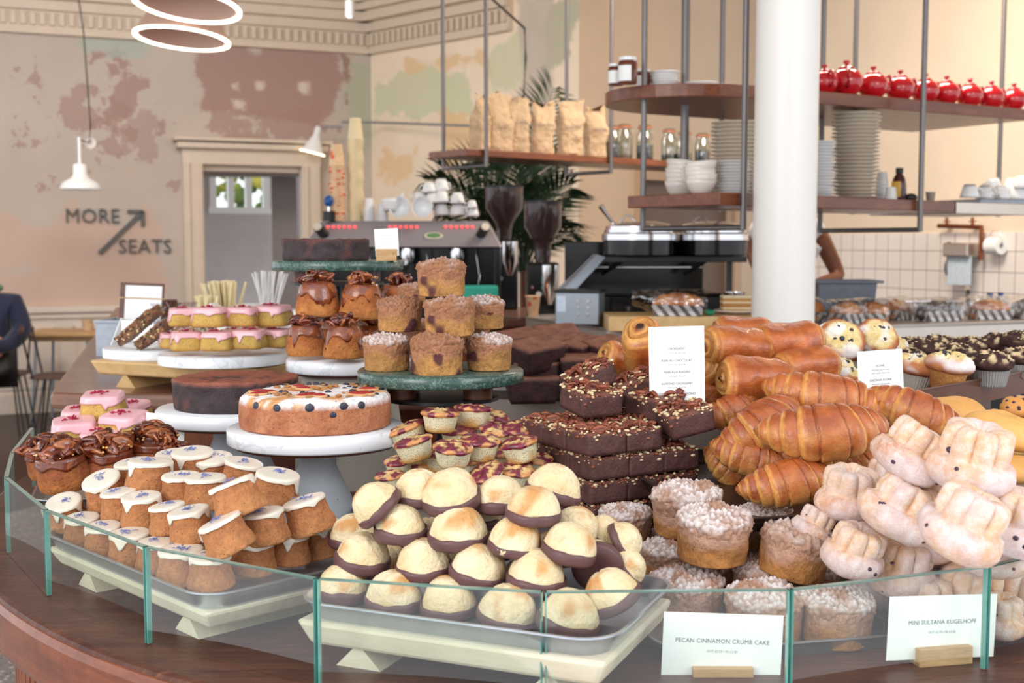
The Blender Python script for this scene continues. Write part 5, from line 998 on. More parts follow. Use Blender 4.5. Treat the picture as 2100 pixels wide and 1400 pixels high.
# ---------------------------------------------------------------- writing and cards
def textmesh(s, size, mt, parent, x, z, y=-.0006, align='CENTER', ext=.0001, name='lettering', bold=0, sx=1):
    c = bpy.data.curves.new('t', 'FONT'); c.body = s; c.size = size; c.align_x = align; c.align_y = 'CENTER'; c.extrude = ext; c.offset = bold; c.resolution_u = 2; c.space_character = 1.05
    o = bpy.data.objects.new('t', c); COL.objects.link(o); bpy.context.view_layer.update()
    me = bpy.data.meshes.new_from_object(o.evaluated_get(bpy.context.evaluated_depsgraph_get())); bpy.data.objects.remove(o); me.name = name
    for v in me.vertices: v.co = (v.co.x * sx + x, y - v.co.z, v.co.y + z)
    me.materials.clear(); me.materials.append(mt); t = bpy.data.objects.new(name, me); COL.objects.link(t); t.parent = parent; return t
def card(px, py, Y, w, h, lines, label, roll=0, yaw=0, pitch=0, block=None, blabel='', bz=None):
    c = P(px, py, Y); T = Matrix.Translation(c) @ Matrix.Rotation(R(yaw), 4, 'Z') @ Matrix.Rotation(R(roll), 4, 'Y') @ Matrix.Rotation(R(-pitch), 4, 'X')
    r_ = empty('price_card', T @ Matrix.Translation((0, 0, -h / 2)), label, 'card'); M().box(0, 0, h / 2, w, .0007, h).build('card', MT['paper'], r_, flat=True)
    for (s, z, sz, *m_) in lines: textmesh(s, sz, m_[0] if m_ else MT['ink'], r_, 0, h / 2 + z, sx=.9)
    if block:
        bw_, bh = block; T2 = Matrix.Translation(Vector((c.x, c.y, c.z - h / 2 + .008))) @ Matrix.Rotation(R(yaw), 4, 'Z'); m = M(); z0 = -bh if bz is None else bz - (c.z - h / 2 + .008)
        for y_ in (-.0058, .0058): m.box(0, y_, z0 / 2 + .004, bw_, .0106, -z0 + .008)
        m.box(0, 0, z0 + (-z0 - .008) / 2, bw_, .0223, (-z0 - .008)); tag(m.build('card_holder', MT['block'], T=T2, bev=.0008), blabel, 'card holder')
    return r_
pr = 'OUT £3.50 / IN £3.80'; ip = MT['inkpale']
card(1388, 752, 1.99, .091, .133, [('CROISSANT', .030, .0056), ('OUT £2.00 / IN £2.50', .0228, .0034, ip), ('PAIN AU CHOCOLAT', .0105, .0056), ('OUT £2.20 / IN £2.80', .0035, .0034, ip), ('PAIN AUX RAISINS', -.0085, .0056), ('OUT £2.30 / IN £2.80', -.0155, .0034, ip), ('ALMOND CROISSANT', -.0275, .0056), ('OUT £2.80 / IN £3.20', -.034, .0034, ip), ('CHOCOLATE & ALMOND', -.0445, .0056), ('CROISSANT', -.0505, .0056), ('OUT £2.80 / IN £3.20', -.0565, .0034, ip)], 'tall white price card listing croissants, standing between brownies and croissants', roll=-1.5)
card(1806, 775, 2.12, .079, .098, [('SCONE', .022, .0052), ('with butter jam & cream', .015, .0034, ip), ('OUT £2.00 / IN £2.50', .009, .0036, ip), ('SULTANA SCONE', -.003, .0052), ('with butter jam & cream', -.010, .0034, ip), ('OUT £2.20 / IN £2.60', -.016, .0036, ip), ('SOUR CHERRY & BELGIAN DARK', -.027, .0050), ('CHOCOLATE SCONE', -.034, .0050)], 'white price card headed SCONE, standing in front of the muffins', roll=-4)
card(1481, 1325, 1.385, .139, .078, [('PECAN CINNAMON CRUMB CAKE', .006, .0076), (pr, -.006, .0042, ip)], 'white card reading PECAN CINNAMON CRUMB CAKE behind the glass', roll=2, block=(.070, .03), blabel='oak block holding the pecan cinnamon crumb cake card', bz=H0)
card(1932, 1285, 1.425, .142, .077, [('MINI SULTANA KUGELHOPF', .006, .0076), ('OUT £2.70 / IN £3.00', -.006, .0042, ip)], 'white card reading MINI SULTANA KUGELHOPF behind the glass', roll=2, yaw=12, block=(.070, .03), blabel='oak block holding the kugelhopf card', bz=H0)
card(793, 497, 2.69, .052, .060, [('FLOURLESS', .008, .0040, ip), ('CHOCOLATE', .002, .0040, ip), ('CAKE', -.004, .0040, ip)], 'small white card at the right end of the highest green marble board', roll=-3, block=(.045, .02), blabel='small wooden block holding the card on the highest green board', bz=S4.z)
card(338, 888, 2.27, .078, .072, [('BUTTER CARAMEL, BANANA', .010, .0042, ip), ('& PECAN CAKE', .004, .0042, ip), (pr, -.006, .003, ip)], 'small white card half behind the pecan buns at the left', roll=4, yaw=-10, block=(.018, .03), blabel='wooden block holding the small card behind the pecan buns', bz=H0)
card(282, 678, 3.22, .085, .055, [('FRUIT & SEED BAR', .010, .0042, ip), (pr, .002, .003, ip)], 'small white card behind the seed bars on the till counter', roll=1)
def sign(s, x0, y0, x1, y1):
    a, b = onwall(TL, x0, y1), onwall(TL, x1, y0); h = b.z - a.z; r_ = empty('sign_word', TL @ Matrix.Translation(((a.x + b.x) / 2, 0, (a.z + b.z) / 2)), 'grey metal word %s mounted on the worn plaster wall' % s, 'sign')
    t = textmesh(s, h * 1.36, MT['signgrey'], r_, 0, 0, y=-.02, ext=.012, bold=-.001, name='letters'); xs = [v.co.x for v in t.data.vertices]; k = (b.x - a.x) / (max(xs) - min(xs)); cx = (max(xs) + min(xs)) / 2
    for v in t.data.vertices: v.co.x = (v.co.x - cx) * k
sign('MORE', 136, 429, 244, 459); sign('SEATS', 244, 491, 350, 521)
a, b = onwall(TL, 204, 519), onwall(TL, 292, 434); d = Vector((b.x - a.x, 0, b.z - a.z)); an = atan2(d.z, d.x); m = M(); L = d.length; rt = Matrix.Rotation(-an, 4, 'Y')
m.box(L / 2, 0, 0, L, .025, .035, T=rt)
for sg in (1, -1): m.box(-.06, 0, 0, .13, .025, .03, T=rt @ Matrix.Translation((L, 0, 0)) @ Matrix.Rotation(sg * R(45), 4, 'Y'))
tag(m.build('sign_arrow', MT['signgrey'], T=TL @ Matrix.Translation((a.x, -.02, a.z)), flat=True), 'long grey metal arrow pointing up right between the words MORE and SEATS', 'sign')
# ---------------------------------------------------------------- lamps
def ringlamp(px, py, Y, r, h, label, ry, rx):
    c = P(px, py, Y); T = Matrix.Translation(c) @ Matrix.Rotation(R(ry), 4, 'Y') @ Matrix.Rotation(R(rx), 4, 'X'); r_ = empty('pendant_lamp', T, label, 'pendant lamp', 'ring lamps')
    M().lathe([(r, 0), (r - .005, .01), (r * .52, h), (r * .50, h), (r * .94 - .02, .012), (r - .03, .004)], 64).build('shade', mat('lamp_shade_' + str(px), (214, 178, 160), .6, var=.03), r_)
    M().lathe([(r - .02, -.004), (r, -.004), (r, .006), (r - .02, .006), (r - .02, -.004)], 64).build('light_ring', mat('ring_glow_' + str(px), (255, 244, 230), .5, emit=((255, 240, 224), 3)), r_)
    M().tube([(0, 0, h), (0, 0, CE - c.z)], .004, 6).build('cord', MT['black'], r_); M().lathe([(0, h), (.03, h), (.03, h + .05), (0, h + .05)], 16).build('lamp_holder', MT['greysteel'], r_)
    for k in range(3): a_ = k * 2.1; M().tube([(r * .5 * cos(a_), r * .5 * sin(a_), h), (0, 0, h + .03)], .003, 6).build('spoke', MT['greysteel'], r_)
ringlamp(383, 12, 5.8, .252, .22, 'large glowing ring lamp, the upper of the two at the top left', 5, -8)
ringlamp(373, 80, 6.3, .242, .2, 'glowing ring lamp, the lower of the two, with a pinkish cone shade', 4, -5)
c = P(165, 388, 9.5); r_ = empty('pendant_lamp', c, 'white bell-shaped lamp hanging left above the word MORE', 'pendant lamp')
M().lathe([(.155, 0), (.155, .012), (.135, .05), (.075, .085), (.055, .11), (.05, .19), (.03, .2), (0, .2)], 40).build('shade', MT['white'], r_); M().tube([(0, 0, .2), (0, 0, .40)], .012, 8).build('stem', MT['white'], r_)
M().tube([(0, 0, .38), (.06, .05, .36), (.07, .06, .5), (.04, .05, 1.2), (-.02, .02, CE - c.z)], .006, 6).build('cable', MT['black'], r_); M().lathe([(0, 0), (.045, 0), (.045, .02), (0, .02)], 24, T=Tm(.06, .1, .36, rx=pi / 2)).build('wall_plate', MT['steel'], r_)
c = P(652, 264, 10.9); r_ = empty('wall_lamp', Matrix.Translation(c) @ Matrix.Rotation(R(14), 4, 'Y') , 'white cone wall lamp with a lit rim right of the doorway', 'wall lamp')
M().lathe([(.02, .02), (.028, 0), (.03, -.06), (.11, -.225), (.105, -.225), (.02, -.05)], 32).build('shade', MT['white'], r_); M().lathe([(.104, -.222), (.111, -.222), (.111, -.212), (.104, -.212), (.104, -.222)], 32).build('lit_rim', mat('rim_glow', (255, 240, 200), .5, emit=((255, 236, 190), 3)), r_)
M().tube([(0, 0, 0), (.09, .02, .045), (.20, .05, .07)], .008, 8).build('arm', MT['greysteel'], r_)
p0, p1, p2 = P(662, 262, 10.95), P(770, 251, 11.1), P(965, 258, 9.95); tag(M().tube([P(700, 250, 11.0), p1, p2], .010, 8).build('conduit', MT['greysteel']), 'thin grey conduit running along the plaster wall behind the cup stacks', 'pipe')
tag(M().tube([P(1000, -10, 9.6), P(1076, 58, 9.75), P(1078, 120, 9.7), P(1074, 200, 9.7), P(1074, 330, 9.7)], .009, 6).build('wall_cable', MT['black']), 'thin black cable running down the corner wall behind the coffee bags', 'cable')
c = P(717, 36, 8.6); r_ = empty('ceiling_spotlight', c, 'small white cylinder spotlight on the ceiling, top centre left', 'spotlight'); M().lathe([(0, .01), (.027, .0), (.03, .0), (.03, .11), (0, .11)], 24).build('housing', MT['white'], r_); M().lathe([(0, .004), (.024, .004), (.024, .009), (0, .009)], 24).build('lens', mat('spot_glow', (255, 250, 240), .5, emit=((255, 248, 235), 6)), r_); M().tube([(0, 0, .1), (0, 0, CE - c.z)], .008, 8).build('stem', MT['white'], r_)
c = W(760, 24, CE); tag(M().lathe([(0, -.05), (.09, -.045), (.13, -.02), (.13, 0), (0, 0)], 32).build('smoke_detector', MT['white'], T=Matrix.Translation(c)), 'round white smoke detector on the ceiling beside the spotlight', 'smoke detector')
# ---------------------------------------------------------------- coffee machine and what stands on it
c = P(828, 500, 5.95); mz = HT; r_ = empty('espresso_machine', (c.x, c.y, mz), 'wide grey espresso machine with three rows of red lights behind the cake stands', 'espresso machine')
gm = mat('machine_grey', (158, 152, 156), .35, metal=.3, var=.03)
m = M(); wd = .48; m.add([(-wd, -.12, .335), (wd, -.12, .335), (wd * .85, .02, .462), (-wd * .85, .02, .462), (-wd, .4, .335), (wd, .4, .335), (wd * .85, .4, .462), (-wd * .85, .4, .462)], [(0, 1, 2, 3), (3, 2, 6, 7), (0, 3, 7, 4), (1, 5, 6, 2), (5, 4, 7, 6), (0, 4, 5, 1)]); m.build('top_housing', gm, r_, bev=.008)
m = M(); m.box(0, .28, .19, .9, .24, .29); m.box(0, .1, .03, .94, .5, .06); m.box(-.455, .1, .2, .03, .4, .27); m.box(.455, .1, .2, .03, .4, .27); m.build('black_body', MT['gloss_black'], r_, bev=.005)
M().box(0, -.06, .066, .88, .26, .012).build('drip_tray', MT['steel'], r_, bev=.002)
fr = Matrix.Translation((0, -.05, .4)) @ Matrix.Rotation(atan2(.127, .14), 4, 'X')
led = mat('red_led', (255, 90, 90), .4, emit=((255, 90, 90), .8))
for g, gx in enumerate((-.30, -.0, .27)):
    for i in range(6): M().box(gx - .065 + i * .026, .045, .004, .015, .013, .006, T=fr).build('red_button', led, r_, flat=True)
M().lathe([(0, 0), (.038, 0), (.036, .005), (0, .005)], 32, T=fr @ Tm(.15, -.02, .0, s=(1, .5, 1))).build('badge', mat('green_badge', (92, 140, 92), .4), r_)['label'] = 'oval green badge'; M().lathe([(.034, 0), (.046, 0), (.044, .006), (.034, .006)], 32, T=fr @ Tm(.15, -.02, .0, s=(1, .5, 1))).build('badge_rim', MT['cream'], r_)
for sx in (-1, 1):
    T = Tm(sx * .39, -.09, .415, rx=R(60), ry=0, rz=R(20 * sx)); k = M().lathe([(0, -.05), (.024, -.05), (.024, .03), (0, .03)], 20, T=T).build('steam_knob', MT['black'], r_); M().lathe([(0, .03), (.021, .03), (.02, .036), (0, .036)], 20, T=T).build('knob_face', MT['cream'], k)
for gx in (-.26, .02, .26):
    k = M().lathe([(0, 0), (.036, 0), (.040, .02), (.036, .065), (0, .065)], 24, T=Tm(gx, -.03, .265)).build('group_head', MT['chrome'], r_); M().tube([(gx, -.05, .26), (gx, -.18, .235)], [.014, .018], 10).build('portafilter_handle', MT['gloss_black'], r_); M().tube([(gx + .09, -.02, .33), (gx + .11, -.06, .2), (gx + .10, -.06, .12)], .005, 8).build('steam_wand', MT['chrome'], r_)
tag(M().box(0, 0, .04, .17, .12, .08).build('folded_cloth', mat('teal_cloth', (60, 176, 152), .8, var=.1), T=Matrix.Translation((P(985, 570, 5.84).x, 5.86, mz + .0725)), bev=.012), 'teal folded cloth on the espresso machine drip tray', 'cloth')
ztop = mz + .462
def cupmesh(r0, r1, h, th=.0015, lip=.0036, n=24): return M().lathe([(0, .002), (r0, 0), (r1 - .001, h - lip), (r1 + lip * .6, h - lip), (r1 + lip * .6, h), (r1 - th, h), (r0 - th, .004), (0, .004)], n)
cupy = mat('printed_cup', (240, 222, 182), .5, var=.03); cupo = mat('orange_print_cup', (236, 200, 160), .5, specks=[(22, .36, (226, 104, 60))]); cupw = MT['white']
paperc = cupmesh(.028, .040, .105).mesh('paper_cup', cupy); papero = cupmesh(.028, .040, .105).mesh('paper_cup', cupo); smallc = cupmesh(.021, .029, .06).mesh('small_cup', cupw); mugm = None
def place(me, name, T, label, cat, group=None): o = bpy.data.objects.new(name, me); COL.objects.link(o); o.matrix_basis = T; return tag(o, label, cat, group)
flip = Matrix.Rotation(pi, 4, 'X')
for (px, Y, n, me, col_, nm) in ((692, 6.0, 27, papero, 'shorter', 'orange-printed'), (730, 6.05, 40, paperc, 'taller', 'plain yellowish')):
    c = P(px, 440, Y)
    for i in range(n):
        lb = 'paper cup topmost of the %s %s stack on the espresso machine' % (col_, nm) if i == n - 1 else 'upside-down paper cup nested in the %s %s stack on the espresso machine' % (col_, nm)
        place(me, 'paper_cup', Matrix.Translation((c.x + .002 * sin(i * .7), c.y, ztop + .105 + i * .0102)) @ flip, lb, 'cup', 'paper cups in the %s stack' % col_)
for (px, n, s) in ((757, 5, 1.0), (784, 3, 1.0)):
    c = P(px, 440, 6.0)
    for i in range(n): place(smallc, 'small_paper_cup', Matrix.Translation((c.x, c.y, ztop + .06 + i * .0125)) @ flip, 'small white paper cup, short stack %s on the espresso machine' % ('right of the tall cups' if n == 5 else 'beside the round cups'), 'cup', 'small cups, %d high' % n)
cm = M().lathe([(0, .004), (.024, .003), (.025, 0), (.033, .02), (.040, .045), (.043, .06), (.041, .06), (.036, .03), (.02, .007), (0, .007)], 28); cupb = cm.mesh('cup_bowl', MT['white']); hm = M().tube([(.038, 0, .05), (.056, 0, .05), (.060, 0, .035), (.052, 0, .02), (.036, 0, .02)], .0045, 8).mesh('cup_handle', MT['white']); sm = M().lathe([(0, 0), (.035, 0), (.075, .012), (.074, .015), (.03, .004), (0, .004)], 32).mesh('saucer', MT['white'])
K['cup'] = [[('bowl', cupb), ('handle', hm)]]
def cup(T, label, group): return spawn('cup', 0, T, 'coffee_cup', label, 'cup', group)
i = 0
for (px, py, lean, s, ph) in ((800, 428, 0, 1, 'behind the small paper cups'), (822, 430, 80, 1.15, 'on its side, left of the two'), (868, 430, 80, 1.15, 'on its side, right of the two'), (862, 402, 180, .8, 'low in the white pile, left'), (880, 383, 180, .8, 'high in the white pile, left'), (905, 428, 180, .9, 'bottom of the white pile'), (905, 402, 180, .9, 'middle of the white pile'), (905, 378, 180, .9, 'top of the white pile'), (886, 404, 180, .8, 'second column of the white pile'), (938, 428, 180, .9, 'bottom of the right pile column'), (938, 405, 180, .85, 'top of the right pile column'), (968, 432, 180, .8, 'small one right end of the pile'), (968, 418, 180, .6, 'tiny one on top at the right end')):
    c = P(px, py, 5.98 + .03 * (i % 2)); z = c.z + (.03 if lean == 180 else (-.03 if lean == 0 else 0)) * s; i += 1
    cup(Matrix.Translation((c.x, c.y, max(z, ztop + (.06 * s if lean == 180 else .045)))) @ Matrix.Rotation(R(lean), 4, 'X') @ Matrix.Rotation(R(40 * i), 4, 'Z') @ Matrix.Scale(s * 1.05, 4), 'white ceramic cup on the espresso machine, ' + ph, 'white ceramic cups on the espresso machine')
c = P(672, 440, 5.9); r_ = empty('tamper', (c.x, c.y + .04, ztop), 'coffee tamper with a blue knob at the left end of the espresso machine', 'tamper'); M().lathe([(0, 0), (.03, 0), (.03, .045), (0, .045)], 20).build('black_base', MT['black'], r_); M().tube([(0, 0, .045), (0, 0, .075)], .008, 8).build('stem', MT['chrome'], r_); M().ball(0, 0, .095, .024, n=14, sc=(1, 1, 1.2)).build('knob', mat('blue_knob', (32, 84, 150), .3), r_)
# grinders
def grinder(px, Y, zb, hop_top, hop_r, label):
    c = P(px, 500, Y); r_ = empty('coffee_grinder', (c.x, c.y, zb), label, 'coffee grinder'); t = P(px, hop_top, Y).z - zb; h0 = t - .285
    M().box(0, .03, h0 / 2, .15, .2, h0).build('body', MT['gloss_black'], r_, bev=.012); M().lathe([(.035, h0), (.04, h0 + .05), (hop_r * .45, h0 + .085), (hop_r, h0 + .165), (hop_r * 1.02, t - .012), (hop_r * .99, t - .012), (hop_r * .96, h0 + .165), (.03, h0 + .08)], 32).build('hopper', mat('smoky_hopper', (66, 50, 50), .12, var=.1, trans=.25, coat=.4), r_)
    M().lathe([(0, t - .012), (hop_r * 1.05, t - .012), (hop_r * 1.05, t), (0, t)], 32).build('lid', MT['black'], r_); M().lathe([(0, h0 + .06), (.05, h0 + .1), (hop_r * .9, h0 + .165), (hop_r * .92, h0 + .20), (0, h0 + .205)], 24).build('coffee_beans', mat('beans', (44, 28, 24), .5, bd=.8, bs=90), r_)
    M().lathe([(0, h0 - .19), (.012, h0 - .19), (.042, h0 - .115), (.042, h0 - .01), (0, h0 - .01)], 28, T=Tm(.03, -.115, 0)).build('dosing_chamber', MT['chrome'], r_); M().lathe([(.0, -.006), (.013, -.006), (.013, 0), (0, 0)], 16, T=Tm(-.02, -.072, h0 * .45, rx=pi / 2)).build('button', MT['steel'], r_); M().tube([(-.05, -.08, h0 * .6), (-.05, -.14, h0 * .58)], .006, 8).build('fork', MT['chrome'], r_)
grinder(1034, 6.55, HT, 381, .10, 'tall coffee grinder with a full brown hopper beside the espresso machine'); grinder(1113, 5.70, HT, 412, .086, 'second coffee grinder, right of the first, slightly lower')
c = P(1093, 648, 5.42); place(papero, 'paper_cup', Matrix.Translation((c.x, c.y + .02, BZ)) @ Matrix.Scale(.85, 4), 'orange-printed paper cup standing alone in front of the grinders', 'cup')
# ---------------------------------------------------------------- palm
c = P(1075, 500, 7.7); r_ = empty('palm_plant', (c.x, c.y, 0), 'dark green palm with feathery fronds behind the coffee grinders', 'plant'); lf = mat('palm_leaf', (40, 62, 38), .45, var=.35, vs=8, spec=.4)
M().lathe([(0, 0), (.16, 0), (.2, .4), (.18, .4), (0, .36)], 28).build('pot', MT['concrete'], r_); M().tube([(0, 0, .36), (.01, 0, .8), (0, 0, 1.25)], [.05, .04, .03], 10).build('trunk', MT['walnut'], r_)
rs = random.Random(4)
for (px, py, yy) in ((872, 372, -.1), (905, 345, .1), (900, 435, -.1), (945, 470, -.2), (960, 330, .2), (1010, 318, .0), (1055, 330, -.1), (1135, 178, .25), (1100, 330, .3), (1172, 382, -.1), (1182, 500, -.1), (1160, 455, -.2), (1120, 300, .1), (985, 400, -.2), (1040, 400, -.2), (1080, 420, .2), (1130, 420, .2)):
    e = P(px, py, 7.7 + yy) - Vector((c.x, c.y, 0)); s0 = Vector((0, 0, 1.2)); up = max(.16, .42 - abs(e.x) * .1); mid = s0 + (e - s0) * .5 + Vector((0, 0, up * .75)); pts = [s0 * (1 - t) ** 2 + mid * 2 * t * (1 - t) + e * t * t for t in [i / 16 for i in range(17)]]
    m = M(); m.tube(pts, [.007 * (1 - i / 18) + .001 for i in range(17)], 5)
    for i in range(4, 17):
        d = (pts[i] - pts[i - 1]).normalized(); sd = d.cross(Vector((0, .55, .85))).normalized(); Lf = .26 * sin(pi * (.12 + .82 * (i - 3) / 15)) + .04
        for q_ in (0, .5):
            b_ = pts[i - 1].lerp(pts[i], q_)
            for sg in (-1, 1):
                tip = b_ + (d * .75 + sd * sg * .8 + Vector((0, rs.uniform(-.2, .2), -.3))).normalized() * Lf * rs.uniform(.85, 1.1); md = b_.lerp(tip, .45) + Vector((0, 0, .02)); w_ = sd.cross(tip - b_).normalized().cross(tip - b_).normalized() * .0095
                m.add([b_, md + w_, tip, md - w_, md + Vector((0, .003, .003))], [(0, 1, 4), (1, 2, 4), (2, 3, 4), (3, 0, 4)])
    m.build('frond', lf, r_, flat=True)
# ---------------------------------------------------------------- hanging shelves
def shelf(name, A, B, zt, depth, th, label, mt, back=None, round_=0, ext=0):
    a, b = W(*A, zt), W(*B, zt); d = (b - a); L = d.length + ext; T = Matrix.Translation(a) @ Matrix.Rotation(atan2(d.y, d.x), 4, 'Z')
    if round_:
        o = [(L, 0), (L, depth)]; o = [(round_, 0)] + o; r2 = depth / 2
        o += [(round_ - round_ * sin(R(t)), r2 + r2 * cos(R(t))) for t in range(0, 180, 10)]
    else: o = [(0, 0), (L, 0), (L, depth), (0, depth)]
    r_ = M().prism(o, -th, 0).build(name, mt, bev=.003, T=T); tag(r_, label, 'shelf'); return T
def onshelf(T, px, back): # point on the shelf top below pixel column px, `back` metres behind the front edge
    o = T @ Vector((0, back, 0)); d = T.to_3x3() @ Vector((1, 0, 0)); k = None; lo, hi = -1.0, 4.0
    for _ in range(40):
        mid = (lo + hi) / 2; p = o + d * mid; q_ = 1050 + F * p.x / (p.y * ct - (p.z - CZ) * st); lo, hi = (mid, hi) if q_ < px else (lo, mid)
    return o + d * lo
TS1 = shelf('hanging_shelf', (958, 304), (1560, 341), 1.905, .34, .036, 'narrow dark wooden hanging shelf with coffee bags and glass jars', MT['shelfwood'])
TS2 = shelf('hanging_shelf', (1380, 160), (2110, 224), 2.02, .66, .05, 'upper wooden hanging shelf with a rounded end and red teapots', MT['shelfwood'], round_=.36)
TS3 = shelf('hanging_shelf', (1476, 394), (1958, 413), 1.60, .46, .045, 'lower wooden hanging shelf with bowls and plate stacks', MT['shelfwood'])
TS4 = shelf('steel_shelf', (1962, 414), (2112, 419), 1.60, .46, .05, 'steel wall shelf with white cups at the right edge', MT['steel'])
def fix_round(): pass
def hanger(T, px, back, label, top=CE, drop=.11, r=.0115):
    a = onshelf(T, px, -.016); v_ = (T.to_3x3() @ Vector((0, 1, 0))) * back; b = a + v_; z = a.z; m = M(); 
    m.tube([(a.x, a.y, top), (a.x, a.y, z - drop)], r, 8); m.tube([(a.x, a.y, z - drop + .008), (b.x, b.y, z - drop + .008)], r * .9, 8); m.tube([(b.x, b.y, top), (b.x, b.y, z - drop)], r, 8)
    r_ = m.build('shelf_hanger', MT['pole'], flat=False); tag(r_, label, 'shelf hanger', 'steel hangers of the shelves')
hanger(TS1, 997, .375, 'steel hanger loop at the left end of the coffee bag shelf', drop=.09); hanger(TS1, 1253, .375, 'steel hanger loop right of the coffee bags', drop=.09)
hanger(TS3, 1525, .5, 'steel hanger loop just left of the white column', drop=.13); hanger(TS3, 1888, .5, 'steel hanger loop under the teapots, right of the column', drop=.13)
for px, bk_, lb in ((1405, .3, 'thick steel post behind the jam jars'), (1480, .62, 'thin steel post behind the upper shelf plates'), (1752, .62, 'steel post behind the second teapot'), (2052, .62, 'steel post behind the last teapots')):
    a = onshelf(TS2, px, bk_); tag(M().tube([(a.x, a.y, CE), (a.x, a.y, 1.56 if px > 1450 else 1.62)], .017 if px == 1405 else .012, 10).build('steel_post', MT['pole']), lb, 'post')
# coffee bags
def bag(s, w_, h, d):
    m = M(); n = 28; v = []; rows = 16; off = Vector((s * 3, s, 0))
    for j in range(rows + 1):
        t = j / rows; dd = d * (1 - smooth(.55, 1, t) * .93); ww = w_ * (1 + .05 * sin(t * 5 + s)); 
        for i in range(n):
            a_ = 2 * pi * i / n; e = 5; k = (abs(cos(a_)) ** e + abs(sin(a_)) ** e) ** (-1 / e); p = Vector((k * cos(a_) * ww / 2, k * sin(a_) * dd / 2, t * h)); cr = fb(p + off, 11, 3) * .02 + .008 * abs(nz(p + off, 26)); p.x += .012 * nz((s, t * 4, a_), 1) * t; p += Vector((cr, -abs(cr) * 1.2, 0)) * (1 if 0 < j else 0); p.z += .05 * nz((a_ * 1.4, s, 2), 1) * smooth(.8, 1, t); v.append(p)
    f = [(j * n + i, j * n + (i + 1) % n, (j + 1) * n + (i + 1) % n, (j + 1) * n + i) for j in range(rows) for i in range(n)] + [tuple(range(n))[::-1], tuple(rows * n + i for i in range(n))]
    return m.add(v, f)
for i, (px, w_, ph) in enumerate([(983, .12, 'first from the left, palest'), (1022, .13, 'second from the left, behind the hanger'), (1062, .125, 'third from the left with an upturned corner'), (1112, .12, 'fourth from the left'), (1168, .135, 'fifth, largest'), (1220, .12, 'last before the jars')]):
    p = onshelf(TS1, px, .16); r_ = empty('coffee_bag', Matrix.Translation(p) @ Matrix.Rotation(R((70, 25, 12, 14, 10, 20)[i]), 4, 'Z'), 'creased kraft paper coffee bag, ' + ph, 'coffee bag', 'kraft coffee bags'); bag(i, w_, (.29, .3, .295, .28, .31, .28)[i], .09).build('bag', MT['kraft'], r_); textmesh('UNION', .026, MT['ink'], r_, .0, .16, y=-.066, name='print') if i > 1 else None
# jars
for i, (px, hgt, fill) in enumerate([(1256, .19, .5), (1280, .215, .16), (1322, .21, .42), (1372, .21, .26), (1403, .19, .3), (1440, .2, .46)]):
    p = onshelf(TS1, px, .1 + .08 * (i % 2)); r_ = empty('glass_jar', p, 'clip-top glass jar of %s tea, %s' % (('dark', 'pale', 'black', 'green', 'grey', 'dark')[i], ('half hidden by the coffee bags', 'first clear one', 'second clear one', 'third clear one', 'behind the thick post', 'beside the plate stack')[i]), 'jar', 'glass jars on the narrow shelf'); h = hgt
    M().lathe([(0, .002), (.045, 0), (.05, .01), (.05, h * .68), (.036, h * .8), (.036, h * .9)], 28).build('glass_body', MT['jar'], r_); M().lathe([(0, .005), (.046, .005), (.047, h * fill), (0, h * fill + .004)], 24).build('tea', mat('tea_%d' % i, ((40, 36, 34), (120, 110, 96), (34, 34, 36), (54, 62, 44), (88, 84, 78), (40, 40, 40))[i], .8, var=.4, vs=80, bd=.6), r_)
    M().lathe([(.036, h * .9), (.041, h * .9), (.041, h * .93), (.036, h * .93)], 24).build('rubber_seal', mat('orange_seal_%d' % i, (212, 120, 70), .5), r_); M().lathe([(0, h), (.03, h * .99), (.04, h * .94), (.0, h * .935)], 24).build('lid', MT['jar'], r_); M().tube([(.04, 0, h * .93), (.052, 0, h * .86), (.045, 0, h * .74)], .0015, 5).build('clip', MT['chrome'], r_)
# jam jars, plates and bowls on the upper shelf
for i, (px, bk_, s, ph) in enumerate([(1263, .28, .9, 'left, mostly hidden'), (1287, .22, 1.1, 'middle, tallest looking'), (1318, .34, .9, 'right, dark')]):
    p = onshelf(TS2, px, bk_); r_ = empty('jam_jar', Matrix.Translation(p) @ Matrix.Scale(s, 4), 'jam jar with white lid and label on the upper shelf, ' + ph, 'jar', 'jam jars on the upper shelf'); M().lathe([(0, 0), (.03, 0), (.033, .005), (.033, .07), (.028, .078), (0, .078)], 24).build('jar_body', mat('jam_%d' % i, (104, 52, 34), .12, coat=.4), r_); M().lathe([(0, .078), (.031, .078), (.031, .09), (0, .09)], 24).build('lid', MT['white'], r_)
    lm = M(); n = 9; v = [(.0334 * cos(R(190 + 12 * k)), .0334 * sin(R(190 + 12 * k)), z) for z in (.008, .06) for k in range(n)]; lm.add(v, [(k, k + 1, n + k + 1, n + k) for k in range(n - 1)]); lm.build('label', MT['paper'], r_)
pl_big = M().lathe([(0, .0), (.055, 0), (.06, .004), (.1, .014), (.102, .0165), (.099, .0175), (.06, .0075), (0, .006)], 36); plate_m = pl_big.mesh('plate', MT['cream']); plate_s = M().lathe([(0, 0), (.04, 0), (.072, .011), (.0735, .013), (.071, .014), (.04, .005), (0, .004)], 32).mesh('small_plate', MT['white']); bowl_m = M().lathe([(0, .003), (.03, 0), (.034, .002), (.05, .02), (.062, .045), (.067, .068), (.0645, .068), (.055, .038), (.03, .01), (0, .008)], 32).mesh('bowl', MT['bowlwhite'])
wplate = M().lathe([(0, 0), (.055, 0), (.072, .02), (.085, .03), (.083, .032), (.05, .01), (0, .008)], 32).mesh('shallow_bowl', MT['white'])
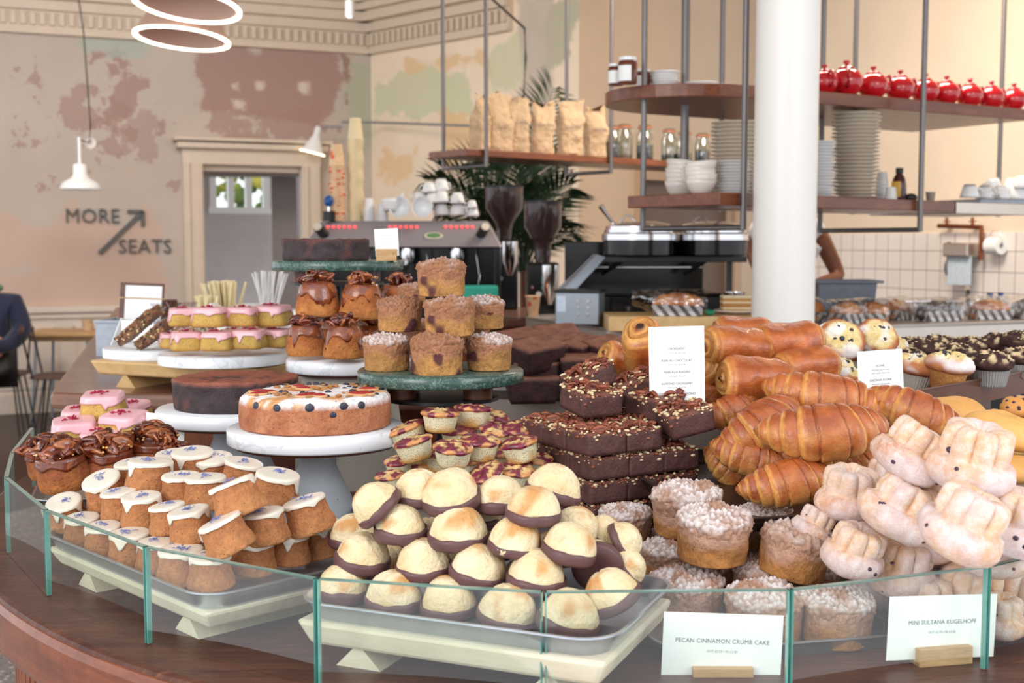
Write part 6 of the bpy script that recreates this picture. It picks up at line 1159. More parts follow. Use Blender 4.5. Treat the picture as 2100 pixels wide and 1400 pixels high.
def stack(T, px, bk_, n, me, dz, s, name, cat, where, group, wob=.003, tilt=0):
    p = onshelf(T, px, bk_)
    for i in range(n):
        lb = ('topmost ' if i == n - 1 else 'lowest ' if i == 0 else '') + where
        place(me, name, Matrix.Translation((p.x + wob * sin(i * 1.9), p.y + wob * cos(i * 2.3), p.z + i * dz)) @ Matrix.Rotation(R(tilt * i / n), 4, 'Y') @ Matrix.Scale(s, 4), lb, cat, group)
stack(TS2, 1362, .3, 5, wplate, .012, .72, 'shallow_bowl', 'bowl', 'white shallow bowl in the stack beside the jam jars', 'shallow bowls by the jam jars')
stack(TS2, 1436, .26, 2, wplate, .008, .82, 'shallow_bowl', 'bowl', 'wide white shallow bowl in the low pair, upper shelf', 'shallow bowl pair'); stack(TS2, 1493, .3, 1, wplate, .01, .45, 'small_bowl', 'bowl', 'tiny white bowl left of the hanger on the upper shelf', 'tiny bowls'); stack(TS2, 1530, .3, 1, bowl_m, .01, .6, 'small_bowl', 'bowl', 'small white bowl half behind the white column, upper shelf', 'tiny bowls')
stack(TS3, 1395, .40, 6, bowl_m, .0155, .92, 'bowl', 'bowl', 'white bowl in the left bowl stack on the lower shelf', 'bowls in the left stack', tilt=8); stack(TS3, 1437, .2, 5, bowl_m, .0155, .88, 'bowl', 'bowl', 'white bowl in the right bowl stack on the lower shelf', 'bowls in the right stack', tilt=-5)
stack(TS3, 1503, .16, 11, plate_s, .0115, .88, 'side_plate', 'plate', 'white side plate in the stack left of the hanger', 'side plates left of the column'); stack(TS3, 1508, .34, 19, plate_m, .0155, 1.0, 'dinner_plate', 'plate', 'cream dinner plate in the tall stack left of the column', 'dinner plates left of the column')
stack(TS3, 1682, .14, 19, plate_s, .0118, .78, 'side_plate', 'plate', 'white side plate in the stack touching the white column on its right', 'side plates right of the column'); stack(TS3, 1752, .2, 23, plate_m, .0155, .98, 'dinner_plate', 'plate', 'cream dinner plate in the tall stack right of the column', 'dinner plates right of the column')
# teapots
tb = M().lathe([(0, 0), (.03, 0), (.032, .004), (.05, .02), (.06, .045), (.058, .065), (.045, .085), (.03, .093), (0, .094)], 32).mesh('pot_body', MT['red']); tl = M().lathe([(.028, .092), (.03, .096), (.02, .104), (.008, .107), (.007, .112), (.012, .117), (.011, .124), (0, .126)], 24).mesh('lid', MT['red']); ts = M().tube([(.045, 0, .03), (.07, 0, .045), (.08, 0, .075), (.095, 0, .092)], [.014, .011, .008, .006], 10).mesh('spout', MT['red']); th_ = M().tube([(-.045, 0, .085), (-.075, 0, .09), (-.088, 0, .065), (-.078, 0, .035), (-.052, 0, .028)], .0065, 8).mesh('handle', MT['red'])
K['teapot'] = [[('pot_body', tb), ('lid', tl), ('spout', ts), ('handle', th_)]]
for i, px in enumerate((1690, 1735, 1790, 1845, 1897, 1940, 1988, 2032, 2078)):
    p = onshelf(TS2, px, .075); spawn('teapot', 0, Matrix.Translation(p) @ Matrix.Rotation(R((100, 80, 200, 205, 210, 205, 205, 205, 205)[i]), 4, 'Z') @ Matrix.Scale((.95, 1.16, 1.06, 1.03, 1.0, 1.0, .98, .98, .98)[i], 4), 'teapot', 'glossy red teapot, ' + ('partly behind the white column', 'largest looking, next to the column', 'third from the column', 'fourth from the column', 'behind the steel hanger', 'first right of the hanger', 'second right of the hanger', 'third right of the hanger', 'last at the right edge')[i], 'teapot', 'red teapots on the upper shelf')
# small things on the lower shelf
for i, (px, bk_, n, ph) in enumerate([(1808, .2, 6, 'stacked behind the bottle'), (1827, .1, 1, 'in front of the bottle')]):
    p = onshelf(TS3, px, bk_)
    for k in range(n): place(smallc, 'small_paper_cup', Matrix.Translation((p.x, p.y, p.z + .055 + k * .014)) @ flip @ Matrix.Scale(.92, 4), 'white paper cup on the lower shelf, ' + ph, 'cup', 'small cups on the lower shelf' if n > 1 else None)
p = onshelf(TS3, 1843, .18); r_ = empty('syrup_bottle', p, 'brown syrup bottle with black cap and yellow label on the lower shelf', 'bottle'); M().lathe([(0, 0), (.03, 0), (.032, .004), (.031, .07), (.026, .1), (.014, .118), (.012, .125), (0, .125)], 24).build('bottle', mat('syrup', (72, 34, 34), .15, coat=.4), r_); M().lathe([(0, .122), (.016, .122), (.016, .145), (0, .145)], 16).build('cap', MT['black'], r_)
lm = M(); v = [(.0326 * cos(R(180 + 14 * k)), .0326 * sin(R(180 + 14 * k)), z) for z in (.02, .085) for k in range(7)]; lm.add(v, [(k, k + 1, 8 + k, 7 + k) for k in range(6)]); lm.build('label', mat('yellow_label', (232, 180, 70), .5), r_)
p = onshelf(TS3, 1908, .12); place(smallc.copy(), 'cream_pot', Matrix.Translation(p) @ Matrix.Scale(.75, 4), 'small cream pot at the right end of the lower shelf', 'pot'); bpy.data.objects['cream_pot'].data.materials[0] = MT['cream']
p = onshelf(TS3, 1868, .14); tag(M().ball(0, 0, .018, .018, n=12, sc=(1.6, 1, 1)).build('black_scoop', MT['black'], T=Matrix.Translation(p)), 'small black scoop beside the syrup bottle', 'scoop')
tag(M().box(0, 0, .012, .40, .26, .024).build('cup_rack', MT['greysteel'], T=Matrix.Translation(onshelf(TS4, 2030, .2)) @ Matrix.Rotation(R(26), 4, 'Z'), bev=.004), 'shallow grey rack under the white cups on the steel shelf', 'rack')
for i, (px, bk_, z) in enumerate([(1988, .12, 0), (2020, .14, 0), (2052, .12, 0), (2085, .12, 0), (2035, .2, .04), (2075, .2, .045), (2095, .1, .05)]):
    p = onshelf(TS4, px, bk_); cup(Matrix.Translation((p.x, p.y, p.z + .088 + z)) @ flip @ Matrix.Rotation(R(60 * i), 4, 'Z'), 'white cup upside down on the steel shelf, ' + ('first from left', 'second from left', 'third from left', 'fourth from left', 'second layer left', 'second layer right', 'at the picture edge')[i], 'white cups on the steel shelf')
# ---------------------------------------------------------------- back counter equipment
BX = lambda px, Y: P(px, 600, Y).x
# open contact grill with the soup kettles on its rack
gx0, gx1 = BX(1150, 4.85), BX(1490, 4.85); gc = (gx0 + gx1) / 2; gw = gx1 - gx0
r_ = empty('contact_grill', (gc, 4.95, BZ), 'black open contact grill with a raised lid under the soup kettles', 'grill')
ztop = P(1400, 526, 4.85).z - BZ
m = M(); m.box(0, .12, .06, gw, .42, .1); m.build('grill_base', MT['black'], r_, bev=.006); m = M(); m.box(0, .1, .118, gw * .95, .36, .012); m.build('hot_plate', MT['gloss_black'], r_, bev=.002)
M().box(0, .3, .22, gw * .9, .03, .22, T=Matrix.Identity(4)).build('raised_lid', MT['gloss_black'], r_, bev=.004)
m = M(); m.add([(-gw / 2, -.08, .13), (-gw / 2 + .035, -.08, .11), (-gw / 2 + .185, 0, ztop - .004), (-gw / 2 + .15, 0, ztop + .008), (-gw / 2, .25, .13), (-gw / 2 + .035, .25, .11), (-gw / 2 + .185, .25, ztop - .004), (-gw / 2 + .15, .25, ztop + .008)], [(0, 1, 2, 3), (5, 4, 7, 6), (0, 3, 7, 4), (1, 5, 6, 2), (3, 2, 6, 7), (0, 4, 5, 1)]); m.build('slanted_side_panel', MT['greysteel'], r_, flat=True)
m = M(); x0, x1 = -gw / 2 + .16, gw / 2 + .10; m.box((x0 + x1) / 2, .02, ztop - .012, x1 - x0, .024, .024); m.box((x0 + x1) / 2, .3, ztop - .012, x1 - x0, .024, .024); m.box((x0 + x1) / 2, .16, ztop - .006, x1 - x0, .28, .006); m.build('kettle_rack', MT['black'], r_, bev=.002)
for x in (x0 + .02, x1 - .02): M().box(x, .3, ztop / 2 - .012, .024, .024, ztop - .024).build('rack_post', MT['black'], r_)
for x in (-.08, .26): M().tube([(x, .02, ztop - .02), (x - .07, .1, ztop - .07)], .011, 8).build('handle_arm', MT['black'], r_)
M().box(.02, .16, ztop - .045, gw * .72, .2, .004).build('white_liner', MT['paper'], r_, flat=True)
zk = BZ + ztop
for i, (px, Y, lb) in enumerate(((1314, 5.0, 'steel and black soup kettle with a ladle, left of the two'), (1464, 5.08, 'steel and black soup kettle next to the white column'))):
    x = P(px, 500, Y).x; r_ = empty('soup_kettle', (x, Y + .06, zk), lb, 'soup kettle'); r = .15
    M().lathe([(0, 0), (r - .008, 0), (r, .006), (r, .062), (0, .062)], 48).build('black_base', MT['gloss_black'], r_); M().lathe([(r - .004, .062), (r + .004, .066), (r + .004, .09), (r - .006, .096), (r - .006, .108), (r - .03, .112)], 48).build('steel_rim', MT['chrome'], r_)
    M().lathe([(r - .012, .108), (r - .012, .122), (r - .03, .132), (r * .5, .142), (0, .145)], 48).build('lid', MT['chrome'], r_); M().tube([(-.035 + .07 * k / 10 - .05, -.03, .138 + .028 * sin(pi * k / 10)) for k in range(11)], .004, 8).build('lid_handle', MT['chrome'], r_)
    if i == 0: M().tube([(-.10, -.04, .12), (-.14, -.05, .17), (-.165, -.06, .205)], [.006, .008, .012], 10).build('ladle', MT['chrome'], r_)
# toaster-like steel box and knob panel
x = BX(1190, 4.75); r_ = empty('steel_control_box', Matrix.Translation((x, 4.75, BZ)) @ Matrix.Rotation(R(-14), 4, 'Z'), 'steel control box with two columns of push buttons in front of the grill', 'appliance')
M().box(0, 0, .072, .17, .14, .125).build('housing', MT['greysteel'], r_, bev=.004); M().box(0, 0, .138, .18, .15, .012).build('dark_top', MT['black'], r_, bev=.002)
for cx in (.005, .045):
    for k in range(3): M().lathe([(0, 0), (.007, 0), (.006, .006), (0, .006)], 12, T=Tm(cx, -.07, .05 + .025 * k, rx=pi / 2)).build('push_button', MT['chrome'], r_)
M().box(-.06, -.0712, .09, .035, .001, .06).build('label_sticker', mat('pale_blue_label', (206, 222, 238), .6), r_, flat=True)
for sx in (-.06, .06): M().lathe([(0, 0), (.012, 0), (.012, .012), (0, .012)], 12, T=Tm(sx, 0, 0)).build('foot', MT['black'], r_)
x = BX(1298, 4.8); r_ = empty('knob_panel', (x, 4.84, BZ), 'black control panel with knobs beside the steel control box', 'appliance'); M().box(0, 0, .055, .17, .06, .11).build('panel', MT['gloss_black'], r_, bev=.003)
for k in range(4): kn = M().lathe([(0, 0), (.014, 0), (.012, .018), (0, .018)], 16, T=Tm(-.055 + .037 * k, -.03, .035 + .03 * (k % 2), rx=pi / 2)).build('knob', MT['black'], r_); M().tube([(-.055 + .037 * k, -.049, .03 + .03 * (k % 2)), (-.055 + .037 * k, -.049, .045 + .03 * (k % 2))], .0015, 5).build('pointer', MT['chrome'], kn)
# beech board, bagged loaf, cake slice
a = P(1262, 648, 4.45); b = P(1545, 648, 4.5); zc_ = BZ; bx = (a.x + b.x) / 2; bw_ = b.x - a.x + .05
tag(M().box(0, .0, .03, bw_, .30, .055).build('chopping_board', MT['beech'], T=Matrix.Translation((bx, 4.60, BZ - .002)), bev=.004), 'thick pale beech chopping board in front of the grill', 'chopping board')
zbd = BZ + .0555
liner = mat('striped_liner', (214, 208, 204), .7, var=.02); nt = liner.node_tree; tcn = nt.nodes.new('ShaderNodeTexCoord'); wv = nt.nodes.new('ShaderNodeTexWave'); wv.bands_direction = 'DIAGONAL'; wv.inputs['Scale'].default_value = 16; cr = nt.nodes.new('ShaderNodeValToRGB'); cr.color_ramp.elements[0].position = .4; cr.color_ramp.elements[1].position = .5; cr.color_ramp.elements[0].color = (*lin((104, 98, 100)), 1); cr.color_ramp.elements[1].color = (*lin((222, 218, 214)), 1)
nt.links.new(tcn.outputs['Object'], wv.inputs[0]); nt.links.new(wv.outputs['Fac'], cr.inputs[0]); nt.links.new(cr.outputs[0], nt.nodes['Principled BSDF'].inputs['Base Color'])
def loaf(px, py, Y, L, label, z=None, dark=False, yaw=0, twist=-1, h=.085):
    c = P(px, py, Y); z = BZ if z is None else z; r_ = empty('wrapped_loaf_cake', Matrix.Translation((c.x, c.y, z)) @ Matrix.Rotation(R(yaw), 4, 'Z'), label, 'loaf cake', 'wrapped loaf cakes'); wd = .095; m = M(); off = Vector((px * .1, 0, 0)); v = []; n = 28; rows = 14
    c1, c2 = (lin((70, 44, 40)), lin((48, 30, 30))) if dark else (lin((222, 148, 82)), lin((176, 98, 52)))
    for j in range(rows + 1):
        t = -1 + 2 * j / rows; e = (1 - abs(t) ** 6) ** .4 if abs(t) < 1 else 0.05
        for i in range(n):
            a_ = 2 * pi * i / n; hh = h * (.55 + .45 * (1 - t * t)); y = cos(a_) * wd / 2 * (.86 + .14 * e); z_ = max(.004, h * .45 + sin(a_) * (hh * .55 if sin(a_) > 0 else h * .44)) * (1 if e > .1 else .9); v.append(Vector((t * L / 2 * .96, y * max(e, .7), z_)) + Vector((0, 0, fb((t * 2, a_, px), 1.4) * .006 * (sin(a_) > 0))))
    f = [(j * n + i, j * n + (i + 1) % n, (j + 1) * n + (i + 1) % n, (j + 1) * n + i) for j in range(rows) for i in range(n)] + [tuple(range(n)), tuple(rows * n + i for i in range(n))]
    m.add(v, f, col=lambda p: mixc(c1, c2, .5 + fb(p + off, 18, 2) * 1.2)); m.build('loaf', MT['bread'], r_)
    lm = M(); sx, sy = L / 2, wd / 2 + .003; lm.add([(-sx * .9, -sy * .85, .001), (sx * .9, -sy * .85, .001), (sx * .9, sy * .85, .001), (-sx * .9, sy * .85, .001), (-sx, -sy, h * .5), (sx, -sy, h * .46), (sx, sy, h * .5), (-sx, sy, h * .48)], [(0, 1, 5, 4), (1, 2, 6, 5), (2, 3, 7, 6), (3, 0, 4, 7), (3, 2, 1, 0)]); lm.build('striped_paper_case', liner, r_, flat=True)
    g = M(); v = []; rows = 12
    for j in range(rows + 1):
        t = j / rows; x = -L / 2 - .012 + (L + .024) * t
        if twist: x -= .06 * (1 - t) ** 3
        for i in range(n):
            a_ = 2 * pi * i / n; k = 1 + .09 * nz((t * 4, a_ * 1.5, px), 1.2); pin = .55 + .45 * smooth(0, .3, t) if twist else 1; v.append(Vector((x, cos(a_) * (wd / 2 + .012) * k * (.9 if j in (0, rows) else 1), max(.0008, h * .56 + .02 * (1 - pin) * 2 + sin(a_) * (h * .62) * k * pin * (.75 if j == rows else 1)))))
    f = [(j * n + i, j * n + (i + 1) % n, (j + 1) * n + (i + 1) % n, (j + 1) * n + i) for j in range(rows) for i in range(n)]
    g.add(v, f); g.build('cellophane', MT['plastic'], r_, auto=False)
loaf(1390, 620, 4.5, .19, 'cellophane-wrapped golden loaf cake on the beech board', z=zbd, yaw=-8)
for i, (px, Y, L, dk, yaw, ph) in enumerate([(1668, 4.95, .12, 0, 60, 'golden loaf cake half hidden by the column'), (1735, 4.85, .14, 0, 20, 'golden loaf cake, first full one right of the column'), (1790, 4.88, .12, 0, -40, 'golden loaf cake, second right of the column'), (1838, 5.1, .12, 0, 30, 'golden loaf cake lying behind, left of the dark one'), (1925, 5.02, .19, 1, 6, 'dark chocolate loaf cake, the only dark one up front'), (2030, 5.12, .17, 0, -4, 'golden loaf cake right of the dark one'), (2108, 5.2, .15, 1, 10, 'dark loaf cake at the right picture edge')]):
    loaf(px, 640, Y + .08, L, 'cellophane-wrapped ' + ph, dark=bool(dk), yaw=yaw + 14)
x = BX(1512, 4.6); r_ = empty('plate_of_cake', (x, 4.62, zbd), 'white cake plate in front of the white column', 'plate'); M().lathe([(0, 0), (.05, 0), (.085, .012), (.084, .015), (.05, .004), (0, .004)], 36).build('plate_disc', MT['white'], r_)
ck = M(); 
for z0, z1, c_ in ((.005, .02, (196, 146, 84)), (.02, .026, (240, 226, 190)), (.026, .042, (188, 132, 74)), (.042, .048, (240, 226, 190)), (.048, .062, (200, 150, 90)), (.062, .07, (240, 228, 196))): ck.prism([(-.055, -.03), (.05, -.04), (.05, .03), (-.055, .035)], z0, z1, col=lin(c_))
tag(ck.build('layer_cake_slice', MT['bread'], T=Matrix.Translation((x, 4.62, zbd)), flat=True), 'slice of layered cream cake on the white plate by the column', 'cake')
x = BX(1494, 4.85); tag(M().lathe([(0, 0), (.035, 0), (.04, .01), (.036, .1), (.042, .13), (.038, .13), (.03, .02), (0, .01)], 28).build('steel_jug', MT['chrome'], T=Matrix.Translation((x + .02, 4.83, BZ))), 'steel jug behind the cake slice', 'jug')
x = BX(1456, 4.48); tag(M().ball(0, 0, .012, .016, n=12, sc=(1.5, 1, .7)).build('green_cap', mat('green_plastic', (30, 150, 110), .4), T=Matrix.Translation((x, 4.50, zbd))), 'small green cap on the beech board beside the wrapped loaf', 'cap')
# grey tub
c = P(1735, 600, 5.45); r_ = empty('grey_tub', (c.x - .02, c.y, BZ), 'grey plastic tub behind the wrapped loaves', 'tub'); tg = mat('grey_plastic', (116, 122, 134), .5); a, b, h = .13, .1, .16
m = M(); m.add([(-a * .9, -b * .9, 0), (a * .9, -b * .9, 0), (a * .9, b * .9, 0), (-a * .9, b * .9, 0), (-a, -b, h), (a, -b, h), (a, b, h), (-a, b, h), (-a * .93, -b * .93, h), (a * .93, -b * .93, h), (a * .93, b * .93, h), (-a * .93, b * .93, h), (-a * .85, -b * .85, .01), (a * .85, -b * .85, .01), (a * .85, b * .85, .01), (-a * .85, b * .85, .01)], [(3, 2, 1, 0), (0, 1, 5, 4), (1, 2, 6, 5), (2, 3, 7, 6), (3, 0, 4, 7), (4, 5, 9, 8), (5, 6, 10, 9), (6, 7, 11, 10), (7, 4, 8, 11), (8, 9, 13, 12), (9, 10, 14, 13), (10, 11, 15, 14), (11, 8, 12, 15), (12, 13, 14, 15)]); m.build('tub', tg, r_, flat=True)
m = M()
for (x, y, sx, sy) in ((0, -b - .008, 2 * a + .05, .018), (0, b + .008, 2 * a + .05, .018), (-a - .012, 0, .026, 2 * b), (a + .012, 0, .026, 2 * b)): m.box(x, y, h - .006, sx, sy, .012)
m.build('rim', tg, r_, bev=.003)
# things on the tiled wall
def onR(px, py, out=.0): p = onwall(TR, px, py); return TR @ Vector((p.x, -out, p.z))
cop = mat('copper', (150, 84, 60), .3, metal=.8, var=.1)
a, b, c = onR(1940, 463, .06), onR(2029, 466, .06), onR(2027, 534, .06); r_ = tag(M().tube([a, b + (a - b) * .04, b, b + (c - b) * .05, c], .014, 12).build('copper_pipe', cop), 'copper pipe turning down the tiled wall under the steel shelf', 'pipe')
for px in (1957, 2010): p, q_ = onR(px, 464, .06), onR(px, 446, .06); M().tube([p, q_], .010, 10).build('riser', cop, r_); M().lathe([(.01, 0), (.024, 0), (.024, .006), (.01, .006)], 16, T=Matrix.Translation((p + q_) / 2)).build('collar', cop, r_)
T = Matrix.Translation(onR(1992, 512, .07)) @ TR.to_3x3().to_4x4(); r_ = empty('towel_dispenser', T, 'steel paper towel dispenser with a hanging pale sheet on the tiled wall', 'dispenser'); M().box(0, 0, 0, .21, .13, .085).build('housing', MT['steel'], r_, bev=.01); M().box(.01, -.03, -.125, .2, .002, .18).build('paper_towel', mat('pale_blue_paper', (206, 222, 232), .8), r_, flat=True)
T = Matrix.Translation(onR(1950, 535, .02)) @ TR.to_3x3().to_4x4(); r_ = empty('hanging_spoon', T, 'dark wooden spoon hanging left of the towel dispenser', 'spoon'); M().box(0, 0, .06, .025, .012, .12).build('handle', MT['walnut'], r_, bev=.003); M().ball(0, 0, -.04, .045, sc=(.8, .3, 1.15), n=16).build('bowl', MT['greysteel'], r_)
T = Matrix.Translation(onR(2057, 504, .06)) @ TR.to_3x3().to_4x4(); r_ = empty('paper_roll', T, 'white paper roll on a wire holder at the right of the copper pipe', 'paper roll'); M().lathe([(.018, -.05), (.05, -.05), (.05, .05), (.018, .05), (.018, -.05)], 28, T=Tm(ry=pi / 2)).build('roll', MT['paper'], r_); M().tube([(-.06, 0, 0), (.06, 0, 0), (.03, 0, .09), (-.03, 0, .09), (-.06, 0, 0)], .0025, 6).build('wire_holder', MT['chrome'], r_)
# small clutter at the back of the steel counter
for i, (px, Y, kind, lb) in enumerate([(1985, 5.45, 'tap', 'chrome tap in the clutter behind the dark loaf'), (2030, 5.5, 'bottle', 'clear spray bottle with a blue collar, behind the right loaves'), (2052, 5.55, 'bottle', 'white bottle with a blue cap, behind the right loaves'), (1905, 5.45, 'tray', 'shiny foil tray behind the dark loaf'), (1760, 5.2, 'rolls', 'white roll of bags in front of the grey tub')]):
    c = P(px, 620, Y); T = Matrix.Translation((c.x, c.y, BZ))
    if kind == 'tap': r_ = M().tube([(0, 0, 0), (0, 0, .1), (-.02, -.03, .125), (-.03, -.08, .11)], .011, 10).build('tap', MT['chrome'], T=T)
    elif kind == 'bottle': r_ = empty('spray_bottle', T, lb, 'bottle'); M().lathe([(0, 0), (.025, 0), (.027, .06), (.012, .08), (0, .08)], 20).build('bottle', MT['jar'] if i == 1 else MT['white'], r_); M().lathe([(0, .08), (.013, .08), (.013, .1), (0, .1)], 16).build('cap', mat('blue_cap_%d' % i, (50, 92, 160), .4), r_); continue
    elif kind == 'tray': r_ = M().prism([(-.14, -.07), (.14, -.07), (.14, .07), (-.14, .07)], 0, .07, taper=[(-.11, -.05), (.11, -.05), (.11, .05), (-.11, .05)]).build('foil_tray', MT['chrome'], T=T, bev=.004)
    else: r_ = M().lathe([(0, -.04), (.02, -.04), (.02, .04), (0, .04)], 20, T=Tm(0, 0, .02, ry=pi / 2)).build('bag_roll', MT['white'], T=T)
    tag(r_, lb, kind if kind != 'rolls' else 'roll')
# ---------------------------------------------------------------- people
def skin_body(name, nodes, edges, mt, parent=None, sub=2):
    me = bpy.data.meshes.new(name); me.from_pydata([n[0] for n in nodes], edges, []); o = bpy.data.objects.new(name, me); COL.objects.link(o)
    if parent: o.parent = parent
    o.modifiers.new('skin', 'SKIN'); sl_ = me.skin_vertices[0].data if me.skin_vertices else None
    if sl_ is None:
        bpy.context.view_layer.objects.active = o; o.select_set(True); bpy.ops.mesh.customdata_skin_add(); sl_ = me.skin_vertices[0].data; o.select_set(False)
    for i, n in enumerate(nodes): sl_[i].radius = n[1] if isinstance(n[1], tuple) else (n[1], n[1]); sl_[i].use_root = (i == 0)
    s = o.modifiers.new('sub', 'SUBSURF'); s.levels = sub; s.render_levels = sub; o.modifiers['skin'].use_smooth_shade = True; me.materials.append(mt); return o
skin_d = mat('skin_brown', (128, 78, 54), .5, var=.06, sss=.1); skin_l = mat('skin_light', (214, 150, 128), .5, var=.05, sss=.1)
# staff member behind the column, arm bent over the tub
Yp = 5.95; e_ = P(1722, 568, Yp - .06); hnd = P(1655, 590, Yp - .28); sh = P(1668, 455, Yp); ls = P(1552, 455, Yp); cxp = (sh.x + ls.x) / 2
pr_ = empty('person', (cxp, Yp, 0), 'staff member in white T-shirt behind the column, bare arm bent over a grey tub', 'person'); O = Vector((cxp, Yp, 0))
nodes = [((0, 0, .95), (.14, .11)), ((0, 0, 1.15), (.125, .10)), ((0, -.01, 1.34), (.13, .10)), ((0, 0, 1.46), (.07, .06)), ((0, -.01, 1.53), (.045, .045)), ((0, -.015, 1.60), (.07, .08)), ((0, -.02, 1.69), (.075, .09)), ((0, -.015, 1.76), (.05, .06)),
         (tuple(sh - O), (.05, .05)), (tuple((sh - O).lerp(e_ - O, .5)), (.046, .046)), (tuple(e_ - O), (.038, .038)), (tuple((e_ - O).lerp(hnd - O, .6)), (.034, .034)), (tuple(hnd - O), (.026, .02)),
         (tuple(ls - O), (.05, .05)), (tuple(ls - O + Vector((-.015, .0, -.15))), (.044, .044)), (tuple(ls - O + Vector((-.0, -.12, -.25))), (.034, .034)), (tuple(ls - O + Vector((.08, -.26, -.26))), (.026, .02)),
         ((-.09, 0, .85), (.09, .09)), ((-.1, 0, .5), (.06, .06)), ((-.1, 0, .1), (.04, .04)), ((-.1, -.1, .04), (.04, .03)), ((.09, 0, .85), (.09, .09)), ((.1, 0, .5), (.06, .06)), ((.1, 0, .1), (.04, .04)), ((.1, -.1, .04), (.04, .03))]
ed_ = [(0, 1), (1, 2), (2, 3), (3, 4), (4, 5), (5, 6), (6, 7), (2, 8), (8, 9), (9, 10), (10, 11), (11, 12), (2, 13), (13, 14), (14, 15), (15, 16), (0, 17), (17, 18), (18, 19), (19, 20), (0, 21), (21, 22), (22, 23), (23, 24)]
for (wi, d) in ((12, Vector((-.3, -.85, -.4))), (16, Vector((.3, -.9, -.3)))):
    wv_ = Vector(nodes[wi][0]); d = d.normalized(); sd = d.cross(Vector((0, 0, 1))).normalized()
    for k in range(5):
        base = wv_ + d * .035 + sd * (-.024 + .012 * k); l = (.05, .07, .075, .07, .05)[k]; i0 = len(nodes); nodes += [(tuple(base), .010), (tuple(base + d * l * .55 + Vector((0, 0, .004))), .009), (tuple(base + d * l + Vector((0, 0, -.016))), .007)]; ed_ += [(wi, i0), (i0, i0 + 1), (i0 + 1, i0 + 2)]
skin_body('body', nodes, ed_, skin_d, pr_, 1)
tn_ = [((0, 0, .93), (.155, .125)), ((0, 0, 1.15), (.14, .115)), ((0, -.01, 1.34), (.145, .115)), ((0, 0, 1.44), (.085, .075)), (tuple(sh - O), (.066, .066)), (tuple((sh - O).lerp(e_ - O, .34)), (.062, .062)), (tuple(ls - O), (.066, .066)), (tuple(ls - O + Vector((-.012, 0, -.12))), (.062, .062))]
skin_body('t_shirt', tn_, [(0, 1), (1, 2), (2, 3), (2, 4), (4, 5), (2, 6), (6, 7)], mat('white_tshirt', (226, 220, 218), .85, var=.04), pr_, 2)
skin_body('trousers', [((0, 0, .93), (.15, .12)), ((-.09, 0, .82), (.1, .1)), ((-.1, 0, .5), (.075, .075)), ((-.1, 0, .1), (.055, .055)), ((.09, 0, .82), (.1, .1)), ((.1, 0, .5), (.075, .075)), ((.1, 0, .1), (.055, .055))], [(0, 1), (1, 2), (2, 3), (0, 4), (4, 5), (5, 6)], MT['black'], pr_, 2)
M().ball(0, 0, 1.70, .1, n=18, sc=(.92, 1.02, 1.05)).build('hair', mat('dark_hair', (36, 26, 22), .6, bd=.4, bs=150), pr_)
# seated guest at the left edge
Yg = 9.0; gx = P(-22, 600, Yg).x; pg = empty('person', (gx, Yg, 0), 'seated guest in dark navy coat with green collar at the left picture edge', 'person')
gn = [((0, 0, .52), (.17, .15)), ((.01, 0, .75), (.15, .13)), ((0, -.02, .95), (.15, .12)), ((0, -.03, 1.08), (.07, .06)), ((0, -.05, 1.14), (.05, .05)), ((0, -.07, 1.2), (.07, .08)), ((0, -.08, 1.29), (.075, .09)), ((0, -.07, 1.36), (.05, .06)), ((.19, -.02, .99), .045), ((.245, -.03, .78), .036), ((.2, -.22, .68), .03), ((.1, -.4, .7), .028), ((-.19, -.02, .99), .045), ((-.24, -.05, .78), .036), ((-.18, -.25, .68), .03), ((-.08, -.4, .7), .028), ((.1, -.2, .52), .085), ((.12, -.45, .5), .065), ((.12, -.45, .1), .045), ((.12, -.55, .04), .04), ((-.1, -.2, .52), .085), ((-.12, -.45, .5), .065), ((-.12, -.45, .1), .045), ((-.12, -.55, .04), .04)]
ge = [(0, 1), (1, 2), (2, 3), (3, 4), (4, 5), (5, 6), (6, 7), (2, 8), (8, 9), (9, 10), (10, 11), (2, 12), (12, 13), (13, 14), (14, 15), (0, 16), (16, 17), (17, 18), (18, 19), (0, 20), (20, 21), (21, 22), (22, 23)]
for wi, sg in ((11, -1), (15, 1)):
    wv_ = Vector(gn[wi][0])
    for k in range(5): base = wv_ + Vector((-.024 + .012 * k, -.03, 0)); l = (.05, .07, .075, .07, .05)[k]; i0 = len(gn); gn += [(tuple(base), .010), (tuple(base + Vector((0, -l * .6, 0))), .009), (tuple(base + Vector((0, -l, -.02))), .007)]; ge += [(wi, i0), (i0, i0 + 1), (i0 + 1, i0 + 2)]
skin_body('body', gn, ge, skin_l, pg, 1)
skin_body('navy_coat', [((0, 0, .50), (.185, .16)), ((.01, 0, .75), (.18, .15)), ((0, -.02, .95), (.175, .14)), ((0, -.02, 1.03), (.11, .09)), ((.19, -.02, .99), .085), ((.255, -.03, .78), .078), ((.21, -.22, .68), .062), ((.12, -.36, .7), .05), ((-.19, -.02, .99), .085), ((-.25, -.05, .78), .078), ((-.19, -.25, .68), .062), ((-.1, -.36, .7), .05)], [(0, 1), (1, 2), (2, 3), (2, 4), (4, 5), (5, 6), (6, 7), (2, 8), (8, 9), (9, 10), (10, 11)], mat('navy_coat', (24, 30, 58), .8, var=.15, sheen=.2), pg, 2)
M().tube([(.085 * cos(R(t)), -.03 + .085 * sin(R(t)), 1.08 + .02 * cos(R(t))) for t in range(0, 360, 30)], .026, 10, closed=True).build('green_collar', mat('green_collar', (96, 142, 110), .8), pg)
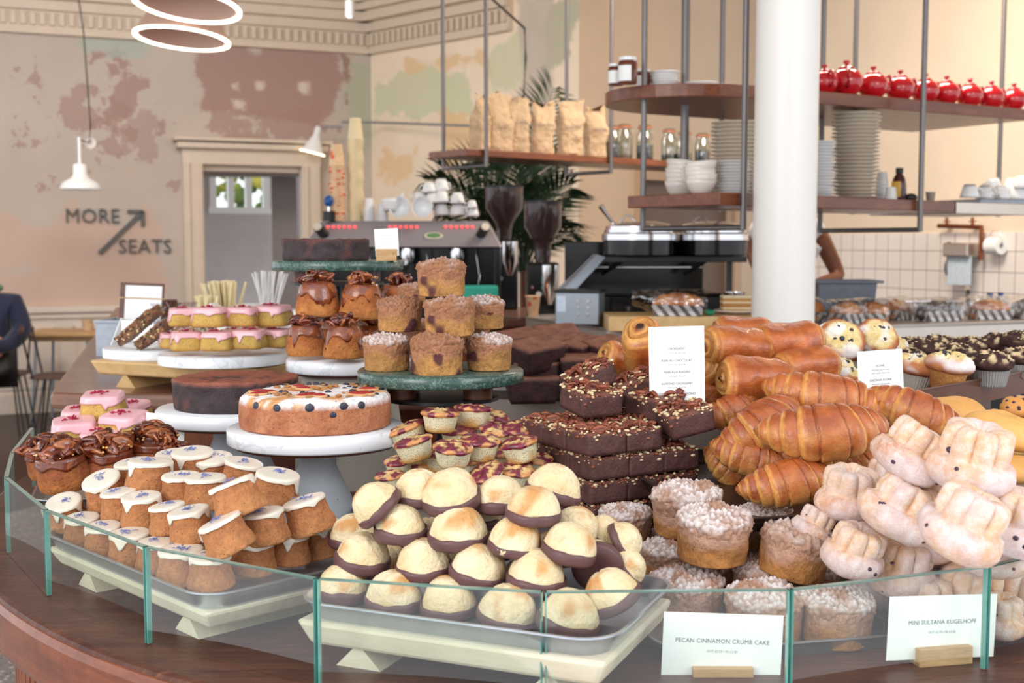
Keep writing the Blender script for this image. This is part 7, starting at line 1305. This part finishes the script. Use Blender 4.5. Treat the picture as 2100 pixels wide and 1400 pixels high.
skin_body('dark_trousers', [((0, -.02, .52), (.17, .15)), ((.1, -.2, .52), .1), ((.12, -.45, .5), .08), ((.12, -.45, .12), .055), ((-.1, -.2, .52), .1), ((-.12, -.45, .5), .08), ((-.12, -.45, .12), .055)], [(0, 1), (1, 2), (2, 3), (0, 4), (4, 5), (5, 6)], MT['black'], pg, 2)
M().ball(0, -.06, 1.31, .1, n=18, sc=(.92, 1.02, 1.05)).build('hair', mat('brown_hair', (70, 48, 36), .6, bd=.4, bs=150), pg)
# chairs and table in the dining area
def chair(px, Y, label, rz=0, seat=.46):
    p = P(px, 600, Y); r_ = empty('dining_chair', Matrix.Translation((p.x, p.y, 0)) @ Matrix.Rotation(R(rz), 4, 'Z'), label, 'chair'); ck_ = mat('chair_seat_%d' % px, (84, 60, 52), .5)
    M().prism([(-.2, -.18), (.2, -.18), (.21, .15), (.12, .2), (-.12, .2), (-.21, .15)], seat - .018, seat).build('seat', ck_, r_, bev=.004)
    for sx in (-1, 1):
        for sy in (-1, 1): M().tube([(sx * .15, sy * .14, seat - .02), (sx * .21, sy * .2, 0), (sx * .17, sy * .17, 0), (sx * .12, sy * .1, seat - .02)], .007, 6).build('leg', MT['black'], r_)
        M().tube([(sx * .17, .17, seat - .01), (sx * .19, .24, seat + .34)], .008, 6).build('back_post', MT['black'], r_)
    M().tube([(-.19, .24, seat + .33), (0, .27, seat + .35), (.19, .24, seat + .33)], .02, 8).build('back_rail', ck_, r_)
chair(-8, 9.1, 'black metal chair under the seated guest', 10); chair(122, 8.95, 'dark chair with hairpin metal legs beside the seated guest', 100)
p = P(152, 680, 9.8); r_ = empty('dining_table', (p.x, p.y - .1, 0), 'small wooden dining table by the panelled wall at the left', 'table'); M().box(0, 0, .715, .62, .5, .03).build('tabletop', MT['block'], r_, bev=.006); M().box(0, 0, .68, .5, .4, .04).build('apron', MT['block'], r_)
for sx in (-1, 1):
    for sy in (-1, 1): M().tube([(sx * .2, sy * .18, .68), (sx * .24, sy * .21, 0)], .012, 8).build('leg', MT['greysteel'], r_)
p = P(180, 665, 9.7); tag(M().lathe([(0, 0), (.04, 0), (.045, .08), (.05, .09), (.045, .09), (.04, .01), (0, .01)], 20).build('small_pot', MT['kraft'], T=Matrix.Translation((p.x, p.y, .731))), 'small tan pot on the dining table', 'pot')
# ---------------------------------------------------------------- clutter on the till counter
def tl_(px, Y): return P(px, 640, Y).x
x = tl_(276, 3.9); gb = empty('grey_box', (x, 3.9, HT), 'pale grey open box under the clipboard at the left of the till counter', 'box')
g2 = mat('pale_grey_plastic', (176, 184, 196), .5); m = M()
for (bx_, by_, sx, sy) in ((0, -.09, .19, .006), (0, .09, .19, .006), (-.092, 0, .006, .18), (.092, 0, .006, .18)): m.box(bx_, by_, .055, sx, sy, .11)
m.box(0, 0, .003, .19, .18, .006); m.build('box_walls', g2, gb, flat=True); M().box(0, -.094, .108, .20, .012, .008).build('rim', g2, gb, bev=.001)
T = Matrix.Translation((P(290, 600, 3.95).x, 3.93, HT + .075)) @ Matrix.Rotation(R(-8), 4, 'X') @ Matrix.Rotation(R(2), 4, 'Y'); r_ = empty('clipboard', T, 'wooden clipboard with a white sheet held by a rubber band', 'clipboard'); M().box(0, 0, .075, .142, .006, .15).build('board', MT['walnut'], r_, bev=.002); M().box(.006, -.005, .072, .118, .001, .138).build('paper_sheet', MT['paper'], r_, flat=True)
M().box(0, -.0065, .10, .148, .0015, .004).build('rubber_band', MT['block'], r_, flat=True)
tag(M().box(0, 0, .06, .004, .1, .12).build('menu_card', MT['paper'], T=Matrix.Translation((P(238, 620, 3.8).x, 3.82, HT + .0)) @ Matrix.Rotation(R(22), 4, 'Y') @ Matrix.Rotation(R(-30), 4, 'Z'), flat=True), 'white card leaning at the left of the grey box', 'card')
for i, (px, ph) in enumerate(((335, 'in front of the clipboard'), (356, 'right of the other, touching the pink cakes'))):
    x = P(px, 620, 3.4).x; r_ = empty('cellophane_bag', (x, 3.42 + .06 * i, HT), 'cellophane bag of brown biscuits, ' + ph, 'bag', 'cellophane bags of biscuits'); m = M(); rs = random.Random(i)
    for k in range(16): m.box(0, 0, 0, .05, .012, .02, T=Tm(rs.uniform(-.012, .012), rs.uniform(-.02, .02), .02 + .006 * k, rs.uniform(-.5, .5), rs.uniform(-1.4, 1.4), rs.uniform(0, 3)), col=lin(rs.choice([(190, 120, 70), (168, 98, 58), (206, 146, 92)])))
    m.build('biscuits', MT['bread'], r_, flat=True); M().lathe([(0, 0), (.035, .002), (.042, .03), (.04, .1), (.02, .13), (.03, .16), (.045, .185)], 14, q=lambda t: 1 + .12 * sin(5 * t)).build('clear_bag', MT['plastic'], r_)
x = P(402, 612, 3.6).x; r_ = empty('glass_dish', (x, 3.6, HT), 'ribbed glass dish behind the upper pink cakes', 'dish'); M().lathe([(0, 0), (.05, 0), (.058, .03), (.062, .06), (.06, .062), (.054, .03), (0, .006)], 32).build('glass_bowl', MT['jar'], r_); M().lathe([(.056, .05), (.064, .05), (.064, .056), (.056, .056)], 32).build('steel_band', MT['chrome'], r_); M().lathe([(.056, .034), (.062, .034), (.062, .04), (.056, .04)], 32).build('lower_band', MT['chrome'], r_)
def potof(px, Y, r, h, label, mt, sticks, smt, sl, sw=.006, spread=.4, name='stick_holder', cat='pot', zb=HT, part='wooden_sticks'):
    x = P(px, 600, Y).x; r_ = empty(name, (x, Y, zb), label, cat); M().lathe([(0, 0), (r * .85, 0), (r, h), (r - .003, h), (r * .8, .005), (0, .005)], 28).build('pot', mt, r_); rs = random.Random(int(px)); m = M()
    for k in range(sticks): a_ = rs.uniform(0, 6.28); d = r * .6 * sqrt(rs.random()); ti = rs.uniform(-spread, spread); m.box(0, 0, sl / 2, sw, .0018, sl, T=Tm(d * cos(a_), d * sin(a_), .01, rs.uniform(-.2, .2), ti, rs.uniform(0, 3)))
    m.build(part, smt, r_, flat=True)['kind'] = 'stuff'
wst = mat('birch_sticks', (240, 224, 178), .6, var=.1)
potof(462, 4.2, .05, .10, 'pot crammed with flat wooden stirrers, right of the napkins', MT['kraft'], 70, wst, .215, .010, .30); potof(420, 4.1, .035, .09, 'white pot with a few pale wooden stirrers, left', MT['white'], 24, wst, .17, .010, .25); potof(548, 4.6, .045, .12, 'white pot of thin white straws behind the yellow cup', MT['white'], 30, MT['white'], .24, .005, .3, part='white_straws')
x = P(436, 560, 4.0).x; tag(M().prism([(-.05, 0), (.05, 0), (.05, .12), (.0, .16), (-.05, .12)], -.04, .04, T=Matrix.Rotation(pi / 2, 4, 'X')).build('napkin_holder', MT['white'], T=Matrix.Translation((x, 4.0, HT)), bev=.006), 'white house-shaped napkin stack before the wooden stirrers', 'napkins')
for (px, Y, s, z) in ((425, 3.75, '27', .06), (475, 4.05, '19', .05), (512, 4.1, '21', .05)):
    x = P(px, 590, Y).x; r_ = empty('number_block', Matrix.Translation((x, Y, HT)) @ Matrix.Rotation(R(6), 4, 'Z'), 'kraft number stand reading %s, %s of the three' % (s, {'27': 'leftmost', '19': 'middle', '21': 'rightmost'}[s]), 'number stand'); M().box(0, 0, .055, .05, .03, .11).build('block', MT['kraft'], r_, bev=.002); textmesh(s, .042, MT['signgrey'], r_, 0, .078, y=-.0155, name='number', bold=.001)
for (px, Y, h, w_, lb) in ((378, 3.9, .13, .05, 'brown paper box behind the cellophane bags'), (400, 4.05, .12, .06, 'second brown box, left of the napkins'), (345, 4.4, .15, .06, 'dark brown folded menu behind the clipboard')):
    tag(M().box(0, 0, h / 2, w_, .04, h).build('brown_box', MT['block'] if px != 345 else MT['walnut'], T=Matrix.Translation((P(px, 590, Y).x, Y, HT)) @ Matrix.Rotation(R(20), 4, 'Z'), bev=.003), lb, 'box')
x = P(543, 590, 4.4).x; place(papero, 'paper_cup', Matrix.Translation((x, 4.4, HT + .02)) @ Matrix.Scale(.8, 4), 'yellow paper cup with an orange ring, behind the pink cakes', 'cup'); tag(M().box(0, 0, .01, .2, .12, .02).build('wooden_tray', MT['walnut'], T=Matrix.Translation((x + .04, 4.42, HT)), bev=.003), 'dark wooden tray under the yellow cup', 'tray')
for (px, Y, s, lb) in ((585, 4.7, 1.3, 'large white mug below the highest cake board'), (492, 4.6, 1.0, 'white beaker behind the number stands, left'), (515, 4.7, 1.0, 'white beaker behind the number stands, right')):
    x = P(px, 580, Y).x; place(M().lathe([(0, 0), (.04, 0), (.042, .004), (.042, .12 if s == 1 else .075), (.039, .12 if s == 1 else .075), (.038, .01), (0, .01)], 28).mesh('beaker', MT['white']), 'white_beaker', Matrix.Translation((x, Y, HT)) @ Matrix.Scale(s, 4), lb, 'cup')
for i, px in enumerate((560, 582, 604)):
    x = P(px, 615, 3.9).x; r_ = empty('steel_shaker', (x, 3.9, HT), 'small steel shaker in the row behind the pink cakes, %s' % ('left', 'middle', 'right')[i], 'shaker', 'steel shakers'); M().lathe([(0, 0), (.026, 0), (.028, .05), (.028, .055), (0, .055)], 24).build('body', MT['chrome'], r_); M().lathe([(.027, .055), (.027, .062), (.012, .075), (0, .076)], 24).build('lid', MT['chrome'], r_)
tag(M().tube([(0, 0, .03), (.1, .02, .045)], [.025, .022], 14).build('steel_canister', MT['chrome'], T=Matrix.Translation((P(500, 610, 3.7).x, 3.7, HT))), 'steel canister lying on its side behind the pink cakes', 'canister')
tag(M().box(0, 0, .03, .09, .05, .06).build('card_reader', MT['gloss_black'], T=Matrix.Translation((P(462, 612, 3.65).x, 3.66, HT)) @ Matrix.Rotation(R(-20), 4, 'X') , bev=.006), 'black card reader behind the upper pink cakes', 'card reader')
